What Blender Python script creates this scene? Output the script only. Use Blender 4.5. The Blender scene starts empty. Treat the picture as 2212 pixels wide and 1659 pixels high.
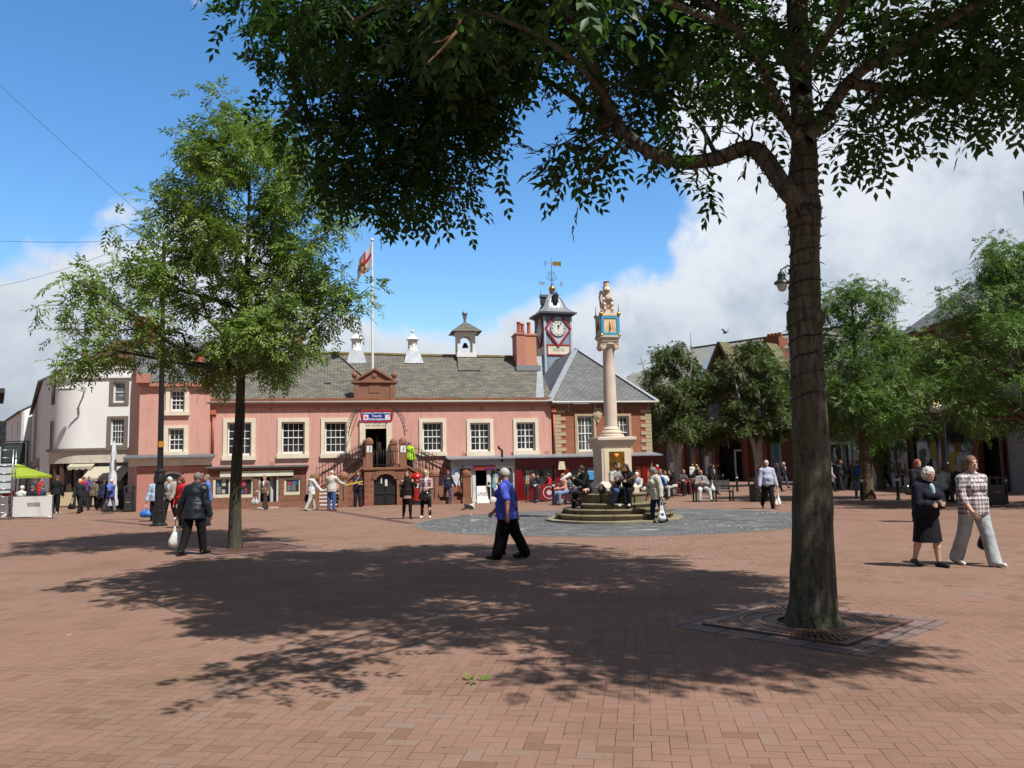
import bpy, bmesh, math, random
import numpy as np
from mathutils import Vector, Matrix
R = math.radians
SC = bpy.context.scene
COL = SC.collection
random.seed(7)
# ------------------------------------------------------------------ camera
EYE = 1.65
FPX = 1720.0                                   # focal length in the 2212-wide measuring grid
PITCH, ROLL = math.atan(182.5 / FPX), R(1.25)
CAMR = Matrix.Rotation(R(90) + PITCH, 3, 'X') @ Matrix.Rotation(-ROLL, 3, 'Z')
cam = bpy.data.objects.new('camera', bpy.data.cameras.new('camera'))
COL.objects.link(cam)
cam.matrix_world = Matrix.Translation((0, 0, EYE)) @ CAMR.to_4x4()
cam.data.sensor_width = 36
cam.data.lens = 36 * FPX / 2212
cam.data.clip_start, cam.data.clip_end = 0.1, 3000
SC.camera = cam
# ------------------------------------------------------------------ sun, sky, exposure
SUN_EL, SUN_AZ = R(57), R(135)                 # azimuth clockwise from +Y
sdir = Vector((math.sin(SUN_AZ) * math.cos(SUN_EL), math.cos(SUN_AZ) * math.cos(SUN_EL), math.sin(SUN_EL)))
sun = bpy.data.objects.new('sun', bpy.data.lights.new('sun', 'SUN'))
COL.objects.link(sun)
sun.data.energy, sun.data.angle, sun.data.color = 5.0, R(0.53), (1, .955, .88)
sun.rotation_euler = sdir.to_track_quat('Z', 'Y').to_euler()
SC.view_settings.view_transform = 'Standard'
SC.view_settings.look = 'None'
SC.view_settings.gamma = 1
SC.view_settings.exposure = 0.46
SKY = 0.10
w = bpy.data.worlds.new('World'); SC.world = w; w.use_nodes = True
NT = w.node_tree; NT.nodes.clear()
def wn(t, **k):
    n = NT.nodes.new(t)
    for a, b in k.items(): setattr(n, a, b)
    return n
def wmath(op, a, b=None, clamp=False):
    n = wn('ShaderNodeMath', operation=op, use_clamp=clamp)
    for i, x in enumerate((a, b)):
        if x is None: continue
        if isinstance(x, (int, float)): n.inputs[i].default_value = x
        else: NT.links.new(x, n.inputs[i])
    return n.outputs[0]
sky = wn('ShaderNodeTexSky', sky_type='NISHITA', sun_disc=False, sun_elevation=SUN_EL, sun_rotation=SUN_AZ,
         air_density=1.0, dust_density=0.7, ozone_density=1.6)
tc = wn('ShaderNodeTexCoord')
DIR = tc.outputs['Generated']
sep = wn('ShaderNodeSeparateXYZ'); NT.links.new(DIR, sep.inputs[0])
zz = wmath('ADD', wmath('MAXIMUM', sep.outputs[2], 0.0), 0.22)
cx_, cy_ = wmath('DIVIDE', sep.outputs[0], zz), wmath('DIVIDE', sep.outputs[1], zz)
comb = wn('ShaderNodeCombineXYZ')
NT.links.new(cx_, comb.inputs[0]); NT.links.new(cy_, comb.inputs[1]); comb.inputs[2].default_value = 3.7
def wnoise(vec, scale, detail, rough, off=(0, 0, 0)):
    mp = wn('ShaderNodeMapping'); mp.inputs['Location'].default_value = off
    NT.links.new(vec, mp.inputs[0])
    n = wn('ShaderNodeTexNoise'); n.inputs['Scale'].default_value = scale
    n.inputs['Detail'].default_value = detail; n.inputs['Roughness'].default_value = rough
    NT.links.new(mp.outputs[0], n.inputs[0]); return n.outputs[0]
def bank(az, el, raz, rel, amp):
    """a cloud bank round one compass direction of the sky"""
    d = Vector((math.sin(R(az)) * math.cos(R(el)), math.cos(R(az)) * math.cos(R(el)), math.sin(R(el))))
    t = Vector((math.cos(R(az)), -math.sin(R(az)), 0)); u = t.cross(d)
    acc = None
    for ax, rr in ((t, raz), (u, rel)):
        dp = wn('ShaderNodeVectorMath', operation='DOT_PRODUCT'); NT.links.new(DIR, dp.inputs[0])
        dp.inputs[1].default_value = ax
        q = wmath('POWER', wmath('ABSOLUTE', wmath('DIVIDE', dp.outputs['Value'], math.sin(R(rr)))), 2.0)
        acc = q if acc is None else wmath('ADD', acc, q)
    e = wmath('POWER', 2.718, wmath('MULTIPLY', acc, -1.0))
    return wmath('MULTIPLY', e, amp)
n1 = wnoise(DIR, 3.4, 9, .56, (1.3, 0, .4))
n2 = wnoise(DIR, 9.0, 7, .55, (4, 2, 0))
dens = wmath('ADD', wmath('MULTIPLY', n1, 1.25), wmath('SUBTRACT', wmath('MULTIPLY', n2, .95), .30))
for b in ((-29, 9, 9, 8, .42), (-33, 3, 14, 6, .3), (-21, 34, 6, 2.2, .3), (-37, 26, 11, 12, -.5), (21, 24, 12, 10, .24), (9, 9.5, 9, 4.5, .40), (24, 11, 12, 8, .28),
          (3, 4, 40, 4.5, .14), (-3, 27, 16, 11, -.34), (-18, 24, 14, 9, -.32), (2, 15, 10, 5.5, -.42), (-8, 14, 7, 5, -.12), (13, 18.5, 5, 3.5, -.26), (27, 15, 5, 2.5, -.16), (-4, 6.5, 9, 3, .12),
          ):
    dens = wmath('ADD', dens, bank(*b))
back = None                                    # unseen dark cloud added beside, behind and overhead to weaken sky fill
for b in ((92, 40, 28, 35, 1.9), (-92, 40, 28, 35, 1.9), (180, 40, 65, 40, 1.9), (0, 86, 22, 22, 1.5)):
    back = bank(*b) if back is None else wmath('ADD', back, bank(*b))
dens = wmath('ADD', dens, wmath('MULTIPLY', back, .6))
mr = wn('ShaderNodeMapRange'); mr.interpolation_type = 'SMOOTHSTEP'
mr.inputs['From Min'].default_value, mr.inputs['From Max'].default_value = .88, 1.1
NT.links.new(dens, mr.inputs[0])
thick = wn('ShaderNodeMapRange'); thick.inputs['From Min'].default_value, thick.inputs['From Max'].default_value = .92, 1.95
NT.links.new(dens, thick.inputs[0])
ramp = wn('ShaderNodeValToRGB'); NT.links.new(wmath('ADD', thick.outputs[0], wmath('ADD', wmath('MULTIPLY', wmath('SUBTRACT', n2, .5), 1.3), wmath('MULTIPLY', wmath('SUBTRACT', wnoise(DIR, 22, 8, .65), .5), 1.0))), ramp.inputs[0])
K = .92 / SKY
el = ramp.color_ramp.elements
el[0].position, el[0].color = .12, (.88 * K, .90 * K, .93 * K, 1)
el[1].position, el[1].color = .85, (.54 * K, .60 * K, .68 * K, 1)
e = el.new(.42); e.color = (.78 * K, .82 * K, .87 * K, 1)
hs = wn('ShaderNodeHueSaturation'); hs.inputs['Saturation'].default_value = 1.3; hs.inputs['Value'].default_value = 1.55
NT.links.new(sky.outputs[0], hs.inputs['Color'])
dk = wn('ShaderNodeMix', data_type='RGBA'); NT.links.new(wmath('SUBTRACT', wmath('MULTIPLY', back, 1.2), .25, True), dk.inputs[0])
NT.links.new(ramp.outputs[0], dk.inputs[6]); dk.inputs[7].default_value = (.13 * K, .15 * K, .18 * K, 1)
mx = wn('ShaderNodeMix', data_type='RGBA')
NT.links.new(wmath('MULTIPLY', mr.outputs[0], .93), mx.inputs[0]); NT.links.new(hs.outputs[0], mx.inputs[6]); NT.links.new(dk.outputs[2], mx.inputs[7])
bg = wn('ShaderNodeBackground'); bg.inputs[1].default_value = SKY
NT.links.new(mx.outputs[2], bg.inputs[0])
wo = wn('ShaderNodeOutputWorld'); NT.links.new(bg.outputs[0], wo.inputs[0])
# ------------------------------------------------------------------ helpers
def ray(u, v):
    return (CAMR @ Vector(((u - 1106) / FPX, -(v - 829.5) / FPX, -1))).normalized()
def W(u, v, Y):
    """the point at depth Y on the sight line measured at (u, v)"""
    d = ray(u, v); t = Y / d.y
    return Vector((d.x * t, Y, EYE + d.z * t))
def G(u, v, z=0.0):
    d = ray(u, v); t = (z - EYE) / d.z
    return Vector((d.x * t, d.y * t, z))
def frame(ox, oy, ang):
    """vertical plane through (ox, oy) turned by ang: measured point -> (along, height)"""
    ex, ey = Vector((math.cos(ang), math.sin(ang), 0)), Vector((-math.sin(ang), math.cos(ang), 0))
    def f(u, v, off=0.0):
        d = ray(u, v); o = Vector((ox, oy, 0)) + ey * off
        t = (o - Vector((0, 0, EYE))).dot(ey) / d.dot(ey)
        p = Vector((0, 0, EYE)) + d * t
        return (p - o).dot(ex), p.z
    return f
def L1(c): return c / 12.92 if c <= .04045 else ((c + .055) / 1.055) ** 2.4
ALB = .74                                      # paint-chip colours are read off brighter than the surfaces are
def S(r, g, b): return tuple(L1(c / 255) * ALB for c in (r, g, b))

class MB:
    def __init__(s): s.v, s.f, s.m, s.s = [], [], [], []
    def add(s, vs, fs, m=0, smooth=False):
        o = len(s.v); s.v += [tuple(p) for p in vs]
        for f in fs: s.f.append(tuple(i + o for i in f)); s.m.append(m); s.s.append(smooth)
        return s
    def box(s, x0, x1, y0, y1, z0, z1, m=0):
        v = [(x, y, z) for z in (z0, z1) for y in (y0, y1) for x in (x0, x1)]
        return s.add(v, [(0, 2, 3, 1), (4, 5, 7, 6), (0, 1, 5, 4), (2, 6, 7, 3), (0, 4, 6, 2), (1, 3, 7, 5)], m)
    def obox(s, c, h, rot=None, m=0):
        rot = rot or Matrix.Identity(3)
        v = [Vector(c) + rot @ Vector((x * h[0], y * h[1], z * h[2])) for z in (-1, 1) for y in (-1, 1) for x in (-1, 1)]
        return s.add(v, [(0, 2, 3, 1), (4, 5, 7, 6), (0, 1, 5, 4), (2, 6, 7, 3), (0, 4, 6, 2), (1, 3, 7, 5)], m)
    def beam(s, a, b, wd, ht, m=0):
        a, b = Vector(a), Vector(b); d = b - a
        q = d.to_track_quat('Y', 'Z').to_matrix()
        return s.obox((a + b) / 2, (wd / 2, d.length / 2, ht / 2), q, m)
    def ext(s, poly, pl, a, b, m=0, smooth=False):
        mk = {'xz': lambda p, t: (p[0], t, p[1]), 'xy': lambda p, t: (p[0], p[1], t), 'yz': lambda p, t: (t, p[0], p[1])}[pl]
        n = len(poly)
        v = [mk(p, a) for p in poly] + [mk(p, b) for p in poly]
        s.add(v, [tuple(range(n))[::-1], tuple(range(n, 2 * n))], m)
        return s.add(v, [(i, (i + 1) % n, n + (i + 1) % n, n + i) for i in range(n)], m, smooth)
    def tube(s, pts, rad, n=8, m=0, cap=True, smooth=True):
        pts = [Vector(p) for p in pts]
        if isinstance(rad, (int, float)): rad = [rad] * len(pts)
        vs, prev = [], None
        for i, p in enumerate(pts):
            d = (pts[min(i + 1, len(pts) - 1)] - pts[max(i - 1, 0)]).normalized()
            if prev is None:
                prev = d.orthogonal().normalized()
            prev = (prev - d * prev.dot(d)).normalized(); b = d.cross(prev)
            for k in range(n):
                a = 2 * math.pi * k / n
                vs.append(p + (prev * math.cos(a) + b * math.sin(a)) * rad[i])
        fs = [(i * n + k, i * n + (k + 1) % n, (i + 1) * n + (k + 1) % n, (i + 1) * n + k) for i in range(len(pts) - 1) for k in range(n)]
        s.add(vs, fs, m, smooth)
        if cap: s.add(vs[:n], [tuple(range(n))[::-1]], m); s.add(vs[-n:], [tuple(range(n))], m)
        return s
    def cyl(s, a, b, r0, r1=None, n=10, m=0): return s.tube([a, b], [r0, r0 if r1 is None else r1], n, m)
    def lathe(s, prof, c=(0, 0, 0), n=16, m=0, smooth=True, cap=True):
        vs = [(c[0] + r * math.cos(2 * math.pi * k / n), c[1] + r * math.sin(2 * math.pi * k / n), c[2] + z) for r, z in prof for k in range(n)]
        fs = [(i * n + k, i * n + (k + 1) % n, (i + 1) * n + (k + 1) % n, (i + 1) * n + k) for i in range(len(prof) - 1) for k in range(n)]
        s.add(vs, fs, m, smooth)
        if cap: s.add(vs[:n], [tuple(range(n))[::-1]], m); s.add(vs[-n:], [tuple(range(n))], m)
        return s
    def ball(s, c, r, n=12, m=0):
        if isinstance(r, (int, float)): r = (r, r, r)
        k = max(4, n // 2)
        vs = [(c[0] + r[0] * math.sin(math.pi * i / k) * math.cos(2 * math.pi * j / n), c[1] + r[1] * math.sin(math.pi * i / k) * math.sin(2 * math.pi * j / n),
               c[2] - r[2] * math.cos(math.pi * i / k)) for i in range(k + 1) for j in range(n)]
        return s.add(vs, [(i * n + j, i * n + (j + 1) % n, (i + 1) * n + (j + 1) % n, (i + 1) * n + j) for i in range(k) for j in range(n)], m, True)
    def wall(s, x0, x1, z0, z1, holes, y0, y1, m=0):
        """a flat wall slab between y0 (front) and y1 with rectangular openings"""
        xs = sorted({x0, x1, *[h[0] for h in holes], *[h[1] for h in holes]}); zs = sorted({z0, z1, *[h[2] for h in holes], *[h[3] for h in holes]})
        xs = [x for x in xs if x0 <= x <= x1]; zs = [z for z in zs if z0 <= z <= z1]
        def hole(a, b): return any(h[0] <= a < h[1] and h[2] <= b < h[3] for h in holes)
        g = [[not hole((xs[i] + xs[i + 1]) / 2, (zs[k] + zs[k + 1]) / 2) for k in range(len(zs) - 1)] for i in range(len(xs) - 1)]
        def on(i, k): return 0 <= i < len(g) and 0 <= k < len(g[0]) and g[i][k]
        for i in range(len(g)):
            for k in range(len(g[0])):
                if not g[i][k]: continue
                a, b, c, d = xs[i], xs[i + 1], zs[k], zs[k + 1]
                s.add([(a, y0, c), (b, y0, c), (b, y0, d), (a, y0, d)], [(0, 1, 2, 3)], m)
                s.add([(a, y1, c), (b, y1, c), (b, y1, d), (a, y1, d)], [(3, 2, 1, 0)], m)
                if not on(i - 1, k): s.add([(a, y0, c), (a, y0, d), (a, y1, d), (a, y1, c)], [(0, 1, 2, 3)], m)
                if not on(i + 1, k): s.add([(b, y0, c), (b, y1, c), (b, y1, d), (b, y0, d)], [(0, 1, 2, 3)], m)
                if not on(i, k - 1): s.add([(a, y0, c), (a, y1, c), (b, y1, c), (b, y0, c)], [(0, 1, 2, 3)], m)
                if not on(i, k + 1): s.add([(a, y0, d), (b, y0, d), (b, y1, d), (a, y1, d)], [(0, 1, 2, 3)], m)
        return s
    def xf(s, M):
        s.v = [tuple(M @ Vector(p)) for p in s.v]; return s
    def build(s, name, mats, parent=None, bevel=0):
        me = bpy.data.meshes.new(name)
        me.from_pydata(s.v, [], s.f)
        for mt in (mats if isinstance(mats, (list, tuple)) else [mats]): me.materials.append(mt)
        me.polygons.foreach_set('material_index', s.m)
        bm = bmesh.new(); bm.from_mesh(me)
        for f, q in zip(bm.faces, s.s): f.smooth = q
        bmesh.ops.remove_doubles(bm, verts=bm.verts, dist=1e-5)
        bmesh.ops.recalc_face_normals(bm, faces=bm.faces)
        for e in bm.edges:
            if len(e.link_faces) == 2 and e.calc_face_angle() > .75: e.smooth = False
        uv = bm.loops.layers.uv.new('UVMap')
        for f in bm.faces:
            n = f.normal
            if abs(n.z) > .995: t, b = Vector((1, 0, 0)), Vector((0, 1, 0))
            else:
                t = Vector((-n.y, n.x, 0)).normalized(); b = n.cross(t)
            for l in f.loops: l[uv].uv = (l.vert.co.dot(t), l.vert.co.dot(b))
        bm.to_mesh(me); bm.free()
        o = bpy.data.objects.new(name, me); COL.objects.link(o)
        if parent: o.parent = parent
        if bevel:
            b = o.modifiers.new('bevel', 'BEVEL'); b.width = bevel; b.segments = 2; b.limit_method = 'ANGLE'
        return o
def tag(o, label, cat, group=None):
    o['label'], o['category'] = label, cat
    if group: o['group'] = group
    return o
def thing(name, label, cat, loc=(0, 0, 0), rz=0.0, group=None):
    o = bpy.data.objects.new(name, None); COL.objects.link(o)
    o.empty_display_size = .2
    o.location, o.rotation_euler = loc, (0, 0, rz)
    return tag(o, label, cat, group)
def struct(o): o['kind'] = 'structure'; return o
def dup(root, loc, rz, label=None, scale=1.0):
    r = root.copy(); COL.objects.link(r); r.location, r.rotation_euler, r.scale = loc, (0, 0, rz), (scale,) * 3
    if label: r['label'] = label
    for ch in list(root.children):
        c = ch.copy(); COL.objects.link(c); c.parent = r
        for g in list(ch.children):
            d = g.copy(); COL.objects.link(d); d.parent = c
    return r
# ------------------------------------------------------------------ materials
def newmat(name):
    m = bpy.data.materials.new(name); m.use_nodes = True
    return m, m.node_tree, m.node_tree.nodes['Principled BSDF']
def nd(nt, t, ins=None, **k):
    n = nt.nodes.new(t)
    for a, b in k.items(): setattr(n, a, b)
    for i, x in (ins or {}).items():
        if hasattr(x, 'is_linked') or isinstance(x, bpy.types.NodeSocket): nt.links.new(x, n.inputs[i])
        else: n.inputs[i].default_value = x
    return n
def mth(nt, op, a, b=0.0, clamp=False):
    return nd(nt, 'ShaderNodeMath', {0: a, 1: b}, operation=op, use_clamp=clamp).outputs[0]
def mixc(nt, f, a, b, mode='MIX'):
    def c(x): return x if isinstance(x, bpy.types.NodeSocket) else (*x[:3], 1)
    return nd(nt, 'ShaderNodeMix', {0: f, 6: c(a), 7: c(b)}, data_type='RGBA', blend_type=mode).outputs[2]
def noise(nt, vec, scale, detail=4, rough=.55):
    return nd(nt, 'ShaderNodeTexNoise', {0: vec, 'Scale': scale, 'Detail': detail, 'Roughness': rough}).outputs[0]
def rng(nt, x, a, b, c=0.0, d=1.0):
    return nd(nt, 'ShaderNodeMapRange', {0: x, 1: a, 2: b, 3: c, 4: d}).outputs[0]
def bump(nt, bs, h, dist=.01, st=.6):
    nt.links.new(nd(nt, 'ShaderNodeBump', {'Height': h, 'Strength': st, 'Distance': dist}).outputs[0], bs.inputs['Normal'])
_mc = {}
def mat(name, col, rough=.7, var=.15, scale=3.0, bmp=0.0, bscale=40.0, metal=0.0, spec=.4, dirt=None, streak=None):
    """one paint, stone, cloth or metal: base colour broken up by two noises, an optional dirt colour and a fine bump"""
    key = (name, tuple(col), rough)
    if key in _mc: return _mc[key]
    m, nt, bs = newmat(name)
    oc = nd(nt, 'ShaderNodeTexCoord').outputs['Object']
    a = noise(nt, oc, scale, 5, .6)
    b = noise(nt, oc, scale * 9, 3)
    f = mth(nt, 'ADD', rng(nt, a, .3, .7, 1 - var, 1 + var), rng(nt, b, .3, .7, -var * .4, var * .4))
    c = nd(nt, 'ShaderNodeVectorMath', {0: (*col[:3],), 'Scale': f}, operation='SCALE').outputs[0]
    if dirt: c = mixc(nt, rng(nt, noise(nt, oc, scale * .6, 8, .7), dirt[1], dirt[1] + .2), c, dirt[0])
    if streak: c = mixc(nt, rng(nt, noise(nt, nd(nt, 'ShaderNodeMapping', {0: oc, 'Scale': (2.6, 2.6, .22)}).outputs[0], 1.6, 7, .7), .5, .72, 0, .75), c, streak)
    nt.links.new(c, bs.inputs['Base Color'])
    bs.inputs['Roughness'].default_value = rough; bs.inputs['Metallic'].default_value = metal
    bs.inputs['Specular IOR Level'].default_value = spec
    if bmp: bump(nt, bs, noise(nt, oc, bscale, 4), bmp, .7)
    _mc[key] = m
    return m
def bricks(name, c1, c2, mortar, bw, bh, ms=.012, rough=.85, dirt=None, dlo=.55, bmp=.008, mode=0.5, big=.18):
    """courses of brick, block or slate in metres of wall"""
    m, nt, bs = newmat(name)
    uv = nd(nt, 'ShaderNodeUVMap').outputs[0]
    wob = nd(nt, 'ShaderNodeVectorMath', {0: nd(nt, 'ShaderNodeTexNoise', {0: uv, 'Scale': 1.5, 'Detail': 2}).outputs['Color'], 1: (.5, .5, .5)}, operation='SUBTRACT').outputs[0]
    wob = nd(nt, 'ShaderNodeVectorMath', {0: wob, 'Scale': bh * .35}, operation='SCALE').outputs[0]
    uvw = nd(nt, 'ShaderNodeVectorMath', {0: uv, 1: wob}, operation='ADD').outputs[0]
    t = nd(nt, 'ShaderNodeTexBrick', {0: uvw, 'Color1': (*c1, 1), 'Color2': (*c2, 1), 'Mortar': (*mortar, 1), 'Scale': 1.0, 'Mortar Size': ms,
                                     'Mortar Smooth': .2, 'Brick Width': bw, 'Row Height': bh}, offset=mode)
    c = t.outputs[0]
    f = rng(nt, noise(nt, uv, .8, 6, .65), .3, .7, 1 - big, 1 + big)
    f = mth(nt, 'MULTIPLY', f, rng(nt, noise(nt, uv, 14, 3), .3, .7, .9, 1.1))
    c = nd(nt, 'ShaderNodeVectorMath', {0: c, 'Scale': f}, operation='SCALE').outputs[0]
    if dirt: c = mixc(nt, rng(nt, noise(nt, uv, .7, 9, .72), dlo, dlo + .18, 0, .8), c, dirt)
    nt.links.new(c, bs.inputs['Base Color']); bs.inputs['Roughness'].default_value = rough
    bs.inputs['Specular IOR Level'].default_value = .3
    bump(nt, bs, mth(nt, 'SUBTRACT', rng(nt, noise(nt, uv, 30, 3), 0, 1, 0, .35), t.outputs['Fac']), bmp, .8)
    return m
def glassmat(name, col=(.012, .014, .016), rough=.06):
    m, nt, bs = newmat(name)
    oc = nd(nt, 'ShaderNodeTexCoord').outputs['Object']
    c = mixc(nt, rng(nt, noise(nt, oc, 2.2, 3), .45, .7), col, tuple(min(1, x * 2.6 + .006) for x in col))
    nt.links.new(c, bs.inputs['Base Color']); bs.inputs['Roughness'].default_value = rough
    bs.inputs['Specular IOR Level'].default_value = .5
    bump(nt, bs, noise(nt, oc, 1.6, 1), .01, .25)
    return m
PINK = mat('pink_render', S(221, 169, 156), .85, .06, .5, .004, 60, dirt=(S(200, 144, 128), .56), streak=S(190, 136, 118))
PINKT = mat('pink_painted_stone', S(194, 134, 118), .75, .08, 2, .003, 30)
PINKD = mat('terracotta_render', S(196, 116, 88), .85, .08, 1.0, .004, 50)
CREAM = mat('cream_stone', S(238, 227, 206), .75, .08, 2, .003, 40)
WHITE = mat('white_paint', S(246, 246, 242), .5, .03, 2)
WALLW = mat('white_render', S(255, 255, 255), .8, .04, .6, .003, 40, dirt=(S(222, 220, 214), .66))
GREYP = mat('grey_stone_trim', S(128, 118, 112), .8, .08, 3)
BLACK = mat('black_paint', (.012, .012, .013), .35, .2, 3, spec=.5)
IRON = mat('wrought_iron', (.014, .013, .014), .5, .2, 5)
LEAD = mat('lead_sheet', S(150, 156, 164), .5, .14, 3, .004, 14, metal=.35, dirt=(S(186, 190, 196), .58))
LEADD = mat('dark_lead_flashing', S(112, 118, 124), .55, .2, 3, .003, 20, metal=.2)
GOLD = mat('gilding', S(214, 168, 60), .3, .1, 4, metal=.85)
TERRA = mat('terracotta_pot', S(168, 78, 54), .8, .12, 6)
MAROON = mat('maroon_gloss_paint', S(120, 14, 22), .35, .1, 2, spec=.5)
REDP = mat('red_gloss_paint', S(190, 22, 28), .3, .06, 2, spec=.5)
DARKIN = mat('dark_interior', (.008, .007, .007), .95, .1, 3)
GLASS = glassmat('window_glass')
GLASSG = glassmat('shop_glass', (.02, .024, .026), .05)
SANDST = bricks('red_sandstone_blocks', S(148, 104, 84), S(134, 92, 75), S(104, 76, 64), .62, .30, .012, dirt=S(110, 78, 62), dlo=.6)
SANDR = mat('red_sandstone_dressed', S(146, 104, 84), .85, .16, 3, .004, 40, dirt=(S(112, 92, 72), .6))
SANDM = mat('mossy_parapet_stone', S(146, 92, 70), .9, .2, 2, .006, 25, dirt=(S(118, 108, 62), .47))
BUFF = mat('buff_quoin_stone', S(190, 170, 140), .85, .12, 3, .004, 40)
BRICKR = bricks('orange_red_brick', S(164, 92, 64), S(146, 80, 58), S(140, 104, 84), .23, .078, .01, big=.1)
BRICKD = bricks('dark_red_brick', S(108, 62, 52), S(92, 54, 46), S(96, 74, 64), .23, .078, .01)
SLATE = bricks('weathered_slate', S(128, 124, 112), S(98, 98, 92), S(58, 57, 54), .34, .17, .012, .62, dirt=S(120, 116, 78), dlo=.6, bmp=.014)
SLATEB = bricks('blue_grey_slate', S(122, 124, 124), S(104, 107, 110), S(70, 71, 73), .30, .2, .012, .6, dirt=S(132, 128, 112), dlo=.62, bmp=.012)
PANTILE = bricks('brown_pantile', S(112, 86, 52), S(92, 70, 46), S(48, 38, 28), .26, .30, .03, .8, dirt=S(122, 112, 58), dlo=.5, bmp=.03, mode=0.0)
STEEL = mat('stainless_steel', S(170, 172, 176), .3, .1, 4, metal=.9)
# ------------------------------------------------------------------ the ground of the square
def paving():
    m, nt, bs = newmat('brick_paving')
    oc = nd(nt, 'ShaderNodeTexCoord').outputs['Object']
    mp = nd(nt, 'ShaderNodeMapping', {0: oc}); mp.inputs['Rotation'].default_value = (0, 0, R(9)); mp.inputs['Scale'].default_value = (9.3, 9.3, 1)
    sp = nd(nt, 'ShaderNodeSeparateXYZ', {0: mp.outputs[0]})
    x, y = sp.outputs[0], sp.outputs[1]
    ix, iy = mth(nt, 'FLOOR', x), mth(nt, 'FLOOR', y)
    fx, fy = mth(nt, 'SUBTRACT', x, ix), mth(nt, 'SUBTRACT', y, iy)
    k = mth(nt, 'FLOORED_MODULO', mth(nt, 'SUBTRACT', ix, iy), 4.0)
    def eq(v): return mth(nt, 'COMPARE', k, v)
    e = [nd(nt, 'ShaderNodeMath', {0: k, 1: float(q), 2: .1}, operation='COMPARE').outputs[0] for q in range(4)]
    big = lambda d, q: mth(nt, 'ADD', d, mth(nt, 'MULTIPLY', q, 9.0))
    d = mth(nt, 'MINIMUM', mth(nt, 'MINIMUM', big(fx, e[1]), big(mth(nt, 'SUBTRACT', 1.0, fx), e[0])),
            mth(nt, 'MINIMUM', big(fy, e[2]), big(mth(nt, 'SUBTRACT', 1.0, fy), e[3])))
    jx, jy = mth(nt, 'SUBTRACT', ix, e[1]), mth(nt, 'SUBTRACT', iy, e[2])
    idv = nd(nt, 'ShaderNodeCombineXYZ', {0: jx, 1: jy, 2: 0.0}).outputs[0]
    rnd = nd(nt, 'ShaderNodeTexWhiteNoise', {0: idv}, noise_dimensions='3D')
    rv = nd(nt, 'ShaderNodeSeparateColor', {0: rnd.outputs['Color']})
    c = mixc(nt, rv.outputs[0], S(150, 120, 104), S(143, 113, 98))
    c = mixc(nt, rng(nt, rv.outputs[1], .90, .95), c, S(144, 122, 108))
    c = mixc(nt, rng(nt, rv.outputs[2], .92, .97), c, S(128, 100, 82))
    far = noise(nt, oc, .13, 4, .6)
    c = mixc(nt, rng(nt, far, .42, .62, 0, .6), c, S(147, 109, 96))
    c = mixc(nt, rng(nt, noise(nt, oc, .55, 8, .7), .48, .72, 0, .8), c, S(120, 96, 74))
    c = mixc(nt, rng(nt, noise(nt, oc, 1.7, 6, .7), .60, .75, 0, .4), c, S(152, 132, 116))
    c = mixc(nt, rng(nt, noise(nt, oc, 9, 3, .6), .66, .74, 0, .5), c, S(100, 76, 64))
    f = mth(nt, 'ADD', rng(nt, noise(nt, oc, 60, 4, .7), .3, .7, .86, 1.14), 0.0)
    c = nd(nt, 'ShaderNodeVectorMath', {0: c, 'Scale': f}, operation='SCALE').outputs[0]
    wide = rng(nt, noise(nt, oc, 1.1, 4), .35, .7, .02, .05)
    j = mth(nt, 'SUBTRACT', 1.0, nd(nt, 'ShaderNodeMapRange', {0: d, 1: 0.0, 2: wide, 3: 0.0, 4: 1.0}, interpolation_type='SMOOTHSTEP').outputs[0])
    j = mth(nt, 'MULTIPLY', j, rng(nt, noise(nt, oc, 3.1, 4), .3, .62, .35, 1.0))
    c = mixc(nt, j, c, S(58, 44, 36))
    # trodden gum and droppings
    v = nd(nt, 'ShaderNodeTexVoronoi', {0: oc, 'Scale': 3.0, 'Randomness': 1.0})
    spot = mth(nt, 'MULTIPLY', mth(nt, 'LESS_THAN', v.outputs['Distance'], .045), mth(nt, 'GREATER_THAN', nd(nt, 'ShaderNodeSeparateColor', {0: v.outputs['Color']}).outputs[0], .55))
    c = mixc(nt, mth(nt, 'MULTIPLY', spot, .55), c, S(90, 70, 58))
    v2 = nd(nt, 'ShaderNodeTexVoronoi', {0: oc, 'Scale': .9, 'Randomness': 1.0})
    wob = rng(nt, noise(nt, oc, 25, 3), .3, .7, .6, 1.4)
    spot2 = mth(nt, 'MULTIPLY', mth(nt, 'LESS_THAN', mth(nt, 'MULTIPLY', v2.outputs['Distance'], wob), .022), mth(nt, 'GREATER_THAN', nd(nt, 'ShaderNodeSeparateColor', {0: v2.outputs['Color']}).outputs[1], .5))
    c = mixc(nt, mth(nt, 'MULTIPLY', spot2, .8), c, S(220, 216, 206))
    nt.links.new(c, bs.inputs['Base Color']); bs.inputs['Roughness'].default_value = .88; bs.inputs['Specular IOR Level'].default_value = .25
    tilt = mth(nt, 'MULTIPLY', rv.outputs[1], .25)
    hgt = mth(nt, 'ADD', mth(nt, 'SUBTRACT', tilt, j), mth(nt, 'MULTIPLY', noise(nt, oc, 45, 4), .35))
    bump(nt, bs, hgt, .006, .7)
    return m
PAVE = paving()
b = MB(); b.add([(-400, -60, 0), (400, -60, 0), (400, 600, 0), (-400, 600, 0)], [(0, 1, 2, 3)])
struct(b.build('plaza_ground', PAVE))
CROSS = Vector((3.1, 25.2, 0))
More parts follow.
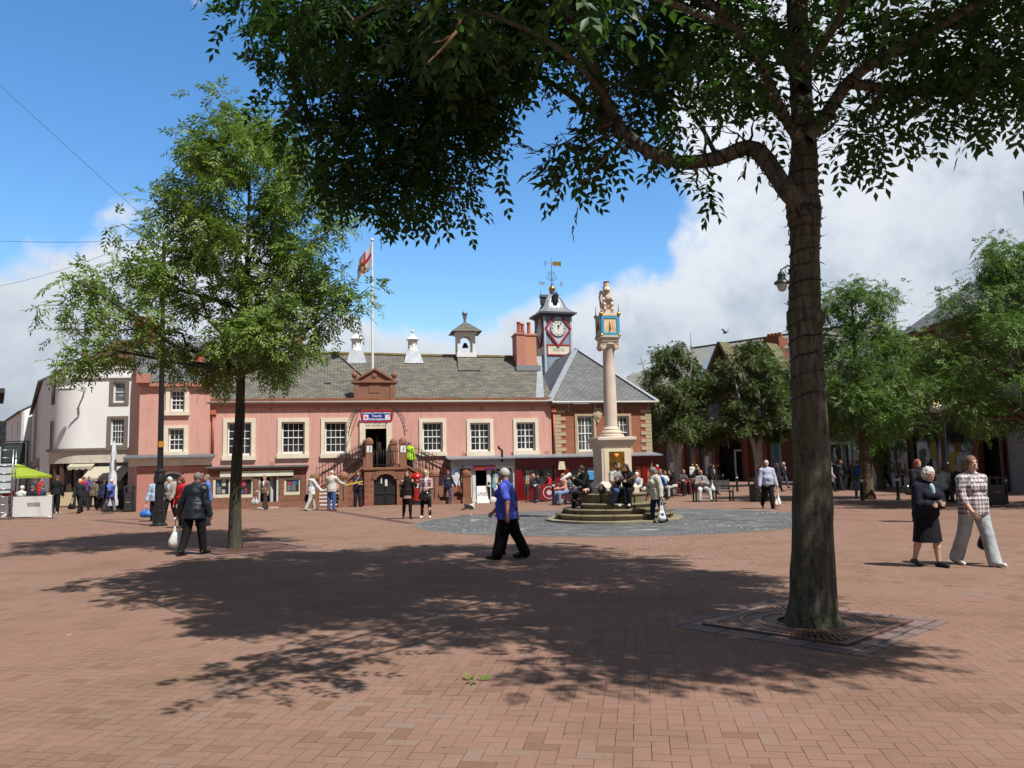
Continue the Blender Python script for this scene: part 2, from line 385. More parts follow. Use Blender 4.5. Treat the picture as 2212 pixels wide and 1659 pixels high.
def setts():
    m, nt, bs = newmat('granite_setts')
    oc = nd(nt, 'ShaderNodeTexCoord').outputs['Object']
    sp = nd(nt, 'ShaderNodeSeparateXYZ', {0: oc})
    rad = mth(nt, 'SQRT', mth(nt, 'ADD', mth(nt, 'POWER', sp.outputs[0], 2.0), mth(nt, 'POWER', sp.outputs[1], 2.0)))
    ang = mth(nt, 'ARCTAN2', sp.outputs[1], sp.outputs[0])
    # fan-laid courses: each ring bulges between its spokes
    sw = mth(nt, 'MULTIPLY', mth(nt, 'ABSOLUTE', mth(nt, 'SINE', mth(nt, 'MULTIPLY', ang, 9.0))), .55)
    vec = nd(nt, 'ShaderNodeCombineXYZ', {0: mth(nt, 'MULTIPLY', ang, 4.4), 1: mth(nt, 'ADD', rad, sw), 2: 0.0}).outputs[0]
    t = nd(nt, 'ShaderNodeTexBrick', {0: vec, 'Color1': (*S(112, 114, 118), 1), 'Color2': (*S(88, 91, 96), 1), 'Mortar': (*S(62, 62, 62), 1), 'Scale': 1.0,
                                     'Mortar Size': .014, 'Brick Width': .13, 'Row Height': .11})
    c = mixc(nt, rng(nt, noise(nt, oc, .7, 7, .7), .45, .7, 0, .5), t.outputs[0], S(122, 122, 116))
    pale = rng(nt, noise(nt, vec, 1.3, 3, .5), .60, .68)
    band = mth(nt, 'MULTIPLY', pale, mth(nt, 'LESS_THAN', mth(nt, 'ABSOLUTE', mth(nt, 'SUBTRACT', rad, rng(nt, noise(nt, oc, .25, 2), .3, .7, 3.2, 5.2))), .35))
    streak = rng(nt, noise(nt, nd(nt, 'ShaderNodeMapping', {0: vec, 'Scale': (1, 9, 1)}).outputs[0], 1.2, 4, .6), .54, .62)
    c = mixc(nt, mth(nt, 'MULTIPLY', mth(nt, 'MAXIMUM', band, mth(nt, 'MULTIPLY', streak, .55)), .8), c, S(196, 192, 182))
    c = nd(nt, 'ShaderNodeVectorMath', {0: c, 'Scale': rng(nt, noise(nt, oc, 25, 4), .3, .7, .8, 1.2)}, operation='SCALE').outputs[0]
    nt.links.new(c, bs.inputs['Base Color']); bs.inputs['Roughness'].default_value = .7
    bump(nt, bs, mth(nt, 'SUBTRACT', noise(nt, oc, 20, 3), mth(nt, 'MULTIPLY', t.outputs['Fac'], 1.5)), .02, .9)
    return m
def disc(r0, r1, z, n=96):
    vs = [(r * math.cos(2 * math.pi * k / n), r * math.sin(2 * math.pi * k / n), z) for r in (r0, r1) for k in range(n)]
    return MB().add(vs, [(k, (k + 1) % n, n + (k + 1) % n, n + k) for k in range(n)])
o = struct(disc(1.9, 6.1, .004).build('cobble_circle', setts())); o.location = CROSS
o = struct(disc(6.1, 6.24, .0045).build('cobble_edging', mat('edging_sett', S(120, 112, 106), .8, .2, 6))); o.location = CROSS
# darker and paler bands laid in the paving
def strip(name, pts, wd, m, z=.004):
    b = MB()
    for (p, q) in zip(pts[:-1], pts[1:]):
        p, q = Vector(p), Vector(q); n = Vector((-(q - p).y, (q - p).x, 0)).normalized() * wd / 2
        b.add([(*(p - n).xy, z), (*(q - n).xy, z), (*(q + n).xy, z), (*(p + n).xy, z)], [(0, 1, 2, 3)])
    return struct(b.build(name, m))
DARKB = bricks('dark_band_brick', S(112, 86, 80), S(100, 76, 72), S(70, 58, 54), .2, .1, .01)
strip('paving_band', [G(700, 1101), G(790, 1115), G(888, 1131)], .35, DARKB)
strip('paving_band', [G(1940, 1068), G(1790, 1076), G(1722, 1090)], .35, DARKB)
strip('drain_channel', [G(262, 1092), G(230, 1110)], .5, DARKB)
strip('paving_band', [G(1590, 1062), G(1480, 1060), G(1428, 1058)], .3, mat('pale_band', S(178, 158, 146), .85, .1, 4))
# squares of slabs with an iron grate round the two trees in the foreground
SLABP = bricks('slab_surround', S(142, 118, 112), S(124, 104, 100), S(70, 60, 56), .6, .45, .012, .8)
def surround(c, rot, half, wd):
    b = MB(); h, g = half, half - wd
    b.add([(-h, -h, .004), (h, -h, .004), (h, h, .004), (-h, h, .004), (-g, -g, .004), (g, -g, .004), (g, g, .004), (-g, g, .004)],
          [(0, 1, 5, 4), (1, 2, 6, 5), (2, 3, 7, 6), (3, 0, 4, 7)])
    o = struct(b.build('tree_pit_surround', SLABP)); o.location = c; o.rotation_euler = (0, 0, rot); return o
T1 = G(1758, 1352); T2 = G(507, 1186)
surround(T1 + Vector((-.02, .12, 0)), R(43), 1.02, .26)
surround(T2 + Vector((.25, .05, 0)), R(40), 1.25, .26)
SOIL = mat('pit_soil', S(70, 54, 42), .95, .3, 8, .02, 30)
CASTI = mat('rusty_cast_iron', S(118, 88, 74), .6, .3, 5, .003, 40, metal=.3, dirt=(S(120, 116, 112), .6))
def grate(c, rot, half, hole, label):
    t = thing('tree_grate', label, 'tree grate', (c.x, c.y, 0), rot, 'iron tree grates')
    b = MB(); b.add([(-half, -half, .005), (half, -half, .005), (half, half, .005), (-half, half, .005)], [(0, 1, 2, 3)])
    b.build('soil', SOIL, t)
    b = MB(); f = .05
    for s in (-1, 1):
        b.box(-half, half, min(s * half, s * (half - f)), max(s * half, s * (half - f)), .006, .024)
        b.box(min(s * half, s * (half - f)), max(s * half, s * (half - f)), -half + f, half - f, .006, .024)
    b.build('frame', CASTI, t)
    b = MB(); rs = [hole, hole + .16, hole + .34]
    for r in rs:
        n = 64; vs = []
        for rr, z in ((r, .006), (r, .028), (r + .03, .028), (r + .03, .006)):
            vs += [(rr * math.cos(2 * math.pi * k / n), rr * math.sin(2 * math.pi * k / n), z) for k in range(n)]
        b.add(vs, [(i * n + k, i * n + (k + 1) % n, (i + 1) * n + (k + 1) % n, (i + 1) * n + k) for i in range(3) for k in range(n)])
    b.build('ring', CASTI, t)
    b = MB(); n = 84
    for k in range(n):
        a = 2 * math.pi * k / n; ca, sa = math.cos(a), math.sin(a)
        lim = min((half - f) / max(abs(ca), 1e-6), (half - f) / max(abs(sa), 1e-6), hole + .60)
        r0, r1, wv = hole + .03, lim, .011
        b.add([(r0 * ca + q * sa * wv, r0 * sa - q * ca * wv, z) for q in (-1, 1) for z in (.006, .022)] + [(r1 * ca + q * sa * wv * 1.5, r1 * sa - q * ca * wv * 1.5, z) for q in (-1, 1) for z in (.006, .022)],
              [(1, 3, 7, 5), (0, 1, 5, 4), (2, 6, 7, 3), (4, 5, 7, 6)])
    b.build('spokes', CASTI, t)
    b = MB()
    for sx in (-1, 1):
        for sy in (-1, 1):
            p = [(sx * (half - f), sy * (half - f))]
            r = hole + .62
            for k in range(9):
                a = math.pi / 2 * k / 8; q = (r * math.cos(a), r * math.sin(a))
                p.append((sx * min(q[0], half - f), sy * min(q[1], half - f)))
            b.ext(p, 'xy', .006, .02)
    b.build('corner_plate', CASTI, t)
    return t
grate(T1 + Vector((-.02, .12, 0)), R(43), .76, .30, 'square rusty iron grate round the foot of the big dark foreground tree')
grate(T2 + Vector((.25, .05, 0)), R(40), .99, .28, 'square iron grate round the foot of the slender tree on the left')
# ------------------------------------------------------------------ pink town hall and its neighbours in the same row
HA = R(11.6)
HO = Vector((W(450, 1000, 39).x, 39, 0))
F = frame(HO.x, HO.y, HA)
def fs(u, off=0): return F(u, 1000, off)[0]
def fz(u, v, off=0): return F(u, v, off)[1]
def sash(par, m, s0, s1, z0, z1, y, cols=4, rows=4, frame_=WHITE, glass=GLASS, name='window', mid=True, center=False, fw=.07):
    """a sash window (bars in one mesh) with its glass as a sub-part, standing y behind the wall face"""
    b = MB()
    b.box(s0, s0 + fw, y - .03, y + .03, z0, z1); b.box(s1 - fw, s1, y - .03, y + .03, z0, z1)
    b.box(s0 + fw, s1 - fw, y - .03, y + .03, z1 - fw, z1); b.box(s0 + fw, s1 - fw, y - .045, y + .03, z0, z0 + fw * 1.5)
    a, c, d, e = s0 + fw, s1 - fw, z0 + fw * 1.5, z1 - fw
    for i in range(1, cols):
        x = a + (c - a) * i / cols; h = .026 if not (center and i == cols // 2) else .07
        b.box(x - h / 2, x + h / 2, y - .02, y + .02, d, e)
    for k in range(1, rows):
        z = d + (e - d) * k / rows; h = .05 if (mid and k == rows // 2) else .026
        b.box(a, c, y - .0225 - (.02 if h > .04 else 0), y + .0225, z - h / 2, z + h / 2)
    o = b.build(name, frame_, par)
    MB().box(a, c, y + .004, y + .012, d, e).build('glass', glass, o)
    return o
def surround_(par, s0, s1, z0, z1, i0, i1, k0, k1, m, y=-.06, sill=True, d=.03):
    b = MB(); b.wall(s0, s1, k0 if sill else z0, z1, [(i0, i1, k0 if sill else k0, k1)], y, d)
    o = b.build('window_surround', m, par)
    if sill: MB().box(s0 - .03, s1 + .03, y - .07, d, z0, k0 - .002).build('sill', m, par)
    return o
# ---------------- the long two-storey range
t = thing('town_hall', 'long two storey pink rendered hall with a grey slate roof behind the square', 'town hall', HO, HA)
HALL = t
SL, SR = -.02, fs(1194)
ZC = fz(800, 879)                              # top of the pink wall
ZR, RB = 8.25, 4.3                             # ridge height, setback
wins = [(481, 551.5, 903.5, 994), (599, 667, 903, 990), (693, 757, 903, 989), (906, 964.5, 904, 985), (1009, 1067, 905, 984.6), (1110, 1164.5, 904, 982)]
holes, wrec = [], []
for (u0, u1, v0, v1) in wins:
    s0, s1 = fs(u0), fs(u1); uc = (u0 + u1) / 2; z1, z0 = fz(uc, v0), fz(uc, v1)
    ww = s1 - s0; i0, i1, k1, k0 = s0 + ww * .125, s1 - ww * .13, z1 - .2, z0 + .22
    holes.append((i0, i1, k0, k1)); wrec.append((s0, s1, z0, z1, i0, i1, k0, k1))
D0, D1, DZ0, DZ1 = fs(789.5), fs(835), 1.85, fz(812, 926)
holes.append((D0, D1, DZ0, DZ1))
# ground-floor openings behind the shopfronts
q0, q1 = fs(452), fs(655); holes.append((q0 + .05, q1 - .1, 0, 1.8))
r0, r1 = fs(972), SR; holes.append((r0 + .3, SR - .3, 0, 1.85))
b = MB(); b.wall(SL, SR, 0, ZC, holes, 0, .35, 0)
b.add([(SL, .35, 0), (SL, .35, ZC), (SL, 8.6, ZC), (SL, 8.6, 0)], [(0, 1, 2, 3)])
b.add([(SR, .35, 0), (SR, .35, ZC), (SR, 8.6, ZC), (SR, 8.6, 0)], [(3, 2, 1, 0)])
b.add([(SL, 8.6, 0), (SR, 8.6, 0), (SR, 8.6, ZC), (SL, 8.6, ZC)], [(3, 2, 1, 0)])
b.build('wall', PINK, t)
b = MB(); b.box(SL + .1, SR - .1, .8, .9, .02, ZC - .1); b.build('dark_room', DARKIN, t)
for (s0, s1, z0, z1, i0, i1, k0, k1), ctr in zip(wrec, (0, 0, 0, 0, 1, 1)):
    surround_(t, s0, s1, z0, z1, i0, i1, k0, k1, CREAM)
    wo_ = sash(t, None, i0 + .01, i1 - .01, k0 + .005, k1 - .005, .16, 4, 4, center=bool(ctr))
    if ctr == 0:
        bb = MB(); rs = random.Random(int(i0 * 10)); x = i0 + .12
        while x < i1 - .25:
            wd = rs.uniform(.08, .2); bb.box(x, x + wd, .22, .3, k0 + .1, k0 + .1 + rs.uniform(.12, .3), rs.randrange(3)); x += wd + rs.uniform(.01, .12)
        bb.build('window_display', [mat('leaflet', S(200, 200, 196), .8), mat('book_blue', S(80, 110, 130), .8), mat('carton', S(120, 96, 70), .8)], wo_)
for q, f_ in ((0, 0), (1, 1)):
    s0, s1, z0, z1, i0, i1, k0, k1 = wrec[q]; x = i0 + .1 if f_ == 0 else i1 - .38
    MB().box(x, x + .28, .185, .19, k1 - .48, k1 - .1).build('paper_sheet', mat('paper_cream', S(214, 206, 176), .8), t)
# yellow boxes in the third window, blinds
s0, s1, z0, z1, i0, i1, k0, k1 = wrec[2]
b = MB(); ww = (i1 - i0 - .2) / 4
for k in range(4): b.box(i0 + .1 + k * ww + .01, i0 + .1 + (k + 1) * ww - .01, .186, .21, k0 + .09, k0 + .36)
b.build('yellow_box_row', mat('yellow_card', S(222, 206, 40), .7), t)
for q in (3,):
    s0, s1, z0, z1, i0, i1, k0, k1 = wrec[q]
    MB().box(i0 + .08, i1 - .08, .185, .2, k1 - .42, k1 - .08).build('blind', mat('blind_cloth', S(168, 172, 160), .9), t)
# cornice, gutter and mossy parapet
zg, zp0, zp1 = ZC, fz(800, 873), fz(800, 862)
b = MB(); b.box(SL - .05, SR + .1, -.10, .2, zg - .02, zg + .12); b.box(SL - .05, SR + .1, -.17, .2, zg + .12, zg + .2)
b.build('cornice', PINKT, t)
b = MB(); b.tube([(SL - .05, -.22, zg + .24), (SR + .1, -.22, zg + .24)], .06, 8); b.build('gutter', mat('gutter_lead', S(178, 170, 166), .5, .1, 2), t)
b = MB(); x = SL
rs = random.Random(3)
while x < SR:
    x2 = min(SR, x + rs.uniform(.9, 1.25)); b.box(x + .006, x2 - .006, -.08 - rs.uniform(0, .02), .28, zg + .21, zp1 + .04 + rs.uniform(-.01, .02)); x = x2
b.build('parapet', SANDM, t, .012)
EZ, EY = zp1 - .02, .22
def slate_roof(name, rows, m, par, th=.10):
    """a roof of quads with thickness; rows = list of 4-point polygons"""
    b = MB()
    for P in rows:
        n = (Vector(P[1]) - Vector(P[0])).cross(Vector(P[-1]) - Vector(P[0])).normalized()
        if n.z < 0: n = -n
        lo = [tuple(Vector(p) - n * th) for p in P]; k = len(P)
        b.add([*P], [tuple(range(k))]); b.add(lo, [tuple(range(k))[::-1]])
        b.add([*P, *lo], [(i, (i + 1) % k, k + (i + 1) % k, k + i) for i in range(k)])
    return b.build(name, m, par)
def RZ(y): return EZ + (ZR - EZ) * (y - EY) / (RB - EY)
sway = [(SL - .1, .0), (SL + 3.5, .06), (SL + 7.5, .02), (SL + 11, -.05), (SL + 14, -.08), (SR + .2, -.12)]
polys = []
for (a, da), (c, dc) in zip(sway[:-1], sway[1:]):
    polys.append([(a, EY, EZ), (c, EY, EZ), (c, RB, ZR + dc), (a, RB, ZR + da)])
    polys.append([(c, 8.5, EZ), (a, 8.5, EZ), (a, RB, ZR + da), (c, RB, ZR + dc)])
rf = slate_roof('roof', polys, SLATE, t)
b = MB(); b.tube([(a, RB, ZR + d + .02) for a, d in sway], .11, 8); b.build('ridge_tiles', mat('mossy_ridge', S(128, 116, 78), .9, .3, 3, .01, 20), rf)
# down pipe beside the brick wing and at the left end
for u, zb in ((459, 2.6), (1199, 2.2)):
    s = fs(u, -.12); b = MB(); b.cyl((s, -.1, zb), (s, -.1, zg - .25), .05, .05, 8); b.box(s - .13, s + .13, -.2, -.01, zg - .35, zg - .12)
    b.cyl((s, -.1, zb), (s - .12, -.1, zb - .25), .05, .05, 8); b.build('drainpipe', mat('terracotta_paint', S(196, 108, 82), .6), t)
for u, v in ((583, 881), (686, 881), (816, 881), (928, 882), (1040, 882), (1150, 882), (588, 1002), (878, 996), (1003, 981), (1107, 980), (1182, 978)):
    s, z = F(u, v); b = MB(); b.box(s - .11, s + .11, -.015, .02, z - .09, z + .09); b.box(s - .09, s + .09, -.02, .0, z - .02, z + .02); b.build('air_brick', PINKT, t)
# door to the first floor with its cream case
b = MB(); b.wall(fs(777), fs(846), DZ0, fz(812, 908), [(D0, D1, DZ0 - 1, DZ1)], -.1, .05); b.box(fs(777), fs(846), -.18, .05, fz(812, 908) + .003, fz(812, 903)); b.build('door_case', CREAM, t)
dr = MB(); dr.box(D0 + .05, D0 + .14, .25, .95, DZ0, DZ1); dr.box(D1 - .5, D1 - .42, .25, .8, DZ0, DZ1 - .3); dr.box(D0 + .14, D1 - .05, .88, .93, DZ1 - .35, DZ1)
dr.build('door', mat('dark_door', S(30, 26, 24), .5), t)
MB().box(D1 - .42, D1 - .25, .5, .51, DZ0 + .9, DZ0 + 1.3).build('notice', mat('paper', S(226, 226, 220), .8), t)
def text(name, s, m, par, loc, size, rot=(R(90), 0, 0), ext=.004, align='CENTER', shear=0.0, bold=0.0):
    c = bpy.data.curves.new(name, 'FONT'); c.body = s; c.size = size; c.extrude = ext; c.align_x = align; c.align_y = 'CENTER'; c.shear = shear; c.offset = bold
    me = bpy.data.meshes.new_from_object(bpy.data.objects.new('lettering_curve', c)); me.materials.clear(); me.materials.append(m)
    o = bpy.data.objects.new(name, me); COL.objects.link(o); o.location = loc; o.rotation_euler = rot; o.parent = par
    return o
INK = mat('grey_lettering', S(120, 112, 104), .8)
text('lintel_lettering', 'W.C.H. MAYOR 1929\nR.C. MAYOR 1922', INK, t, (fs(812), -.105, fz(812, 917)), .13)
# sandstone pedimented head over the doorway, standing on the wall head
a0, a1 = fs(761.6), fs(857); am = (a0 + a1) / 2; zb, zs, za = zp1 - .25, fz(810, 823), fz(810, 799.5)
b = MB(); b.box(a0 + .06, a1 - .06, -.05, .5, zb, zs - .1); b.box(a0 - .05, a1 + .05, -.16, .55, zs - .1, zs)
b.box(a0 + .06, a0 + .32, -.09, -.049, zb, zs - .1); b.box(a1 - .32, a1 - .06, -.09, -.049, zb, zs - .1)
b.ext([(am - .9, zs), (am + .9, zs), (am, za)], 'xz', -.06, .45)
for sg in (-1, 1): b.beam((am + sg * .98, -.02, zs + .04), (am, -.02, za + .05), .3, .1)
b.box(am - .28, am + .28, -.075, -.049, zs - .62, zs - .22); b.ball((am, -.07, zs + .28), (.15, .04, .15), 10)
pd = b.build('pediment', SANDR, t, .01)
for s in (a0 + .1, a1 - .1):
    MB().lathe([(.10, 0), (.10, .05), (.05, .10), (.05, .14), (.13, .22), (.16, .32), (.13, .42), (.05, .48), (.05, .52), (.03, .6), (.01, .64)], (s, .1, zs), 14).build('urn', SANDR, pd)
b = MB(); b.beam((a0 - 1.25, -.3, zs - .14), (a0, -.05, zs + .02), .02, .02); b.box(a0 - 1.4, a0 - 1.1, -.36, -.22, zs - .2, zs - .15); b.beam((a0 - 1.1, -.3, zs - .2), (a0, -.05, zs - .6), .015, .015); b.build('floodlight_arm', IRON, t)
# blue visitor sign carried on scrolled brackets in front of the door
yS = -1.3
g0, g1, gz0, gz1 = fs(780.7, yS), fs(847.5, yS), fz(812, 911.7, yS), fz(812, 886.5, yS)
sg = thing('hanging_sign', 'blue visitor information sign in a red frame over the hall doorway', 'sign', HO, HA)
b = MB(); b.wall(g0, g1, gz0, gz1, [(g0 + .05, g1 - .05, gz0 + .05, gz1 - .05)], yS - .05, yS + .05); b.build('frame', mat('red_frame', S(206, 24, 40), .4), sg)
MB().box(g0 + .05, g1 - .05, yS - .02, yS + .02, gz0 + .05, gz1 - .05).build('panel', mat('royal_blue', S(24, 52, 150), .4), sg)
WT = mat('white_lettering', S(235, 235, 235), .6)
gm = (g0 + g1) / 2; gh = gz1 - gz0
text('lettering', 'CARLISLE VISITOR CENTRE', WT, sg, (gm, yS - .024, gz1 - .13), .115, bold=.003)
text('lettering', 'Tourist\nInformation', WT, sg, (gm, yS - .024, gz0 + .22), .16, bold=.004)
for s, c in ((g0 + .22, 'rose'), (g1 - .22, 'i')):
    MB().box(s - .125, s + .125, yS - .028, yS - .021, gz0 + .1, gz0 + .36).build('emblem_board', mat('white_board', S(238, 238, 238), .5), sg)
    if c == 'i': text('emblem', 'i', mat('pink_ink', S(190, 60, 90), .6), sg, (s, yS - .033, gz0 + .23), .26, shear=.3, bold=.006)
    else: MB().xf(Matrix.Identity(4)).ball((s, yS - .03, gz0 + .23), (.08, .006, .08), 12).build('emblem', mat('pale_red', S(206, 130, 130), .6), sg)
def scroll(b, c, r, y, turns=1.4, a0=0, sgn=1, th=.012):
    b.tube([(c[0] + sgn * r * (1 - .75 * k / 18) * math.cos(a0 + turns * 2 * math.pi * k / 18), y, c[1] + r * (1 - .75 * k / 18) * math.sin(a0 + turns * 2 * math.pi * k / 18)) for k in range(19)], th, 5)
for sgn, e in ((-1, g0), (1, g1)):
    b = MB()
    p = [(e + sgn * (.02 + .62 * math.sin(k / 10 * 1.35)), yS, gz1 - .02 - 1.35 * (1 - math.cos(k / 10 * 1.5))) for k in range(11)]
    b.tube(p, .02, 6)
    b.tube([(e, yS, gz0 + .1), (e + sgn * .06, yS, gz1 + .1)], .02, 5)
    for k in range(1, 10): scroll(b, (p[k][0] + sgn * .08, p[k][2] + .07), .085, yS, 1.3, k, sgn)
    b.tube([(e + sgn * .06, yS, gz1 + .1), (e + sgn * .04, -.03, gz1 + .22)], .018, 5)
    b.build('scroll_bracket', IRON, sg)
# ---------------- left shopfront (built against the hall)
yF = -.5
s0, s1 = fs(450, yF), fs(661, yF); zf0, zf1 = fz(555, 1028, yF), fz(555, 1018, yF)
sf = MB()
hs_ = []
def rect(u0, u1, v0, v1, off): uc = (u0 + u1) / 2; return (fs(u0, off), fs(u1, off), fz(uc, v1, off), fz(uc, v0, off))
wA, wB, wD, wE = rect(461, 499, 1031, 1075, yF), rect(506, 548, 1031, 1075, yF), rect(558, 603, 1031, 1101, yF), rect(614, 650, 1032, 1069, yF)
wD = (wD[0], wD[1], 0, wD[3])
sf.wall(s0, s1, 0, zf0 - .02, [wA, wB, wD, wE], yF, yF + .25); sf.box(s0, s1, yF + .002, 0, zf0 - .02, zf1 + .18)
sf.box(s0, s0 + .2, yF + .25, -.002, 0, zf0 - .02); sf.box(s1 - .2, s1, yF + .25, -.002, 0, zf0 - .02)
sfo = sf.build('shopfront', SANDST, t)
MB().box(s0 + .55, s1 - .6, yF - .07, yF - .001, zf0 - .02, zf1 + .02).build('fascia', mat('pale_fascia', S(228, 228, 208), .6), sfo)
b = MB(); z1 = fz(555, 1006, 0); b.ext([(yF - .22, zf1 + .18), (yF - .22, zf1 + .26), (0, z1), (0, zf1 + .18)], 'yz', s0 - .1, s1 + .12); b.build('lead_roof', LEADD, sfo)
b = MB(); b.box(s0 - .05, s1 + .1, yF - .14, yF + .1, zf1 + .08, zf1 + .178); b.build('cornice', SANDR, sfo)
for (a, c, z0, z1) in (wA, wB, wE):
    o = sash(sfo, None, a, c, z0, z1, yF + .1, 1, 1, mat('cream_frame', S(226, 222, 196), .5), GLASSG, 'shop_window', fw=.1)
    bb = MB(); rs = random.Random(int(a * 7))
    for row in range(2):
        x = a + .15; zz_ = z0 + .2 + row * (z1 - z0 - .3) * .52
        bb.box(a + .1, c - .1, yF + .14, yF + .2, zz_ - .03, zz_, 0)
        while x < c - .3:
            wd = rs.uniform(.1, .22); bb.box(x, x + wd, yF + .09, yF + .099, zz_, zz_ + rs.uniform(.15, .34), rs.randrange(4)); x += wd + rs.uniform(.03, .12)
    bb.build('window_display', [mat('shelf_grey', S(120, 122, 124), .8), mat('book_cover_blue', S(70, 110, 150), .7), mat('book_cover_pale', S(190, 190, 182), .7), mat('book_cover_pink', S(186, 60, 90), .7)], o)
b = MB(); b.box(wD[1] - .12, wD[1] - .02, yF + .04, yF + .1, .03, wD[3]); b.box(wD[0] + .02, wD[0] + .1, yF + .04, yF + .1, .03, wD[3])
b.obox((wD[1] - .28, yF + .38, 1.0), (.22, .03, .97), Matrix.Rotation(R(50), 3, 'Z')); b.box(wD[0], wD[1], yF - .1, yF + .3, .0, .05); b.build('shop_door', mat('door_grey_white', S(206, 208, 208), .5), sfo)
MB().box(s0 - .02, s1 + .02, yF - .06, yF - .001, .0, .3).build('plinth', SANDR, sfo)
# ---------------- white shopfront
yW = -.9
s0, s1 = fs(976, yW), fs(1113, yW); zf0, zf1 = fz(1045, 1006, yW), fz(1045, 996, yW)
wA, wD, wE = rect(990, 1020, 1009, 1076, yW), rect(1027, 1051, 1016, 1081, yW), rect(1057, 1108, 1009, 1077, yW)
wD = (wD[0], wD[1], 0, wD[3])
b = MB(); b.wall(s0, s1, 0, zf0, [wA, wD, wE], yW, yW + .2); b.box(s0, s1, yW + .002, 0, zf0 + .002, zf1 + .1); b.box(s0, s0 + .15, yW + .2, -.002, 0, zf0); b.box(s1 - .15, s1, yW + .2, -.002, 0, zf0)
ws = b.build('shopfront', mat('white_gloss', S(226, 230, 234), .45), t)
MB().box(s0 + .1, s1 - .05, yW - .06, yW - .001, zf0 + .01, zf1).build('fascia', mat('pale_blue_fascia', S(186, 198, 210), .5), ws)
b = MB(); b.ext([(yW - .35, zf1 + .1), (yW - .35, zf1 + .16), (0, fz(1045, 984)), (0, zf1 + .1)], 'yz', s0 - .25, s1 + .02); b.build('lead_roof', LEAD, ws)
for (a, c, z0, z1), n in ((wA, 1), (wE, 4)):
    o = sash(ws, None, a, c, z0, z1, yW + .08, n, 1, WHITE, GLASSG, 'shop_window', fw=.07, mid=False)
    bb = MB(); rs = random.Random(9)
    for k in range(4 if n == 1 else 12): x = rs.uniform(a + .12, c - .35); z = rs.uniform(z0 + .2, z1 - .5); bb.box(x, x + .18, yW + .07 + k * .0012, yW + .071 + k * .0012, z, z + .26, rs.randrange(3))
    bb.build('window_poster', [mat('paper', S(226, 226, 220), .8), mat('paper_cream', S(214, 196, 150), .8), mat('paper_blue', S(120, 170, 205), .8)], o)
text('window_lettering', 'IT\'S FOR\nIT & RENT', WT, ws, ((wA[0] + wA[1]) / 2, yW + .05, wA[3] - .35), .16)
a, c = fs(1024, yW - .1), fs(1070, yW - .1); z0, z1 = fz(1047, 1015.5, yW - .1), fz(1047, 1005.5, yW - .1)
MB().box(a, c, yW - .13, yW - .07, z0, z1).build('shop_sign', mat('dull_red_sign', S(160, 52, 44), .5), ws)
MB().box(c - .6, c - .02, yW - .137, yW - .131, z0 + .03, z0 + .1).build('sign_strip', mat('navy', S(30, 40, 110), .5), ws)
# ---------------- red cafe front under hall and wing
yR = -.9
s0, s1 = fs(1113, yR), fs(1411, yR); zf0, zf1 = fz(1250, 1009, yR), fz(1250, 993, yR)
wA, wB, wC = rect(1130, 1199, 1012, 1073, yR), rect(1228, 1290, 1014, 1073, yR), rect(1352, 1383, 1014, 1073, yR)
b = MB(); b.wall(s0, s1 - 1.0, 0, zf0, [wA, wB, wC], yR, yR + .2); b.box(s0, s1 - .2, yR + .002, 0, zf0 + .002, zf1 + .12); b.box(s0, s1 - .2, yR - .12, yR - .001, zf0 + .1, zf1)
b.box(s0, s1 - .2, yR - .2, yR - .001, zf1 + .002, zf1 + .1)
for u in (1117, 1201, 1220, 1389): x = fs(u, yR); b.box(x - .12, x + .2, yR - .08, yR - .001, 0, zf0 + .09)
cf = b.build('cafe_front', MAROON, t)
b = MB(); b.ext([(yR - .4, zf1 + .13), (yR - .4, zf1 + .19), (0, fz(1250, 979.5)), (0, zf1 + .13)], 'yz', s0 + .03, s1 + .4); b.build('lead_roof', LEAD, cf)
for r_ in (wA, wB, wC):
    sash(cf, None, *r_, yR + .1, 2 if r_ is wA else 1, 1, MAROON, GLASSG, 'shop_window', mid=False, fw=.06)
b = MB(); b.box(s1 - 1.0, s1 - .25, yR, 0, 0, zf0); b.build('stone_pier', bricks('rusticated_stone', S(186, 112, 76), S(172, 102, 70), S(96, 60, 46), .9, .34, .03), cf)
x, z = F(1210.5, 1006, yR); b = MB(); b.ext([(x - .2, z - .2), (x + .2, z - .2), (x + .13, z + .22), (x - .13, z + .22)], 'xz', yR - .3, yR - .09); b.build('wall_lamp', mat('cream_plastic', S(232, 224, 190), .5), cf)
b = MB(); cs = [S(190, 120, 40), S(110, 50, 90), S(220, 200, 60), S(90, 170, 190), S(140, 40, 50), S(230, 150, 160), S(150, 190, 80), S(210, 90, 40), S(90, 70, 120)]
x0, x1, z0, z1 = rect(1137, 1153, 1018, 1045, yR)
MB().box(x0 - .02, x1 + .02, yR + .085, yR + .089, z0 - .02, z1 + .02).build('poster', mat('poster_paper', S(225, 220, 205), .7), cf)
for k in range(9): b.box(x0 + (x1 - x0) * (k % 3) / 3 + .01, x0 + (x1 - x0) * (k % 3 + 1) / 3 - .01, yR + .08, yR + .084, z0 + (z1 - z0) * (k // 3) / 3 + .01, z0 + (z1 - z0) * (k // 3 + 1) / 3 - .01, k)
b.build('poster', [mat('poster%d' % k, c, .7) for k, c in enumerate(cs)], cf)
x0, x1, z0, z1 = rect(1269, 1283, 1010, 1036, yR)
MB().box(x0, x1, yR - .006, yR - .001, z0, z1).build('poster', mat('poster_blue', S(70, 160, 215), .6), cf)
text('poster_lettering', 'NICE', WT, cf, ((x0 + x1) / 2, yR - .012, z1 - .18), .18)
x, z = F(1409, 1012, yR); MB().cyl((x + .18, yR - .1, z - .1), (x + .18, yR - .05, z - .1), .2, .2, 18).build('round_sign', REDP, cf)
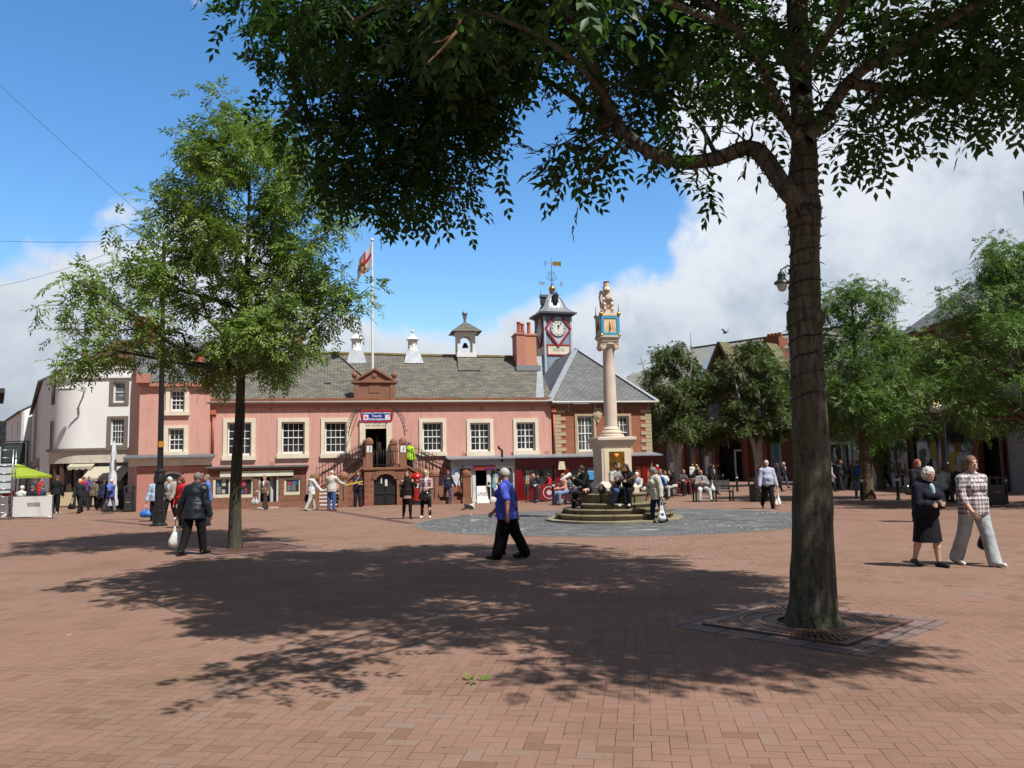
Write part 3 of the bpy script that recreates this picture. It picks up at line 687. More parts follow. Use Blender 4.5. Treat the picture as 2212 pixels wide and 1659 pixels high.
# ---------------- the brick wing at the right end with a hipped roof
S0, S1 = fs(1197), fs(1409)
t = thing('brick_wing', 'red brick wing with buff quoins and a hipped slate roof right of the pink hall', 'building', HO, HA)
zt = fz(1300, 872)
wA, wB = rect(1243.6, 1289.6, 892.6, 983.5, 0), rect(1318, 1366, 892.6, 979, 0)
b = MB(); hl = []
for (a, c, z0, z1) in (wA, wB): hl.append((a + .14, c - .14, z0 + .2, z1 - .15))
b.wall(S0 + .003, S1, zf1, zt, hl, -.02, .35); b.wall(S0 + .003, S1, 0, zf1, [(S0 + .3, S1 - .5, 0, 2.3)], -.02, .35)
b.box(S1 - .35, S1, .35, 9, 0, zt); b.box(S0 + .003, S0 + .3, .35, 9, 0, zt)
b.build('wall', bricks('wing_brick', S(174, 110, 84), S(160, 100, 76), S(146, 106, 86), .5, .16, .008, big=.08), t)
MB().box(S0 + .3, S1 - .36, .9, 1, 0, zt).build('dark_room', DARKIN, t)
b = MB(); n = 12; h = (zt - zf1 - .55) / n
for x0_, sgn in ((S0 + .06, 1), (S1 + .02, -1)):
    b = MB()
    for k in range(n):
        l = .62 if k % 2 else .36
        b.box(min(x0_, x0_ + sgn * l), max(x0_, x0_ + sgn * l), -.06, .1, zf1 + .25 + k * h + .008, zf1 + .25 + (k + 1) * h - .008)
    b.build('quoins', BUFF, t, .01)
for (a, c, z0, z1), h_ in zip((wA, wB), hl):
    surround_(t, a, c, z0, z1, *h_, BUFF, y=-.08)
    sash(t, None, h_[0] + .005, h_[1] - .005, h_[2] + .005, h_[3] - .005, .1, 4, 4, WHITE, glassmat('pale_glass', (.05, .055, .05)), center=True)
b = MB(); b.box(S0 + .003, S1 + .03, -.08, .0, zt - .35, zt - .02); b.build('string_course', SANDR, t)
b = MB(); b.tube([(S0 - .1, -.35, zt + .06), (S1 + .35, -.35, zt + .06)], .06, 8)
for k in range(4): x = S0 + .8 + k * (S1 - S0 - 1) / 3; b.tube([(x, -.3, zt), (x, -.18, zt - .35), (x + .12, -.12, zt - .45)], .015, 5)
b.build('gutter', mat('gutter_white', S(196, 192, 186), .5), t)
za, ya, xa = 8.75, 4.6, (S0 + S1) / 2
zz0 = zt + .08
e0, e1 = S0 - .25, S1 + .35
rw = slate_roof('roof', [[(e0, -.3, zz0), (e1, -.3, zz0), (xa, ya, za)], [(e1, -.3, zz0), (e1, 9.5, zz0), (xa, 9.5, za), (xa, ya, za)],
                         [(e0, 9.5, zz0), (e0, -.3, zz0), (xa, ya, za), (xa, 9.5, za)]], SLATEB, t)
b = MB(); b.beam((e0, -.3, zz0 + .03), (xa, ya, za + .03), .34, .05); b.beam((e1, -.3, zz0 + .03), (xa, ya, za + .03), .34, .05); b.beam((e0 - .4, .1, zz0 + .12), (e0 + .6, RB + .2, ZR - .02), .42, .06)
b.build('lead_flashing', mat('bright_lead', S(178, 184, 192), .45, .12, 3, .003, 12, metal=.3), rw)
b = MB(); x, z = F(1291, 903, -.04); b.ext([(x - .2, z + .55), (x + .2, z + .55), (x + .26, z + .2), (x, z - .3), (x - .26, z + .2)], 'xz', -.12, -.021); b.ball((x, -.12, z + .15), (.16, .05, .25), 10); b.build('coat_of_arms', BUFF, t)
# ---------------- clock tower behind the ridge
TD = 10.5
FT = frame(HO.x, HO.y, HA)
tx = FT(1202.6, 720, TD)[0]; TW = (FT(1231.6, 720, TD)[0] - FT(1173.6, 720, TD)[0]) / 2
tz = lambda v: FT(1202, v, TD)[1]
tower = thing('clock_tower', 'blue grey clock tower with a leaded dome and weathervane behind the hall roof', 'clock tower',
              HO + Vector((math.cos(HA) * tx - math.sin(HA) * (TD + TW), math.sin(HA) * tx + math.cos(HA) * (TD + TW), 0)), HA + R(5))
zC = tz(684)
PB = mat('blue_grey_boards', S(138, 158, 180), .6, .1, 2, .004, 8, dirt=(S(176, 190, 204), .55))
PBL = mat('pale_blue_trim', S(186, 202, 216), .6, .08, 3)
b = MB(); b.box(-TW, TW, -TW, TW, 0, zC); b.build('shaft', PB, tower)
b = MB()
for sx in (-1, 1):
    for sy in (-1, 1): b.box(sx * TW - .07, sx * TW + .07, sy * TW - .07, sy * TW + .07, 6, zC - .002)
for k in range(1, 5): x = -TW + 2 * TW * k / 5; b.box(x - .012, x + .012, -TW - .012, -TW + .01, 7, zC); b.box(-TW - .012, -TW + .01, x - .012, x + .012, 7, zC)
b.build('board_battens', PBL, tower)
b = MB()
for k, (o_, z0, z1) in enumerate(((.1, 0, .08), (.2, .081, .17), (.36, .171, .28))): b.box(-TW - o_, TW + o_, -TW - o_, TW + o_, zC + z0, zC + z1)
b.build('cornice', mat('dark_blue_grey', S(88, 98, 110), .5, .1, 3), tower)
# ogee dome of square plan
prof = [(TW + .38, 0), (TW + .08, .18), (TW - .18, .42), (TW - .30, .75), (TW - .42, 1.05), (TW - .62, 1.3), (TW - .86, 1.46), (.16, 1.66), (.10, 1.9)]
b = MB(); vs = []; N = 24
for r, z in prof:
    for k in range(N):
        a = 2 * math.pi * (k + .5) / N; q = 1 / max(abs(math.cos(a)), abs(math.sin(a))); q = min(q, 1.30)
        vs.append((r * q * math.cos(a), r * q * math.sin(a), zC + .281 + z))
b.add(vs, [(i * N + k, i * N + (k + 1) % N, (i + 1) * N + (k + 1) % N, (i + 1) * N + k) for i in range(len(prof) - 1) for k in range(N)], 0, True)
for k in range(-2, 3):
    for ax in (0, 1):
        for sgn in (-1, 1):
            pts = [((k * r * .42, sgn * r, zC + .281 + z) if ax == 0 else (sgn * r, k * r * .42, zC + .281 + z)) for r, z in prof[:-1]]
            b.tube(pts, .018, 5)
b.build('dome', LEAD, tower)
for sx, sy, a in ((0, -1, 0), (-1, 0, -90)):
    m_ = Matrix.Rotation(R(a), 4, 'Z')
    b = MB(); b.box(-.14, .14, -TW + .1, -TW + .7, zC + 1.0, zC + 1.5); b.ext([(-.2, zC + 1.5), (.2, zC + 1.5), (0, zC + 1.72)], 'xz', -TW + .05, -TW + .7); b.cyl((0, -TW + .1, zC + 1.7), (0, -TW + .1, zC + 2.0), .02, .005, 6)
    for k in range(5): b.box(-.1, .1, -TW + .075, -TW + .099, zC + 1.05 + k * .09, zC + 1.09 + k * .09)
    b.xf(m_).build('louvred_dormer', mat('dark_louvre', S(50, 54, 58), .6), tower)
zB = tz(618)
b = MB(); b.lathe([(.10, 0), (.13, .08), (.07, .16), (.06, .3)], (0, 0, zC + 2.1), 12); b.cyl((0, 0, zC + 2.2), (0, 0, zB), .05, .04); b.build('finial_neck', LEAD, tower)
MB().ball((0, 0, zB), .23, 16).build('gilded_ball', GOLD, tower)
zV = tz(549)
b = MB(); b.cyl((0, 0, zB + .2), (0, 0, zV), .028, .012, 6); b.tube([(-.62, 0, zB + .33), (.62, 0, zB + .33)], .012, 5); b.tube([(0, -.5, zB + .33), (0, .5, zB + .33)], .012, 5)
for sgn in (-1, 1):
    for z_, r_ in ((zB + .85, .2), (zB + 1.15, .13), (zB + .65, .1)): scroll(b, (sgn * r_, z_), r_, 0, 1.2, -1.5, sgn, .014)
b.tube([(-.62, 0, zV - .42), (.5, 0, zV - .42)], .014, 5)
for sgn in (-1, 1): scroll(b, (-.45, zV - .42 + sgn * .1), .1, 0, 1.2, -sgn * 1.5, 1, .012)
vn = b.build('weathervane', mat('vane_iron', S(70, 84, 110), .5, .1, 3, metal=.4), tower)
b = MB(); b.box(.1, .72, -.012, .012, zV - .56, zV - .26); b.build('vane_plate', GOLD, vn)
for c, x in (('W', -.72), ('E', .72)): text('compass_letter', c, GOLD, vn, (x, 0, zB + .36), .42, bold=.004)
zD = tz(710); rd = (FT(1220.5, 710, TD)[0] - FT(1203.5, 710, TD)[0]) * .97
for a in (0, -90):
    m_ = Matrix.Rotation(R(a), 4, 'Z'); y = -TW
    hh = TW - .03
    b = MB()
    for q in range(4):
        p = [(hh * 1.0 * math.cos(q * math.pi / 2 + x * math.pi / 2), zD + hh * 1.32 * math.sin(q * math.pi / 2 + x * math.pi / 2)) for x in (0, 1)]
        b.beam((p[0][0], y - .05, p[0][1]), (p[1][0], y - .05, p[1][1]), .1, .12)
    fr = b.xf(m_).build('clock_frame', mat('clock_red', S(176, 44, 48), .5), tower)
    b = MB(); b.ext([(hh, zD), (0, zD + hh * 1.32), (-hh, zD), (0, zD - hh * 1.32)], 'xz', y - .03, y + .01); b.xf(m_).build('dial_board', PBL, fr)
    b = MB(); b.cyl((0, y - .075, zD), (0, y - .03, zD), rd * 1.06, rd * 1.06, 40); b.xf(m_).build('dial_rim', BLACK, fr)
    b = MB(); b.cyl((0, y - .085, zD), (0, y - .075, zD), rd * .99, rd * .99, 40); b.xf(m_).build('dial', mat('dial_white', S(236, 236, 232), .5), fr)
    b = MB()
    for k in range(12):
        an = 2 * math.pi * k / 12; rot = Matrix.Rotation(an, 3, 'Y')
        for w_ in ((-.04, .04) if k % 3 else (-.06, 0, .06)): b.obox(rot @ Vector((w_ * rd * 1.6, 0, rd * .80)) + Vector((0, y - .088, zD)), (rd * .022, .004, rd * .12), rot)
    for k in range(60):
        an = 2 * math.pi * k / 60; rot = Matrix.Rotation(an, 3, 'Y'); b.obox(rot @ Vector((0, 0, rd * .95)) + Vector((0, y - .088, zD)), (rd * .012, .003, rd * .02), rot)
    b.xf(m_).build('numerals', BLACK, fr)
    b = MB()
    for an, l, w_ in ((R(2), .5, .05), (R(30), .8, .035)):
        rot = Matrix.Rotation(an, 3, 'Y'); b.obox(rot @ Vector((0, 0, rd * l * .42)) + Vector((0, y - .1, zD)), (rd * w_, .006, rd * l * .55), rot)
    b.ball((0, y - .1, zD + rd * .36), (rd * .12, .006, rd * .12), 10); b.xf(m_).build('clock_hands', BLACK, fr)
    z0, z1 = tz(768), tz(744)
    b = MB(); b.wall(-hh + .08, hh - .02, z0, z1, [(-hh + .16, hh - .1, z0 + .08, z1 - .08)], y - .06, y); b.xf(m_).build('plaque_frame', mat('clock_red', S(176, 44, 48), .5), tower)
    b = MB(); b.box(-hh + .16, hh - .1, y - .03, y + .01, z0 + .08, z1 - .08); pq = b.xf(m_).build('plaque', mat('plaque_cream', S(232, 224, 204), .6), tower)
    if a == 0: text('plaque_lettering', 'RESTORED BY\nROTARY 1984', mat('faded_ink', S(176, 168, 156), .8), tower, (.02, y - .034, (z0 + z1) / 2), .13)
# ---------------- things standing on the hall roof
def hall_pt(u, v, off): s, z = F(u, v, off); return s, off, z
def onroof(u, d): return fs(u, d), d, RZ(d)
ch = thing('chimney_stack', 'pink rendered double chimney with three red pots below the clock tower', 'chimney', HO, HA)
s0, s1, sm = fs(1117.7, 3.6), fs(1161.6, 3.6), fs(1136, 3.6); zt_ = fz(1140, 722, 3.6)
b = MB(); b.box(s0, sm, 3.1, 4.3, RZ(3.0), zt_ - .1); b.box(s0 - .05, sm, 3.05, 4.35, zt_ - .1, zt_); b.build('stack', PINKT, ch)
b = MB(); b.box(sm + .002, s1, 3.18, 4.4, RZ(3.0), zt_ - .14); b.box(sm + .002, s1 + .04, 3.13, 4.45, zt_ - .14, zt_ - .04); b.build('stack', mat('orange_render', S(208, 146, 118), .8, .06, 2), ch)
for u, d in ((1127, 3.5), (1135, 4.0), (1149, 3.6)):
    s = fs(u, d); MB().lathe([(.13, -.1), (.13, .05), (.105, .08), (.095, .58), (.12, .6), (.12, .68), (.09, .7)], (s, d, zt_), 12).build('pot', TERRA, ch)
b = MB(); b.box(s0 - .08, s1 + .15, 2.86, 3.1, RZ(2.9) - .05, RZ(3.1) + .12); b.build('lead_apron', LEAD, ch)
ch = thing('chimney_stack', 'low mossy stone chimney with one tall red pot on the hall ridge', 'chimney', HO, HA)
s = fs(643, RB); b = MB(); b.box(s - .33, s + .33, RB - .4, RB + .4, ZR - .6, ZR + .38); b.build('stack', SANDM, ch)
MB().lathe([(.14, 0), (.12, .06), (.11, .7), (.14, .72), (.14, .8)], (s, RB, ZR + .36), 12).build('pot', TERRA, ch)
for u, lab in ((622, 'white turned roof ventilator partly behind the slender tree'), (770, 'white turned roof ventilator left of the flagpole'), (893.5, 'white turned roof ventilator between flagpole and bell turret')):
    v = thing('roof_ventilator', lab, 'roof vent', HO, HA, 'white ventilators on the hall ridge'); s = fs(u, RB)
    zz_ = ZR - .1
    b = MB(); b.add([(s - .55, RB - .85, RZ(RB - .85) + .03), (s + .55, RB - .85, RZ(RB - .85) + .03), (s + .36, RB - .3, ZR + .2), (s - .36, RB - .3, ZR + .2), (s - .55, RB + .85, RZ(RB - .85)), (s + .55, RB + .85, RZ(RB - .85)), (s + .36, RB + .3, ZR + .2), (s - .36, RB + .3, ZR + .2)],
                    [(0, 1, 2, 3), (1, 5, 6, 2), (4, 0, 3, 7), (5, 4, 7, 6), (3, 2, 6, 7)]); b.build('lead_skirt', LEAD, v)
    b = MB(); b.lathe([(.33, 0), (.33, .14), (.27, .18), (.22, .4), (.22, .62), (.29, .66), (.29, .74), (.36, .76)], (s, RB, ZR + .12), 16)
    for k in range(8): a = 2 * math.pi * k / 8; b.cyl((s + .235 * math.cos(a), RB + .235 * math.sin(a), ZR + .3), (s + .235 * math.cos(a), RB + .235 * math.sin(a), ZR + .76), .03, .03, 6)
    b.build('drum', WHITE, v)
    MB().lathe([(.38, 0), (.25, .13), (.09, .3), (.04, .33), (.04, .42), (.08, .46), (.085, .53), (.04, .59), (.01, .61)], (s, RB, ZR + .885), 16).build('cap', WHITE, v)
bt = thing('bell_turret', 'white open bell turret with a little slate cap and ball on the ridge', 'bell turret', HO, HA)
s = fs(1009, RB); hw = (fs(1029.8, RB) - fs(988.7, RB)) / 2 * .92; z0 = fz(1009, 771, RB); z1 = fz(1009, 724, RB)
b = MB(); bw = fs(1041, RB - 1.4) - s
b.add([(s - bw, RB - 1.5, RZ(RB - 1.5) + .02), (s + bw, RB - 1.5, RZ(RB - 1.5) + .02), (s + hw * 1.05, RB - hw, z0 - .08), (s - hw * 1.05, RB - hw, z0 - .08), (s - bw, RB + 1.5, RZ(RB - 1.5)), (s + bw, RB + 1.5, RZ(RB - 1.5)), (s + hw * 1.05, RB + hw, z0 - .08), (s - hw * 1.05, RB + hw, z0 - .08)],
      [(0, 1, 2, 3), (1, 5, 6, 2), (4, 0, 3, 7), (5, 4, 7, 6), (3, 2, 6, 7)]); b.build('slate_base', SLATE, bt)
b = MB(); b.box(s - hw - .06, s + hw + .06, RB - hw - .06, RB + hw + .06, z0 - .08, z0 + .18)
for sx in (-1, 1):
    for sy in (-1, 1): b.box(s + sx * (hw - .07) - .08, s + sx * (hw - .07) + .08, RB + sy * (hw - .07) - .08, RB + sy * (hw - .07) + .08, z0 + .18, z1)
zA = z1 - .12
for sy in (-1, 1):
    A = [(s + (hw - .15) * math.cos(math.pi * k / 10), zA - .35 + .38 * math.sin(math.pi * k / 10)) for k in range(11)]
    yy = RB + sy * (hw - .06)
    b.ext([(s + hw - .14, zA - .36), (s + hw - .14, z1), (s - hw + .14, z1), (s - hw + .14, zA - .36)] + A[::-1], 'xz', yy - .05, yy + .05)
    xx = s + sy * (hw - .06); A2 = [(RB + (q[0] - s), q[1]) for q in A]
    b.ext([(RB + hw - .14, zA - .36), (RB + hw - .14, z1), (RB - hw + .14, z1), (RB - hw + .14, zA - .36)] + A2[::-1], 'yz', xx - .05, xx + .05)
b.box(s - hw - .1, s + hw + .1, RB - hw - .1, RB + hw + .1, z1 + .001, z1 + .1); b.build('open_frame', WHITE, bt)
z2 = fz(1009, 698, RB); q = hw + .38
b = MB(); vs = []
for r, z in ((q, z1 + .101), (q * .8, z1 + .24), (q * .16, z2)): vs += [(s + x * r, RB + y * r, z) for x, y in ((-1, -1), (1, -1), (1, 1), (-1, 1))]
b.add(vs, [(i * 4 + k, i * 4 + (k + 1) % 4, i * 4 + 4 + (k + 1) % 4, i * 4 + 4 + k) for i in range(2) for k in range(4)] + [(8, 9, 10, 11), (3, 2, 1, 0)]); b.build('cap', SLATE, bt)
MB().lathe([(.09, 0), (.07, .2), (.13, .32), (.13, .36), (.06, .4)], (s, RB, z2), 12).build('finial', LEAD, bt)
MB().ball((s, RB, z2 + .55), .17, 12).build('ball', LEAD, bt)
MB().lathe([(.19, 0), (.17, .08), (.12, .2), (.07, .28), (.01, .3)], (s, RB, z1 - .75), 14).build('bell', mat('bronze', S(60, 52, 38), .4, metal=.6), bt)
fp = thing('flagpole', 'tall white flagpole behind the red sandstone pediment', 'flagpole', HO, HA)
s, yq = fs(805.5, 1.4), 1.4; zt_ = fz(807, 521, 1.4)
b = MB(); b.cyl((s, yq, RZ(1.4) - .2), (s, yq, zt_), .075, .045, 10); b.lathe([(.03, 0), (.1, .04), (.1, .1), (.04, .16)], (s, yq, zt_), 10); b.build('pole', WHITE, fp)
fl = MB(); nU, nV = 14, 10; vs, fs_ = [], []
fh, fw_ = 1.2, 1.2
for j in range(nV + 1):
    for i in range(nU + 1):
        x = i / nU; yv = j / nV
        vs.append((s - .06 - fw_ * x * (.62 - .05 * yv), yq + .35 * x * math.sin(2.2 * x * math.pi + yv * 1.6) * .6 + .3 * x, zt_ - .12 - fh * (1 - yv) - 1.0 * x ** 1.25 - .12 * math.sin(x * 5)))
for j in range(nV):
    for i in range(nU):
        a = j * (nU + 1) + i; xc, yc = (i + .5) / nU, (j + .5) / nV
        fl.add([vs[a], vs[a + 1], vs[a + nU + 2], vs[a + nU + 1]], [(0, 1, 2, 3)], 1 if abs(yc - .5) < .11 or abs(xc - .5) < .08 else 0, True)
def cloth(n, c):
    m, nt, bs = newmat(n); bs.inputs['Base Color'].default_value = (*c, 1); bs.inputs['Roughness'].default_value = .85
    tr = nd(nt, 'ShaderNodeBsdfTranslucent', {0: (*c, 1)}); ms = nd(nt, 'ShaderNodeMixShader', {0: .35, 1: bs.outputs[0], 2: tr.outputs[0]})
    nt.links.new(ms.outputs[0], nt.nodes['Material Output'].inputs[0]); return m
o = fl.build('flag', [cloth('white_cloth', S(228, 226, 228)), cloth('red_cloth', S(200, 36, 48))]); o.location = HO; o.rotation_euler = (0, 0, HA)
tag(o, 'white flag with a red cross hanging from the tall white pole', 'flag')
# ------------------------------------------------------------------ double outside stair up to the hall door
t = thing('entrance_stair', 'red sandstone double stair with iron railings up to the hall door', 'staircase', HO, HA)
YS = -1.5                                      # front face of the landing
a0, a1 = fs(787, YS), fs(877, YS); ZL = fz(830, 1009, YS)
k0, k1 = fs(807.6, YS), fs(857, YS); kz = fz(832, 1023.6, YS)
b = MB(); km = (k0 + k1) / 2; kr = (k1 - k0) / 2; rise = .38
arc = [(km + kr * math.cos(math.pi * q / 14), kz - rise + rise * math.sin(math.pi * q / 14)) for q in range(15)]
b.ext([(a0, 0), (k0, 0), (k0, kz - rise)] + arc[::-1][1:-1] + [(k1, kz - rise), (k1, 0), (a1, 0), (a1, ZL - .12), (a0, ZL - .12)], 'xz', YS, YS + .3)
b.box(a0, a0 + .3, YS + .3, -.005, 0, ZL - .12); b.box(a1 - .3, a1, YS + .3, -.005, 0, ZL - .12)
b.build('landing_wall', bricks('stair_sandstone', S(156, 102, 80), S(138, 90, 72), S(168, 138, 120), .55, .27, .014, dirt=S(124, 88, 70), dlo=.58), t)
b = MB()
for q in range(14):
    p, n_ = arc[q], arc[q + 1]; pm = ((p[0] + n_[0]) / 2, (p[1] + n_[1]) / 2); an = math.atan2(n_[1] - p[1], n_[0] - p[0])
    b.obox((pm[0], YS - .012, pm[1] + .12), (math.hypot(n_[0] - p[0], n_[1] - p[1]) / 2 - .006, .02, .12), Matrix.Rotation(-an, 3, 'Y'))
b.build('arch_stones', SANDR, t)
b = MB(); b.box(a0 - .06, a1 + .06, YS - .07, -.006, ZL - .118, ZL); b.build('landing_slab', SANDR, t)
gt = MB(); gt.ext([(k0 + .02, .02), (k1 - .02, .02), (k1 - .02, kz - rise)] + arc[1:-1] + [(k0 + .02, kz - rise)], 'xz', YS + .14, YS + .2)
for q in range(1, 9): x = k0 + (k1 - k0) * q / 9; gt.box(x - .012, x + .012, YS + .115, YS + .14, .02, kz - .12)
gt.box(k0 + .03, k1 - .03, YS + .10, YS + .14, .55, .63); gt.box(km - .02, km + .02, YS + .10, YS + .14, .02, kz - .02)
gate = gt.build('arched_gate', mat('black_gate', (.016, .016, .018), .5, .2, 3, dirt=(S(92, 92, 94), .68)), t)
for q in range(2): MB().box(km - .22 + q * .2, km - .16 + q * .26, YS + .09, YS + .1, .95 - q * .12 + .1, 1.35 - q * .1).build('notice', mat('paper', S(226, 226, 220), .8), gate)
def pier(s, y, z1, w_=.19, zb=0, cap=True):
    b = MB(); b.box(s - w_, s + w_, y - w_, y + w_, zb, z1 - .3); b.box(s - w_ - .03, s + w_ + .03, y - w_ - .03, y + w_ + .03, z1 - .3, z1 - .24)
    b.lathe([(w_ * 1.15, 0), (w_ * 1.2, .06), (w_ * .98, .17), (w_ * .5, .24), (.02, .26)], (s, y, z1 - .24), 14)
    return b
zp = fz(800, 946, YS)
for u, yy in ((790, -.25), (797.5, YS + .2), (849, -.25), (870.5, YS + .2)):
    s = fs(u + (1.5 if yy > -1 else 0), yy); pr = pier(s, yy, zp, .17, ZL + .001).build('gate_pier', SANDR, t, .01)
    if yy < -1:
        MB().box(s - .13, s + .13, yy - .19, yy - .172, fz(u, 977, YS), fz(u, 963, YS)).build('information_plate', mat('white_board', S(238, 238, 238), .5), pr)
        text('plate_symbol', 'i', mat('dark_ink', S(40, 40, 46), .6), pr, (s, yy - .195, fz(u, 970, YS)), .3, shear=.25, bold=.006)
def railing(b, p, q, h, n, z_hand=True):
    p, q = Vector(p), Vector(q)
    for k in range(n + 1):
        c = p + (q - p) * k / n; b.cyl(c, c + Vector((0, 0, h)), .014, .014, 5); b.cyl(c + Vector((0, 0, h)), c + Vector((0, 0, h + .12)), .016, .002, 5)
    for z_ in (h - .08, .12): b.beam(p + Vector((0, 0, z_)), q + Vector((0, 0, z_)), .04, .03)
b = MB(); railing(b, (fs(803, YS), YS + .15, ZL), (fs(865, YS), YS + .15, ZL), .85, 12); b.build('landing_railing', IRON, t)
WE = mat('white_step_edge', S(226, 226, 226), .6)
for sg, ue in ((-1, a0), (1, a1)):
    far = fs(681, -1.6) if sg < 0 else fs(1004, -1.6)
    inn = fs(742, -1.6) if sg < 0 else fs(935, -1.6)
    # bottom flight climbs towards the wall, upper flight runs along it
    zq, lo, hi = .85, min(far, inn), max(far, inn)
    b = MB(); e = MB()
    for k in range(5):
        y0 = -2.15 + k * .26
        b.box(lo + .14, hi - .14, y0, -.006, k * zq / 5 + .0, (k + 1) * zq / 5 - .002)
        if sg < 0: e.box(lo + .14, hi - .14, y0 - .006, y0 + .05, (k + 1) * zq / 5 - .07, (k + 1) * zq / 5)
    n = 6; L = abs(ue - inn)
    for k in range(n):
        xa = inn + sg * -1 * L * k / n; xb = ue
        b.box(min(xa, xb), max(xa, xb), -1.1, -.006, zq + (ZL - .12 - zq) * k / n, zq + (ZL - .12 - zq) * (k + 1) / n - .002)
    b.build('steps', mat('stair_tread_stone', S(150, 104, 82), .85, .15, 3), t)
    if sg < 0: e.build('step_edging', WE, t)
    b = MB(); x_i = inn
    b.ext([(x_i, 0), (ue - sg * .01 * -1, 0), (ue, ZL + .03), (ue, ZL - .1 + .13), (x_i, zq + .25)] if sg < 0 else [(ue, 0), (x_i, 0), (x_i, zq + .25), (ue, ZL + .03)], 'xz', YS - .02 + .2, YS + .38)
    b.build('sloping_side_wall', bricks('stair_side_stone', S(152, 102, 80), S(142, 94, 74), S(104, 70, 54), .6, .32, .02), t)
    b = MB(); b.beam((x_i, YS + .28, zq + .29), (ue, YS + .28, ZL + .07), .34, .09); b.build('sloping_coping', SANDR, t)
    for s, w_, zt_ in ((far, .2, 1.62), (inn, .2, 1.66)):
        pier(s, -2.1, zt_, w_).build('foot_pier', SANDM if s == far else SANDR, t, .01)
        b = MB(); b.box(s - .24, s + .24, -2.34, -1.86, 0, .28); b.build('pier_foot', SANDR, t)
    b = MB(); railing(b, (inn, YS + .28, zq + .33), (ue - sg * -.06, YS + .28, ZL + .12), .8, 11)
    if sg < 0:
        railing(b, (far + .0, -.3, zq + .1), (ue, -.12, ZL + .3), .95, 16)
    else:
        railing(b, (far, -.3, zq + .1), (ue, -.12, ZL + .3), .95, 16)
        railing(b, (far - .02, -2.0, .25), (far - .02, -.5, zq + .2), 1.0, 9)
    railing(b, (inn, -2.32, .02), (inn, -1.3, .3 + .3), 1.25, 6)
    b.beam((lo + .2 if sg < 0 else hi - .2, -.45, zq + .75), (ue, -.45, ZL + .85), .045, .045)
    b.build('railing', IRON, t)
MB().box(fs(682, -1.9), fs(688, -1.9), -1.78, -1.75, 1.35, 1.6).build('blue_plate', mat('blue_plate', S(66, 110, 176), .5), t)
MB().box(fs(975, -1.5), fs(981, -1.5), -1.8, -1.77, 1.4, 1.68).build('blue_plate', mat('blue_plate', S(66, 110, 176), .5), t)
# ------------------------------------------------------------------ three-storey pink house at the left end of the row
P = thing('corner_house', 'tall narrow pink house with two sash windows at the left end of the hall', 'house', HO, HA)
YB = -.25
c0, c1 = fs(298, YB), fs(452, YB) - .02
zt = fz(370, 829, YB)
w1, w2 = rect(355, 406, 836.5, 897.5, YB), rect(352.5, 406, 919, 984.5, YB)
zc0, zc1 = fz(370, 1006, YB), fz(370, 985, YB)
ins = []
for (a, c, z0, z1) in (w1, w2): ins.append((a + .2, c - .2, z0 + .2, z1 - .14))
sh = rect(344, 402, 1020, 1061, YB)
b = MB(); b.wall(c0, c1, 0, zt, ins + [(sh[0], sh[1], sh[2], sh[3])], YB, .3)
lx, ly = c0 - 1.9, 5.6
b.add([(c0, YB, 0), (c0, YB, zt), (lx, ly, zt), (lx, ly, 0)], [(0, 1, 2, 3)]); b.add([(c1, .3, 0), (c1, .3, zt), (c1, 8, zt), (c1, 8, 0)], [(0, 1, 2, 3)])
zr = fz(312, 738, 4.0); yr = 4.0
ROOF_Z, ROOF_R = zt + .05, zr
b.add([(c0, YB, zt), (lx, ly, zt), (c0 - 1.35, 4.0, zr - .06)], [(0, 1, 2)]); b.add([(c1, .3, ZC - 1), (c1, 8, ZC - 1), (c1, 8, zt), (c1, yr, zr - .1), (c1, .3, zt)], [(0, 1, 2, 3, 4)])
b.add([(c0, YB, zt), (c1, YB, zt), (c1, .3, zt), (c0, .3, zt)], [(0, 1, 2, 3)])
b.build('wall', PINK, P)
for (a, c, z0, z1), i_ in zip((w1, w2), ins):
    surround_(P, a, c, z0, z1, *i_, CREAM, y=YB - .06, d=YB + .03)
    sash(P, None, i_[0] + .01, i_[1] - .01, i_[2] + .005, i_[3] - .005, YB + .14, 3, 4)
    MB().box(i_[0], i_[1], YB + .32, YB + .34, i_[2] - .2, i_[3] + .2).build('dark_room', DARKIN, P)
slate_roof('roof', [[(c0 - .08, YB - .15, zt + .05), (c1 + .08, YB - .15, zt + .05), (c1 + .08, yr, zr), (c0 - 1.38, yr, zr)], [(c1 + .08, 8.2, zt), (lx, 8.2, zt), (c0 - 1.38, yr, zr), (c1 + .08, yr, zr)]], SLATEB, P)
b = MB(); b.box(c0 - .06, c1 + .06, YB - .2, YB - .001, zt - .14, zt + .02); b.box(c0 - .1, c0 + .5, YB - .3, YB - .1, zt + .021, zt + .45); b.box(c1 - .3, c1 + .1, YB - .3, YB - .1, zt + .021, zt + .45)
b.build('eaves_course', PINKT, P)
b = MB(); b.box(c0 - .35, c1 + .12, YB - .28, YB - .001, zc0, zc0 + (zc1 - zc0) * .6); b.box(c0 - .45, c1 + .2, YB - .42, YB - .001, zc0 + (zc1 - zc0) * .6 + .002, zc1 - .12); b.build('shop_cornice', CREAM, P)
b = MB(); b.ext([(YB - .5, zc1 - .118), (YB - .5, zc1 - .06), (YB - .001, zc1 + .08), (YB - .001, zc1 - .118)], 'yz', c0 - .55, c1 + .28); b.build('lead_roof', LEADD, P)
for x0, x1 in ((c0, c0 + 1.05), (c1 - 1.1, c1)): b = MB(); b.box(x0, x1, YB - .1, YB - .001, 0, zc0 - .25); b.box(x0 - .04, x1 + .04, YB - .14, YB - .001, zc0 - .248, zc0 - .05); b.build('pilaster', PINKT, P)
b = MB()
for k in range(5): z = .45 + k * .42; b.box(c0 + 1.06, sh[0] - .06, YB - .05, YB - .001, z, z + .38)
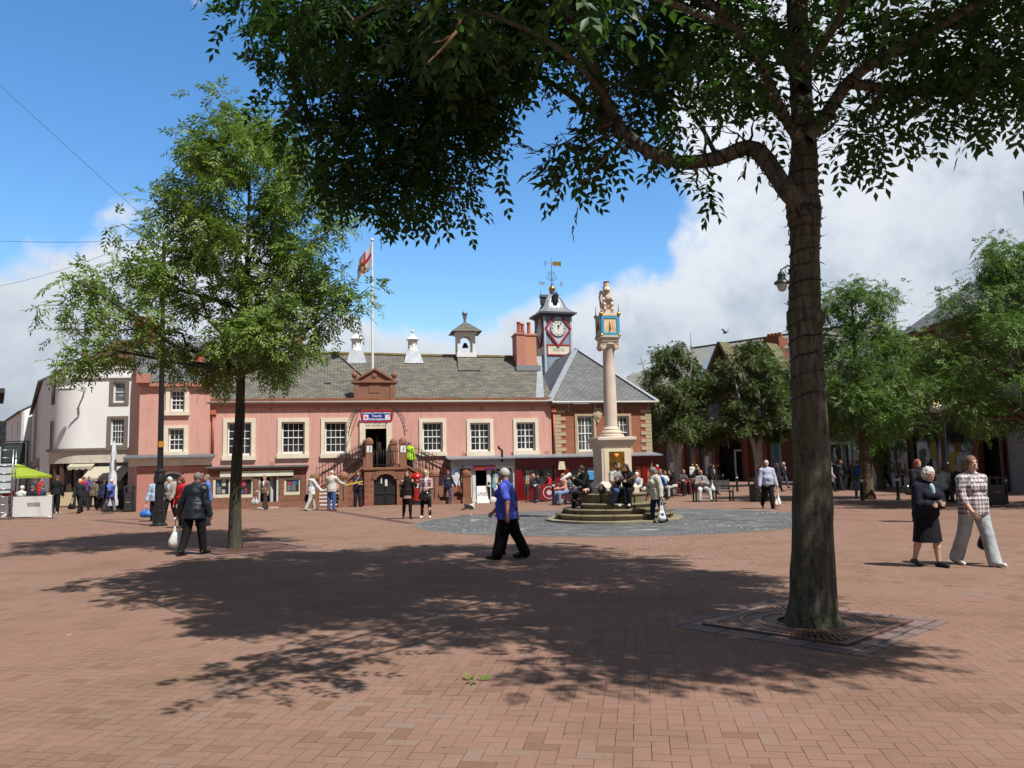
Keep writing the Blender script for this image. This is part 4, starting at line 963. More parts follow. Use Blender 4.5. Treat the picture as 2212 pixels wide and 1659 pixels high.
b.build('rusticated_front', PINKT, P); b = MB()
for k in range(5): z = .45 + k * .42; b.box(sh[1] + .06, c1 - 1.11, YB - .05, YB - .001, z, z + .38)
b.build('rusticated_front', PINKT, P)
b = MB(); n = 12; A = [((sh[0] + sh[1]) / 2 + (sh[1] - sh[0]) / 2 * math.cos(math.pi * q / n), sh[3] - .42 + .42 * math.sin(math.pi * q / n)) for q in range(n + 1)]
b.tube([(x, YB - .01, z) for x, z in A] , .06, 6); b.box(sh[0] - .03, sh[0] + .07, YB - .06, YB + .05, sh[2], sh[3] - .42); b.box(sh[1] - .07, sh[1] + .03, YB - .06, YB + .05, sh[2], sh[3] - .42); b.box(sh[0] - .1, sh[1] + .1, YB - .1, YB + .08, sh[2] - .12, sh[2])
swn = b.build('arched_shop_window', CREAM, P)
MB().ext([(sh[0], sh[3]), (sh[1], sh[3])] + [(x, z) for x, z in A], 'xz', YB + .001, YB + .1).build('spandrel', PINKT, swn)
MB().box(sh[0], sh[1], YB + .12, YB + .13, sh[2], sh[3]).build('glass', GLASSG, swn)
bb = MB(); rs = random.Random(5); x = sh[0] + .15
while x < sh[1] - .3:
    wd = rs.uniform(.12, .3); bb.box(x, x + wd, YB + .09, YB + .1, sh[2] + .1, sh[2] + .1 + rs.uniform(.15, .5), rs.randrange(3)); x += wd + rs.uniform(.03, .15)
bb.build('window_display', [mat('leaflet', S(200, 200, 196), .8), mat('wine_bottle_dark', S(60, 66, 58), .5), mat('loaf', S(210, 196, 140), .8)], swn)
ch = thing('chimney_stack', 'small pink chimney with a single red pot at the eaves of the corner house', 'chimney', HO, HA)
s = fs(427, 1.0); z1 = fz(427, 782, 1.0)
b = MB(); b.box(s - .26, s + .26, .75, 1.3, zt + .3, z1 - .08); b.box(s - .31, s + .31, .7, 1.35, z1 - .08, z1 + .02); b.build('stack', PINKT, ch)
MB().lathe([(.2, 0), (.19, .3), (.22, .32), (.22, .38)], (s, 1.02, z1 + .02), 14).build('pot', TERRA, ch)
b = MB(); b.box(s - .42, s + .42, .4, .76, zt + .32, zt + .52); b.build('lead_apron', LEAD, ch)
ch = thing('chimney_stack', 'tall orange brick chimney at the gable of the corner house behind the tree', 'chimney', HO, HA)
s = fs(312, 4.2); z1 = fz(312, 700, 4.2)
b = MB(); b.box(s - .55, s + .55, 3.8, 4.9, zr - 1.2, z1 - .15); b.box(s - .62, s + .62, 3.72, 4.98, z1 - .15, z1); b.build('stack', BRICKR, ch)
for k in range(3): MB().lathe([(.15, 0), (.13, .35), (.16, .38), (.16, .44)], (s - .35 + k * .35, 4.3, z1), 10).build('pot', TERRA, ch)
# ------------------------------------------------------------------ white corner building with a rounded end
wx1, wy1 = W(291, 1000, 47.5).x, 47.5
Wf = thing('white_corner_building', 'white three storey building with a rounded corner and brown tiled roof', 'building', (wx1, wy1, 0), R(3))
FW = frame(wx1, wy1, R(3))
def wz(u, v, off=0): return FW(u, v, off)[1]
def wsx(u, off=0): return FW(u, 1000, off)[0]
xc = wsx(174); zT, zM, zSh = wz(250, 796), wz(250, 813), wz(250, 968)
AM = .976
rad = (xc - (W(147, 1000, 50).x - wx1)) / math.sin(AM)
TD_ = Vector((-19.6, 29)).normalized(); th1 = math.atan2(TD_.x, TD_.y)     # street direction
plan = [(.0, 0.0)] + [(xc, 0.0)]
turn = math.radians(90) + th1 + math.pi / 2 * 0
nseg = 14; amax = R(90) - th1 * -1 * -1
amax = math.pi / 2 - math.atan2(-TD_.x, TD_.y) + 0.0
amax = math.pi / 2 + 0 if amax < 0 else amax
for k in range(1, nseg + 1):
    a = AM * k / nseg
    plan.append((xc - rad * math.sin(a), rad * (1 - math.cos(a))))
px_, py_ = plan[-1]
TL = 34.0
end = (px_ + TD_.x * 6, py_ + TD_.y * 6)
plan += [end, (end[0] + 8, end[1] + 4), (0, 10)]
wins_ = [rect_ for rect_ in ()]
b = MB()
flat = [(wsx(232), wsx(274.5), wz(250, 875), wz(250, 820)), (wsx(229), wsx(274.5), wz(250, 968) + .05, wz(250, 899))]
fin = [(a + .22, c - .22, z0 + .14, z1 - .14) for (a, c, z0, z1) in flat]
b.wall(xc, 0, zSh, zT, fin, 0, .3)
n = len(plan)
for i in range(1, n):
    p, q = plan[i], plan[(i + 1) % n]
    if i == n - 1: q = (0, 0)
    sm_ = i <= nseg
    b.add([(*p, 0 if i > nseg else zSh), (*q, 0 if i > nseg else zSh), (*q, zT), (*p, zT)], [(0, 1, 2, 3)], 0, sm_)
b.build('wall', WALLW, Wf)
b = MB()
def off(d): return [(x, y) for x, y in [(0.02, -d), (xc, -d)] + [(xc - (rad + d) * math.sin(AM * k / nseg), rad - (rad + d) * math.cos(AM * k / nseg)) for k in range(1, nseg + 1)]]
def band(z0, z1, d, name, m, par=Wf):
    b = MB(); A, B = off(d), off(-.02); n = len(A)
    b.ext(A + B[::-1], 'xy', z0, z1); return b.build(name, m, par)
band(zM - .1, zM + .06, .1, 'moulding', WALLW); band(zT, zT + .1, .06, 'coping', WALLW); band(zSh - .12, zSh + .02, .35, 'shop_cornice', GREYP)
zA0, zA1 = wz(250, 999), wz(250, 971)
band(zA0, zSh - .121, .22, 'shop_fascia', mat('cream_fascia', S(220, 212, 198), .7)); band(0.0, zA0 - .01, .02, 'shop_glazing', glassmat('dark_shopfront', (.03, .026, .022), .12))
for q in off(.06)[1::3] + [(-.15, -.02)]: MB().box(q[0] - .12, q[0] + .12, q[1] - .1, q[1] + .1, 0, zA0).build('shop_pilaster', mat('brown_timber', S(84, 62, 48), .6), Wf)
for (a, c, z0, z1), i_ in zip(flat, fin):
    surround_(Wf, a, c, z0, z1, *i_, GREYP, y=-.05, sill=False)
    sash(Wf, None, i_[0] + .01, i_[1] - .01, i_[2] + .005, i_[3] - .005, .12, 4 if z0 < 5 else 1, 4 if z0 < 5 else 2, WHITE, GLASS if z0 < 5 else glassmat('curtained_glass', (.12, .125, .13), .1))
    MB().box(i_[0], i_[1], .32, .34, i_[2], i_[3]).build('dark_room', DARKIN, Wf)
i_ = fin[1]; b = MB(); b.box(i_[0] + .1, i_[1] - .1, .13, .135, i_[3] - .75, i_[3] - .06); b.build('scalloped_blind', mat('blind_cloth', S(168, 172, 160), .9), Wf)
i_ = fin[0]; b = MB()
for k in range(9): x = i_[0] + .12 + k * (i_[1] - i_[0] - .24) / 9; b.box(x, x + .08, .13, .134, i_[2] + .3, i_[3] - .1)
b.build('net_curtain', mat('net', S(190, 194, 196), .9), Wf)
a_ = 1.05
for k_, (zz0_, zz1_) in enumerate(((wz(165, 868), wz(165, 820)), (zSh + .05, wz(165, 905)))):
    x, y = px_ + TD_.x * .45, py_ + TD_.y * .45
    b = MB(); b.obox((x - .02, y, (zz0_ + zz1_) / 2), (.06, .5, (zz1_ - zz0_) / 2), Matrix.Rotation(-th1 * -1 * -1, 3, 'Z') if False else Matrix.Rotation(math.atan2(-TD_.x, TD_.y), 3, 'Z')); b.build('window', mat('shaded_window', S(84, 84, 96), .3), Wf)
slate_roof('roof', [[(plan[6][0], .6, zT), (0, .6, zT), (0, 5, zT + 2.6), (xc - .5, 5, zT + 2.6)], [(0, 9.6, zT), (end[0], 9.6, zT), (xc - .5, 5, zT + 2.6), (0, 5, zT + 2.6)]], PANTILE, Wf)
for (u0, u1, va, vb, dp, lab) in ((200, 287, 1012, 1035, 1.3, 'awning'), (155, 208, 1004, 1010, .5, 'awning'), (112, 172, 1010, 1026, 1.2, 'awning')):
    x0, x1 = wsx(u0), min(wsx(u1), -.15); z1, z0 = wz(250, va - 6), wz(250, vb)
    o_ = 0 if u0 > 150 else 2.4
    b = MB(); b.add([(x0, -.05 + o_, z1), (x1, -.05 + o_, z1), (x1, -dp + o_, z0 + .1), (x0, -dp + o_, z0 + .1), (x0, -.05 + o_, z1 - .04), (x1, -.05 + o_, z1 - .04), (x1, -dp + o_, z0 + .06), (x0, -dp + o_, z0 + .06)],
                    [(0, 1, 2, 3), (7, 6, 5, 4), (0, 3, 7, 4), (1, 5, 6, 2), (3, 2, 6, 7), (0, 4, 5, 1)])
    n = max(4, int((x1 - x0) / .3))
    for k in range(n):
        w_ = (x1 - x0) / n; p_ = [(x0 + w_ * (k + .5) - w_ / 2 * math.cos(math.pi * q / 6), z0 + .06 - .1 * math.sin(math.pi * q / 6) - .06) for q in range(7)]
        b.ext([(x0 + w_ * k, z0 + .08), (x0 + w_ * k, z0), ] + p_[1:-1] + [(x0 + w_ * (k + 1), z0), (x0 + w_ * (k + 1), z0 + .08)], 'xz', -dp + o_ - .01, -dp + o_ + .005)
    b.build('awning', cloth('awning_cream', S(224, 216, 196)), Wf)
x, z = wsx(170), wz(170, 983)
b = MB(); b.box(x - .05, x + .12, -.1 + .05, .1, z - .3, z + .4, 0); b.box(x + .2, x + .36, -.02, .1, z - .3, z + .4, 1); b.ball((x + .85, .0, z + .1), (.2, .05, .25), 12, 2)
b.build('fascia_emblem', [mat('charcoal', S(50, 46, 46), .6), mat('muted_red', S(176, 60, 64), .6), WHITE], Wf)
b = MB(); x, z = wsx(112), wz(112, 999); b.box(x - .42, x + .42, 1.6, 1.72, z - .4, z + .4); ps = b.build('projecting_sign', WHITE, Wf)
MB().cyl((x, 1.59, z), (x, 1.6, z), .28, .28, 16).build('sign_disc', mat('pale_green', S(170, 196, 184), .6), ps)
x, z = wsx(188), wz(188, 925); MB().box(x - .1, x + .1, .12, .3, z - .12, z + .12).build('blue_plaque', mat('blue_plate', S(66, 110, 176), .5), Wf)
lm = thing('wall_lamp', 'white swan-necked street lamp fixed to the rounded white corner', 'street lamp', (wx1, wy1, 0), R(3))
x0, z0 = wsx(155), wz(155, 885); b = MB(); b.tube([(x0 + .1, .35, z0 - .9), (x0 + .15, .1, z0), (x0 + .75, -.5, z0 + .7), (x0 + .9, -.7, z0 + 1.0), (x0 + .6, -.9, z0 + 1.12)], .05, 6); b.build('arm', mat('pale_grey_metal', S(190, 196, 204), .4), lm)
b = MB(); b.ball((x0 - .05, -.95, z0 + 1.16), (.6, .2, .12), 14); b.build('head', mat('pale_grey_metal', S(200, 204, 210), .4), lm)
# ------------------------------------------------------------------ white terrace running off up the street, and the houses beyond
def terrace(name, label, p, q, h, nwin, rows, wallm, roofm, end_gable=False, cols_=2, base=0):
    p, q = Vector((*p, 0)), Vector((*q, 0)); d = (q - p); L = d.length; a = math.atan2(d.y, d.x)
    t = thing(name, label, 'building', p, a)
    hs = []
    for k in range(nwin):
        s = L * (k + .5) / nwin
        for (z, hh) in rows: hs.append((s - .5, s + .5, z, z + hh))
    b = MB(); b.wall(0, L, 0, h, hs, -.0, .25)
    D_ = 8.0
    b.add([(0, 0, 0), (0, D_, 0), (0, D_, h), (0, D_ / 2, h + 2.4), (0, 0, h)], [(0, 1, 2, 3, 4)]); b.add([(L, 0, 0), (L, 0, h), (L, D_ / 2, h + 2.4), (L, D_, h), (L, D_, 0)], [(0, 1, 2, 3, 4)])
    b.add([(0, D_, 0), (L, D_, 0), (L, D_, h), (0, D_, h)], [(0, 1, 2, 3)]); b.xf(Matrix.Scale(-1, 4, (0, 1, 0))) if False else None
    b.build('wall', wallm, t)
    for x in hs: sash(t, None, x[0] + .01, x[1] - .01, x[2], x[3], .12, cols_, 2, WHITE, glassmat('street_glass', (.05, .055, .06), .1))
    b = MB(); b.box(.3, L - .3, .6, .62, .1, h - .1); b.build('dark_room', DARKIN, t)
    slate_roof('roof', [[(-.1, -.3, h), (L + .1, -.3, h), (L + .1, D_ / 2, h + 2.5), (-.1, D_ / 2, h + 2.5)], [(L + .1, D_ + .3, h), (-.1, D_ + .3, h), (-.1, D_ / 2, h + 2.5), (L + .1, D_ / 2, h + 2.5)]], roofm, t)
    return t
sx0 = Matrix.Rotation(R(3), 2) @ Vector(end)
tp = Vector((wx1 + sx0.x, wy1 + sx0.y)); tq = Vector((-49.3, 81.5))
# the wall must face the street, so it runs from the far end to the near end
tt = terrace('white_terrace', 'long white terrace running away up the street with small sash windows', tq, tp, 8.2, 5, ((3.3, 1.7), (5.9, 1.5)), WALLW, SLATEB)
b = MB(); L = (tp - tq).length; b.box(0, L, -.25, -.001, 2.5, 3.0); b.build('shop_fascia', mat('dun_fascia', S(176, 164, 150), .7), tt)
b = MB(); b.box(.2, L - .2, -.06, -.001, .3, 2.48); b.build('shopfront', glassmat('dark_shopfront', (.03, .026, .022), .12), tt)
ch = thing('chimney_stack', 'broad brown brick chimney with four pots on the white terrace', 'chimney', (*(tq + (tp - tq) * .36), 0), math.atan2((tp - tq).y, (tp - tq).x))
b = MB(); b.box(-1.2, 1.2, 3.2, 4.4, 9.5, 12.0); b.box(-1.28, 1.28, 3.1, 4.5, 12.0, 12.15); b.build('stack', BRICKD, ch)
for k, (c_, h_) in enumerate((((170, 160, 150), 1.0), ((60, 60, 66), 1.3), ((178, 98, 70), 1.1), ((178, 98, 70), 1.1))): MB().lathe([(.24, 0), (.2, h_), (.26, h_ + .04), (.26, h_ + .14)], (-.9 + k * .6, 3.8, 12.15), 10).build('pot', mat('pot%d' % k, S(*c_), .8), ch)
far_ = Vector((-62, 97))
p1 = Vector((tq.x - .9, tq.y - .3))
tt = terrace('white_terrace', 'second white house further up the street with a lit end wall', far_, p1, 8.6, 3, ((3.6, 1.7), (6.2, 1.5)), WALLW, SLATEB)
ch = thing('chimney_stack', 'square brown chimney with two buff pots on the further white house', 'chimney', (*(far_ + (p1 - far_) * .75), 0), math.atan2((p1 - far_).y, (p1 - far_).x))
b = MB(); b.box(-1, 1, 3.2, 4.4, 10, 12.4); b.build('stack', BRICKD, ch)
for k in range(2): MB().lathe([(.24, 0), (.2, 1.0), (.26, 1.04), (.26, 1.14)], (-.5 + k, 3.8, 12.4), 10).build('pot', mat('buff_pot', S(196, 160, 120), .8), ch)
sg_ = thing('pub_sign', 'dark framed hanging sign on the end wall of the further white house', 'sign', (W(29, 960, 79).x, 79, 0))
z0, z1 = W(29, 1002, 79).z, W(29, 957, 79).z
b = MB(); b.box(-1.15, 1.15, -.06, .06, z0, z1); b.box(-1.5, 1.5, -.04, .04, z1 + .1, z1 + .2); b.box(-.9, -.85, -.03, .03, z1, z1 + .1); b.box(.85, .9, -.03, .03, z1, z1 + .1); b.build('frame', mat('dark_green_black', S(40, 44, 46), .5), sg_)
b = MB(); b.box(-.95, .95, -.08, -.061, z0 + .15, z1 - .15); b.build('painted_panel', mat('murky_green', S(70, 86, 78), .6), sg_)
MB().cyl((1.45, 0, z1 + .1), (1.45, 0, 0), .06, .06, 8).build('post', BLACK, sg_)
dk = thing('dark_house', 'dark brick house cut by the left edge with projecting eaves', 'house', (W(8, 900, 62).x, 62, 0), R(33))
x1_ = -.6; zt = W(5, 850, 62).z
b = MB(); b.box(-6, x1_, 0, 10, 0, zt); b.build('wall', BRICKD, dk); b = MB(); b.box(-6.2, x1_ + .6, -.6, 10.2, zt, zt + .35); b.build('eaves', mat('dark_eaves', S(60, 56, 54), .7), dk)
b = MB(); b.box(-1.2, .2, -.02, .0, 4.2, 6.2); b.build('window', GLASS, dk)
# ------------------------------------------------------------------ shaded row of shops along the right side (runs in depth, faces the square)
RX = 24.0
def ry(u, off=0.0):
    d = ray(u, 990); return (RX - off) * d.y / d.x
def rzv(u, v, off=0.0):
    d = ray(u, v); return EYE + (RX - off) / d.x * d.z
# local frame of each building: x runs from the far end towards the camera, y goes into the building
def shop(name, label, uf, un, zt, wallm, holes, cat='building', depth=9):
    yf, yn = ry(uf), ry(un); L = yf - yn
    t = thing(name, label, cat, (RX, yf, 0), R(-90))
    b = MB(); b.wall(0, L, 0, zt, holes(yf), 0, .3)
    b.add([(0, .3, 0), (0, .3, zt), (0, depth, zt), (0, depth, 0)], [(0, 1, 2, 3)]); b.add([(L, .3, 0), (L, .3, zt), (L, depth, zt), (L, depth, 0)], [(3, 2, 1, 0)]); b.add([(0, depth, 0), (0, depth, zt), (L, depth, zt), (L, depth, 0)], [(0, 1, 2, 3)])
    b.build('wall', wallm, t)
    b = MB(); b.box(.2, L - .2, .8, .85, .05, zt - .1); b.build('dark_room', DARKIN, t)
    return t, yf, L
def sx(u, yf): return yf - ry(u)
SHOPIN = [mat('poster_white', S(206, 206, 206), .8), mat('poster_grey', S(120, 124, 132), .8), mat('poster_teal', S(60, 110, 130), .8), mat('poster_brown', S(130, 96, 66), .8), mat('poster_pink2', S(150, 70, 110), .8), mat('poster_yellow', S(190, 170, 60), .8)]
def fill_window(par, a, c, z0, z1, y, seed, n=7, big=1.0):
    rs = random.Random(seed); b = MB()
    for k in range(n):
        wd, hh = rs.uniform(.25, .6) * big, rs.uniform(.3, .9) * big
        wd, hh = min(wd, (c - a) * .8), min(hh, (z1 - z0) * .7)
        x = rs.uniform(a + .05, max(a + .06, c - wd - .05)); z = rs.uniform(z0 + .05, max(z0 + .06, z1 - hh - .1))
        b.box(x, x + wd, y + k * .004, y + k * .004 + .002, z, z + hh, rs.randrange(6))
    return b.build('window_display', SHOPIN, par)
# sandstone building with the arched doorway
zt = 9.2
def H1(yf):
    g = lambda u: sx(u, yf)
    return [(g(1974), g(2034), .45, 3.1), (g(2042), g(2104), .45, 3.1), (g(2114), g(2160), 0, 3.4), (g(2076), g(2094), 4.55, 6.4), (g(2120), g(2152), 4.55, 6.7), (g(2010), g(2030), 4.55, 6.4)]
DSAND = bricks('dark_sandstone', S(136, 84, 66), S(122, 74, 58), S(90, 62, 52), .8, .36, .01)
t, yf, L = shop('sandstone_building', 'dark red sandstone building with an arched doorway and a black shop fascia', 1965, 2178, zt, DSAND, H1)
hs1 = H1(yf)
for h in hs1[:2]:
    o = sash(t, None, *h[:2], h[2], h[3], .1, 1, 1, mat('dark_green_frame', S(40, 44, 44), .4), GLASSG, 'shop_window', fw=.08)
    fill_window(o, h[0] + .2, h[1] - .2, h[2] + .2, h[3] - .3, .085, int(h[0] * 10), 9, 1.3)
a, c = sx(1967, yf), sx(2107, yf); MB().box(a, c, -.18, -.002, 3.15, 3.95).build('fascia', mat('black_green_fascia', S(38, 42, 42), .35), t)
text('fascia_lettering', '0  0', mat('dim_letters', S(150, 156, 160), .5), t, ((a + c) / 2, -.185, 3.55), .5)
b = MB(); b.box(0, L, -.14, -.002, 4.0, 4.2); b.box(0, L, -.2, -.002, zt - .3, zt); b.build('string_course', SANDR, t)
for h in hs1[3:]: 
    sash(t, None, *h[:2], h[2], h[3], .12, 2, 2, WHITE)
    MB().box(h[0] - .1, h[1] + .1, -.1, -.002, h[2] - .16, h[2] - .002).build('sill', SANDR, t)
h = hs1[2]; m_ = (h[0] + h[1]) / 2; r_ = (h[1] - h[0]) / 2
A = [(m_ + r_ * math.cos(math.pi * q / 12), 3.4 - r_ * .8 + r_ * .8 * math.sin(math.pi * q / 12)) for q in range(13)]
b = MB(); b.ext([(h[0], 3.4 - r_ * .8)] + [(h[0], 3.4), (m_, 3.4)] + A[6:][::1], 'xz', .003, .28); b.ext([(m_, 3.4), (h[1], 3.4), (h[1], 3.4 - r_ * .8)] + A[:7], 'xz', .003, .28)
for q in range(12):
    p, n_ = A[q], A[q + 1]; an = math.atan2(n_[1] - p[1], n_[0] - p[0]); pm = ((p[0] + n_[0]) / 2, (p[1] + n_[1]) / 2)
    b.obox((pm[0] + .2 * math.cos(math.pi * (q + .5) / 12), -.02, pm[1] + .2 * math.sin(math.pi * (q + .5) / 12)), (math.hypot(n_[0] - p[0], n_[1] - p[1]) / 2 + .02, .04, .2), Matrix.Rotation(-an, 3, 'Y'))
b.build('arch', SANDR, t)
slate_roof('roof', [[(-.1, -.3, zt), (L + .1, -.3, zt), (L + .1, 4.5, zt + 3.2), (-.1, 4.5, zt + 3.2)], [(L + .1, 9.2, zt), (-.1, 9.2, zt), (-.1, 4.5, zt + 3.2), (L + .1, 4.5, zt + 3.2)]], SLATEB, t)
b = MB(); b.box(L - .02, L + .3, 4.0, 5.6, zt - .5, zt + 3.4); b.build('chimney', BRICKR, t)
for u in (1968, 2176): s = sx(u, yf); b = MB(); b.cyl((s, -.12, 0), (s, -.12, zt - .2), .07, .07, 8); b.build('drainpipe', BLACK, t)
hb = thing('hanging_basket', 'hanging basket of pink flowers on a bracket by the arched doorway', 'hanging basket', (RX - .7, ry(2166), rzv(2166, 939, .7)))
# white and red shop
zt = 8.4
def H2(yf):
    g = lambda u: sx(u, yf)
    return [(g(1792), g(1818), .4, 3.0), (g(1820), g(1834), 0, 2.9), (g(1850), g(1882), .4, 3.2), (g(1890), g(1924), .1, 3.2), (g(1930), g(1962), .4, 3.2), (g(1800), g(1820), 5.3, 6.8), (g(1860), g(1880), 5.3, 6.8), (g(1920), g(1940), 5.3, 6.8)]
t, yf, L = shop('shop_building', 'pale rendered shop with a long bright red fascia seen behind the trees', 1782, 1964, zt, mat('pale_grey_render', S(196, 198, 202), .85, .05, 1), H2)
for i, h in enumerate(H2(yf)):
    if i == 1 or i == 3: MB().box(h[0] + .1, h[1] - .1, .28, .34, 0, h[3]).build('door', mat('dark_door2', S(34, 34, 42), .4), t); continue
    o = sash(t, None, *h, .1, 1 if i < 5 else 2, 1 if i < 5 else 2, mat('pale_frame', S(200, 202, 206), .5), GLASSG, 'shop_window' if i < 5 else 'window', fw=.1)
    if i < 5: fill_window(o, h[0] + .15, h[1] - .15, h[2] + .15, h[3] - .2, .085, i + 4, 10, 1.2)
a, c = sx(1838, yf), sx(1964, yf); MB().box(a, c - .02, -.25, -.002, 3.3, 4.3).build('fascia', mat('shop_red', S(196, 26, 28), .4), t)
b = MB(); m0 = a + (c - a) * .28; b.add([(m0, -.256, 3.62), (m0 + .9, -.256, 3.62), (m0 + 1.05, -.256, 3.98), (m0 + .15, -.256, 3.98)], [(0, 1, 2, 3)]); b.build('fascia_emblem', WT, t)
text('fascia_lettering', 'UA', WT, t, (a + (c - a) * .62, -.26, 3.8), .75)
a2 = sx(1784, yf); MB().box(a2, a - .9, -.2, -.002, 3.2, 4.2).build('fascia', mat('plum_fascia', S(104, 84, 116), .5), t); MB().box(a - .88, a - .02, -.22, -.002, 3.3, 4.2).build('fascia', mat('navy_fascia', S(30, 32, 60), .4), t)
b = MB(); b.box(0, L, -.3, -.002, 4.32, 4.5); b.box(0, L, -.2, -.002, zt - .2, zt); b.build('ledge', mat('pale_ledge', S(206, 208, 212), .7), t)
slate_roof('roof', [[(-.1, -.3, zt), (L, -.3, zt), (L, 4.5, zt + 2.6), (-.1, 4.5, zt + 2.6)], [(L, 9.2, zt), (-.1, 9.2, zt), (-.1, 4.5, zt + 2.6), (L, 4.5, zt + 2.6)]], SLATEB, t)
# grey building at the right edge
def H3(yf): return [(1.2, 3.2, 3.9, 6.2), (4.4, 6.2, 3.9, 6.2), (1.4, 5.4, .4, 2.9)]
t, yf, L = shop('grey_building', 'grey rendered building with dark drainpipe cut by the right edge', 2178.6, 2330, 9.6, mat('grey_render', S(142, 142, 146), .85, .06, 1), H3)
for i, h in enumerate(H3(yf)): sash(t, None, *h, .1, 2, 2, WHITE if i < 2 else BLACK, GLASS)
slate_roof('roof', [[(0, -.3, 9.6), (L, -.3, 9.6), (L, 4.5, 12.6), (0, 4.5, 12.6)], [(L, 9, 9.6), (0, 9, 9.6), (0, 4.5, 12.6), (L, 4.5, 12.6)]], SLATEB, t)
b = MB(); b.box(-.2, .25, 2.0, 3.4, 9.0, 15.0); b.build('chimney', mat('pale_chimney', S(190, 186, 180), .8), t)
# ------------------------------------------------------------------ brick shopping centre closing the far side, in its own shade
CA, CB = Vector((10.5, 84.5, 0)), Vector((25.5, 69, 0))      # left (far) and right (near) ends of the front
d = CB - CA; ca = math.atan2(d.y, d.x); L = d.length
FC = frame(CA.x, CA.y, ca)
t = thing('shopping_centre', 'dark brick shopping centre with big slate roof and gables behind the birch trees', 'building', CA, ca)
zt = 9.2
cs_ = lambda u, o=0: FC(u, 1010, o)[0]
hsC = [(cs_(1438), cs_(1468), .4, 4.0), (cs_(1490), cs_(1506), .4, 4.0), (cs_(1515), cs_(1538), .4, 4.0), (cs_(1552), cs_(1604), 0, 4.0), (cs_(1628), cs_(1650), .4, 4.0), (cs_(1664), cs_(1690), .4, 4.0)]
up = [(cs_(u) - .7, cs_(u) + .7, 5.2, 7.6) for u in (1440, 1475, 1510, 1545, 1580, 1615, 1650, 1685)]
b = MB(); b.wall(-3, L + 2, 0, zt, hsC + up, 0, .4)
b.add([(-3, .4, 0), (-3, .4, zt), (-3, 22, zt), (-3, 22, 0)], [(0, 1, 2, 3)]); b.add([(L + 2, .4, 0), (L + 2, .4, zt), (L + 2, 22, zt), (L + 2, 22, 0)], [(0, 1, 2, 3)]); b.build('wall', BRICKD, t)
MB().box(-2.8, L + 1.8, 1.2, 1.3, 0, zt - .1).build('dark_room', DARKIN, t)
for i, h in enumerate(hsC):
    if i == 3:
        b = MB(); b.box(h[0] + 1.2, h[0] + 1.35, .9, 1, 0, 2.8); b.box(h[0] + 3.0, h[0] + 3.15, .9, 1, 0, 2.8); b.box(h[0] + 4.4, h[0] + 4.55, .9, 1, 0, 2.8); b.box(h[0] + 1.2, h[0] + 4.5, .9, 1, 2.8, 2.95)
        b.build('entrance_doors', mat('pale_frame', S(200, 202, 206), .5), t)
        MB().box(h[0] + .8, h[1] - 1.6, .5, .56, 3.1, 3.95).build('shop_sign', mat('dim_sign', S(120, 116, 116), .5), t); continue
    o = sash(t, None, *h, .15, 1, 1, mat('grey_frame', S(120, 124, 128), .5), glassmat('centre_glass', (.05, .06, .06), .08), 'shop_window', fw=.12)
    fill_window(o, h[0] + .3, h[1] - .3, h[2] + .2, h[3] - .4, .13, i + 30, 7, 2.0)
for h in up: sash(t, None, *h, .15, 2, 2, mat('grey_frame', S(120, 124, 128), .5), glassmat('centre_glass', (.05, .06, .06), .08))
b = MB()
for h0, h1 in zip(hsC[:-1], hsC[1:]): m_ = (h0[1] + h1[0]) / 2; b.box(m_ - .22, m_ + .22, -.25, -.002, 0, 4.6)
b.box(-3, L + 2, -.3, -.002, 4.6, 4.95); b.box(-3, L + 2, -.35, -.002, zt - .35, zt); b.build('brick_piers', mat('brown_brick_trim', S(112, 58, 46), .8, .15, 4), t)
for u in (1531, 1602): s = cs_(u, -.3); b = MB(); b.box(s - .45, s + .45, -1.1, -.9, 4.0, 5.0); b.cyl((s, -.91, 4.5), (s, -.3, 4.5), .05, .05, 6); b.build('square_lamp', BLACK, t)
# tall slate roof set back, hipped at its left end
zr, yr = 14.3, 8.0
rf = slate_roof('roof', [[(-3.4, -.6, zt), (L + 4, -.6, zt), (L + 4, yr, zr), (5.0, yr, zr)], [(-3.4, 16, zt), (-3.4, -.6, zt), (5.0, yr, zr)], [(L + 4, 16, zt), (-3.4, 16, zt), (5.0, yr, zr), (L + 4, yr, zr)]],
                bricks('pale_slate', S(152, 152, 146), S(138, 140, 138), S(110, 112, 112), .5, .3, .012, .7, big=.1), t)
def gable(u, w_, zt_, name='gable'):
    s = cs_(u); b = MB(); b.ext([(s - w_, zt - .1), (s + w_, zt - .1), (s, zt_)], 'xz', -.2, 4.0); g_ = b.build(name, BRICKD, t)
    b = MB()
    for q in (-1, 1): b.beam((s + q * w_ * 1.08, .0, zt - .3), (s, .0, zt_ + .12), 2.0, .22)
    b.build('coping', mat('mossy_coping', S(112, 108, 78), .9, .2, 3), g_)
gable(1577, 2.0, 12.9); gable(1680, 1.9, 12.2)
s = cs_(1545); b = MB(); b.obox((s, 2.2, 11.6), (1.5, .06, 1.6), Matrix.Rotation(R(-52), 3, 'X')); b.beam((s - 1.6, -.2, 9.6), (s - 1.6, 3.6, 13.2), .25, .3); b.build('skylight', mat('blue_glass_roof', S(136, 156, 176), .25), rf)
for k in range(4): b = MB(); p0 = Vector((-3.4, 16, zt)); b.beam((-2.2 + k * .9, 4 + k * .9, zt + 1.1 + k * 1.35), (-1.9 + k * .9, 4.6 + k * .9, zt + 1.5 + k * 1.35), .9, .08); b.build('rooflight', mat('bright_lead', S(178, 184, 192), .45, .12, 3, .003, 12, metal=.3), rf)
s = cs_(1690, 5); b = MB(); b.box(s - .8, s + .8, 4.2, 6, 11, 13.6); b.build('chimney', BRICKR, t)
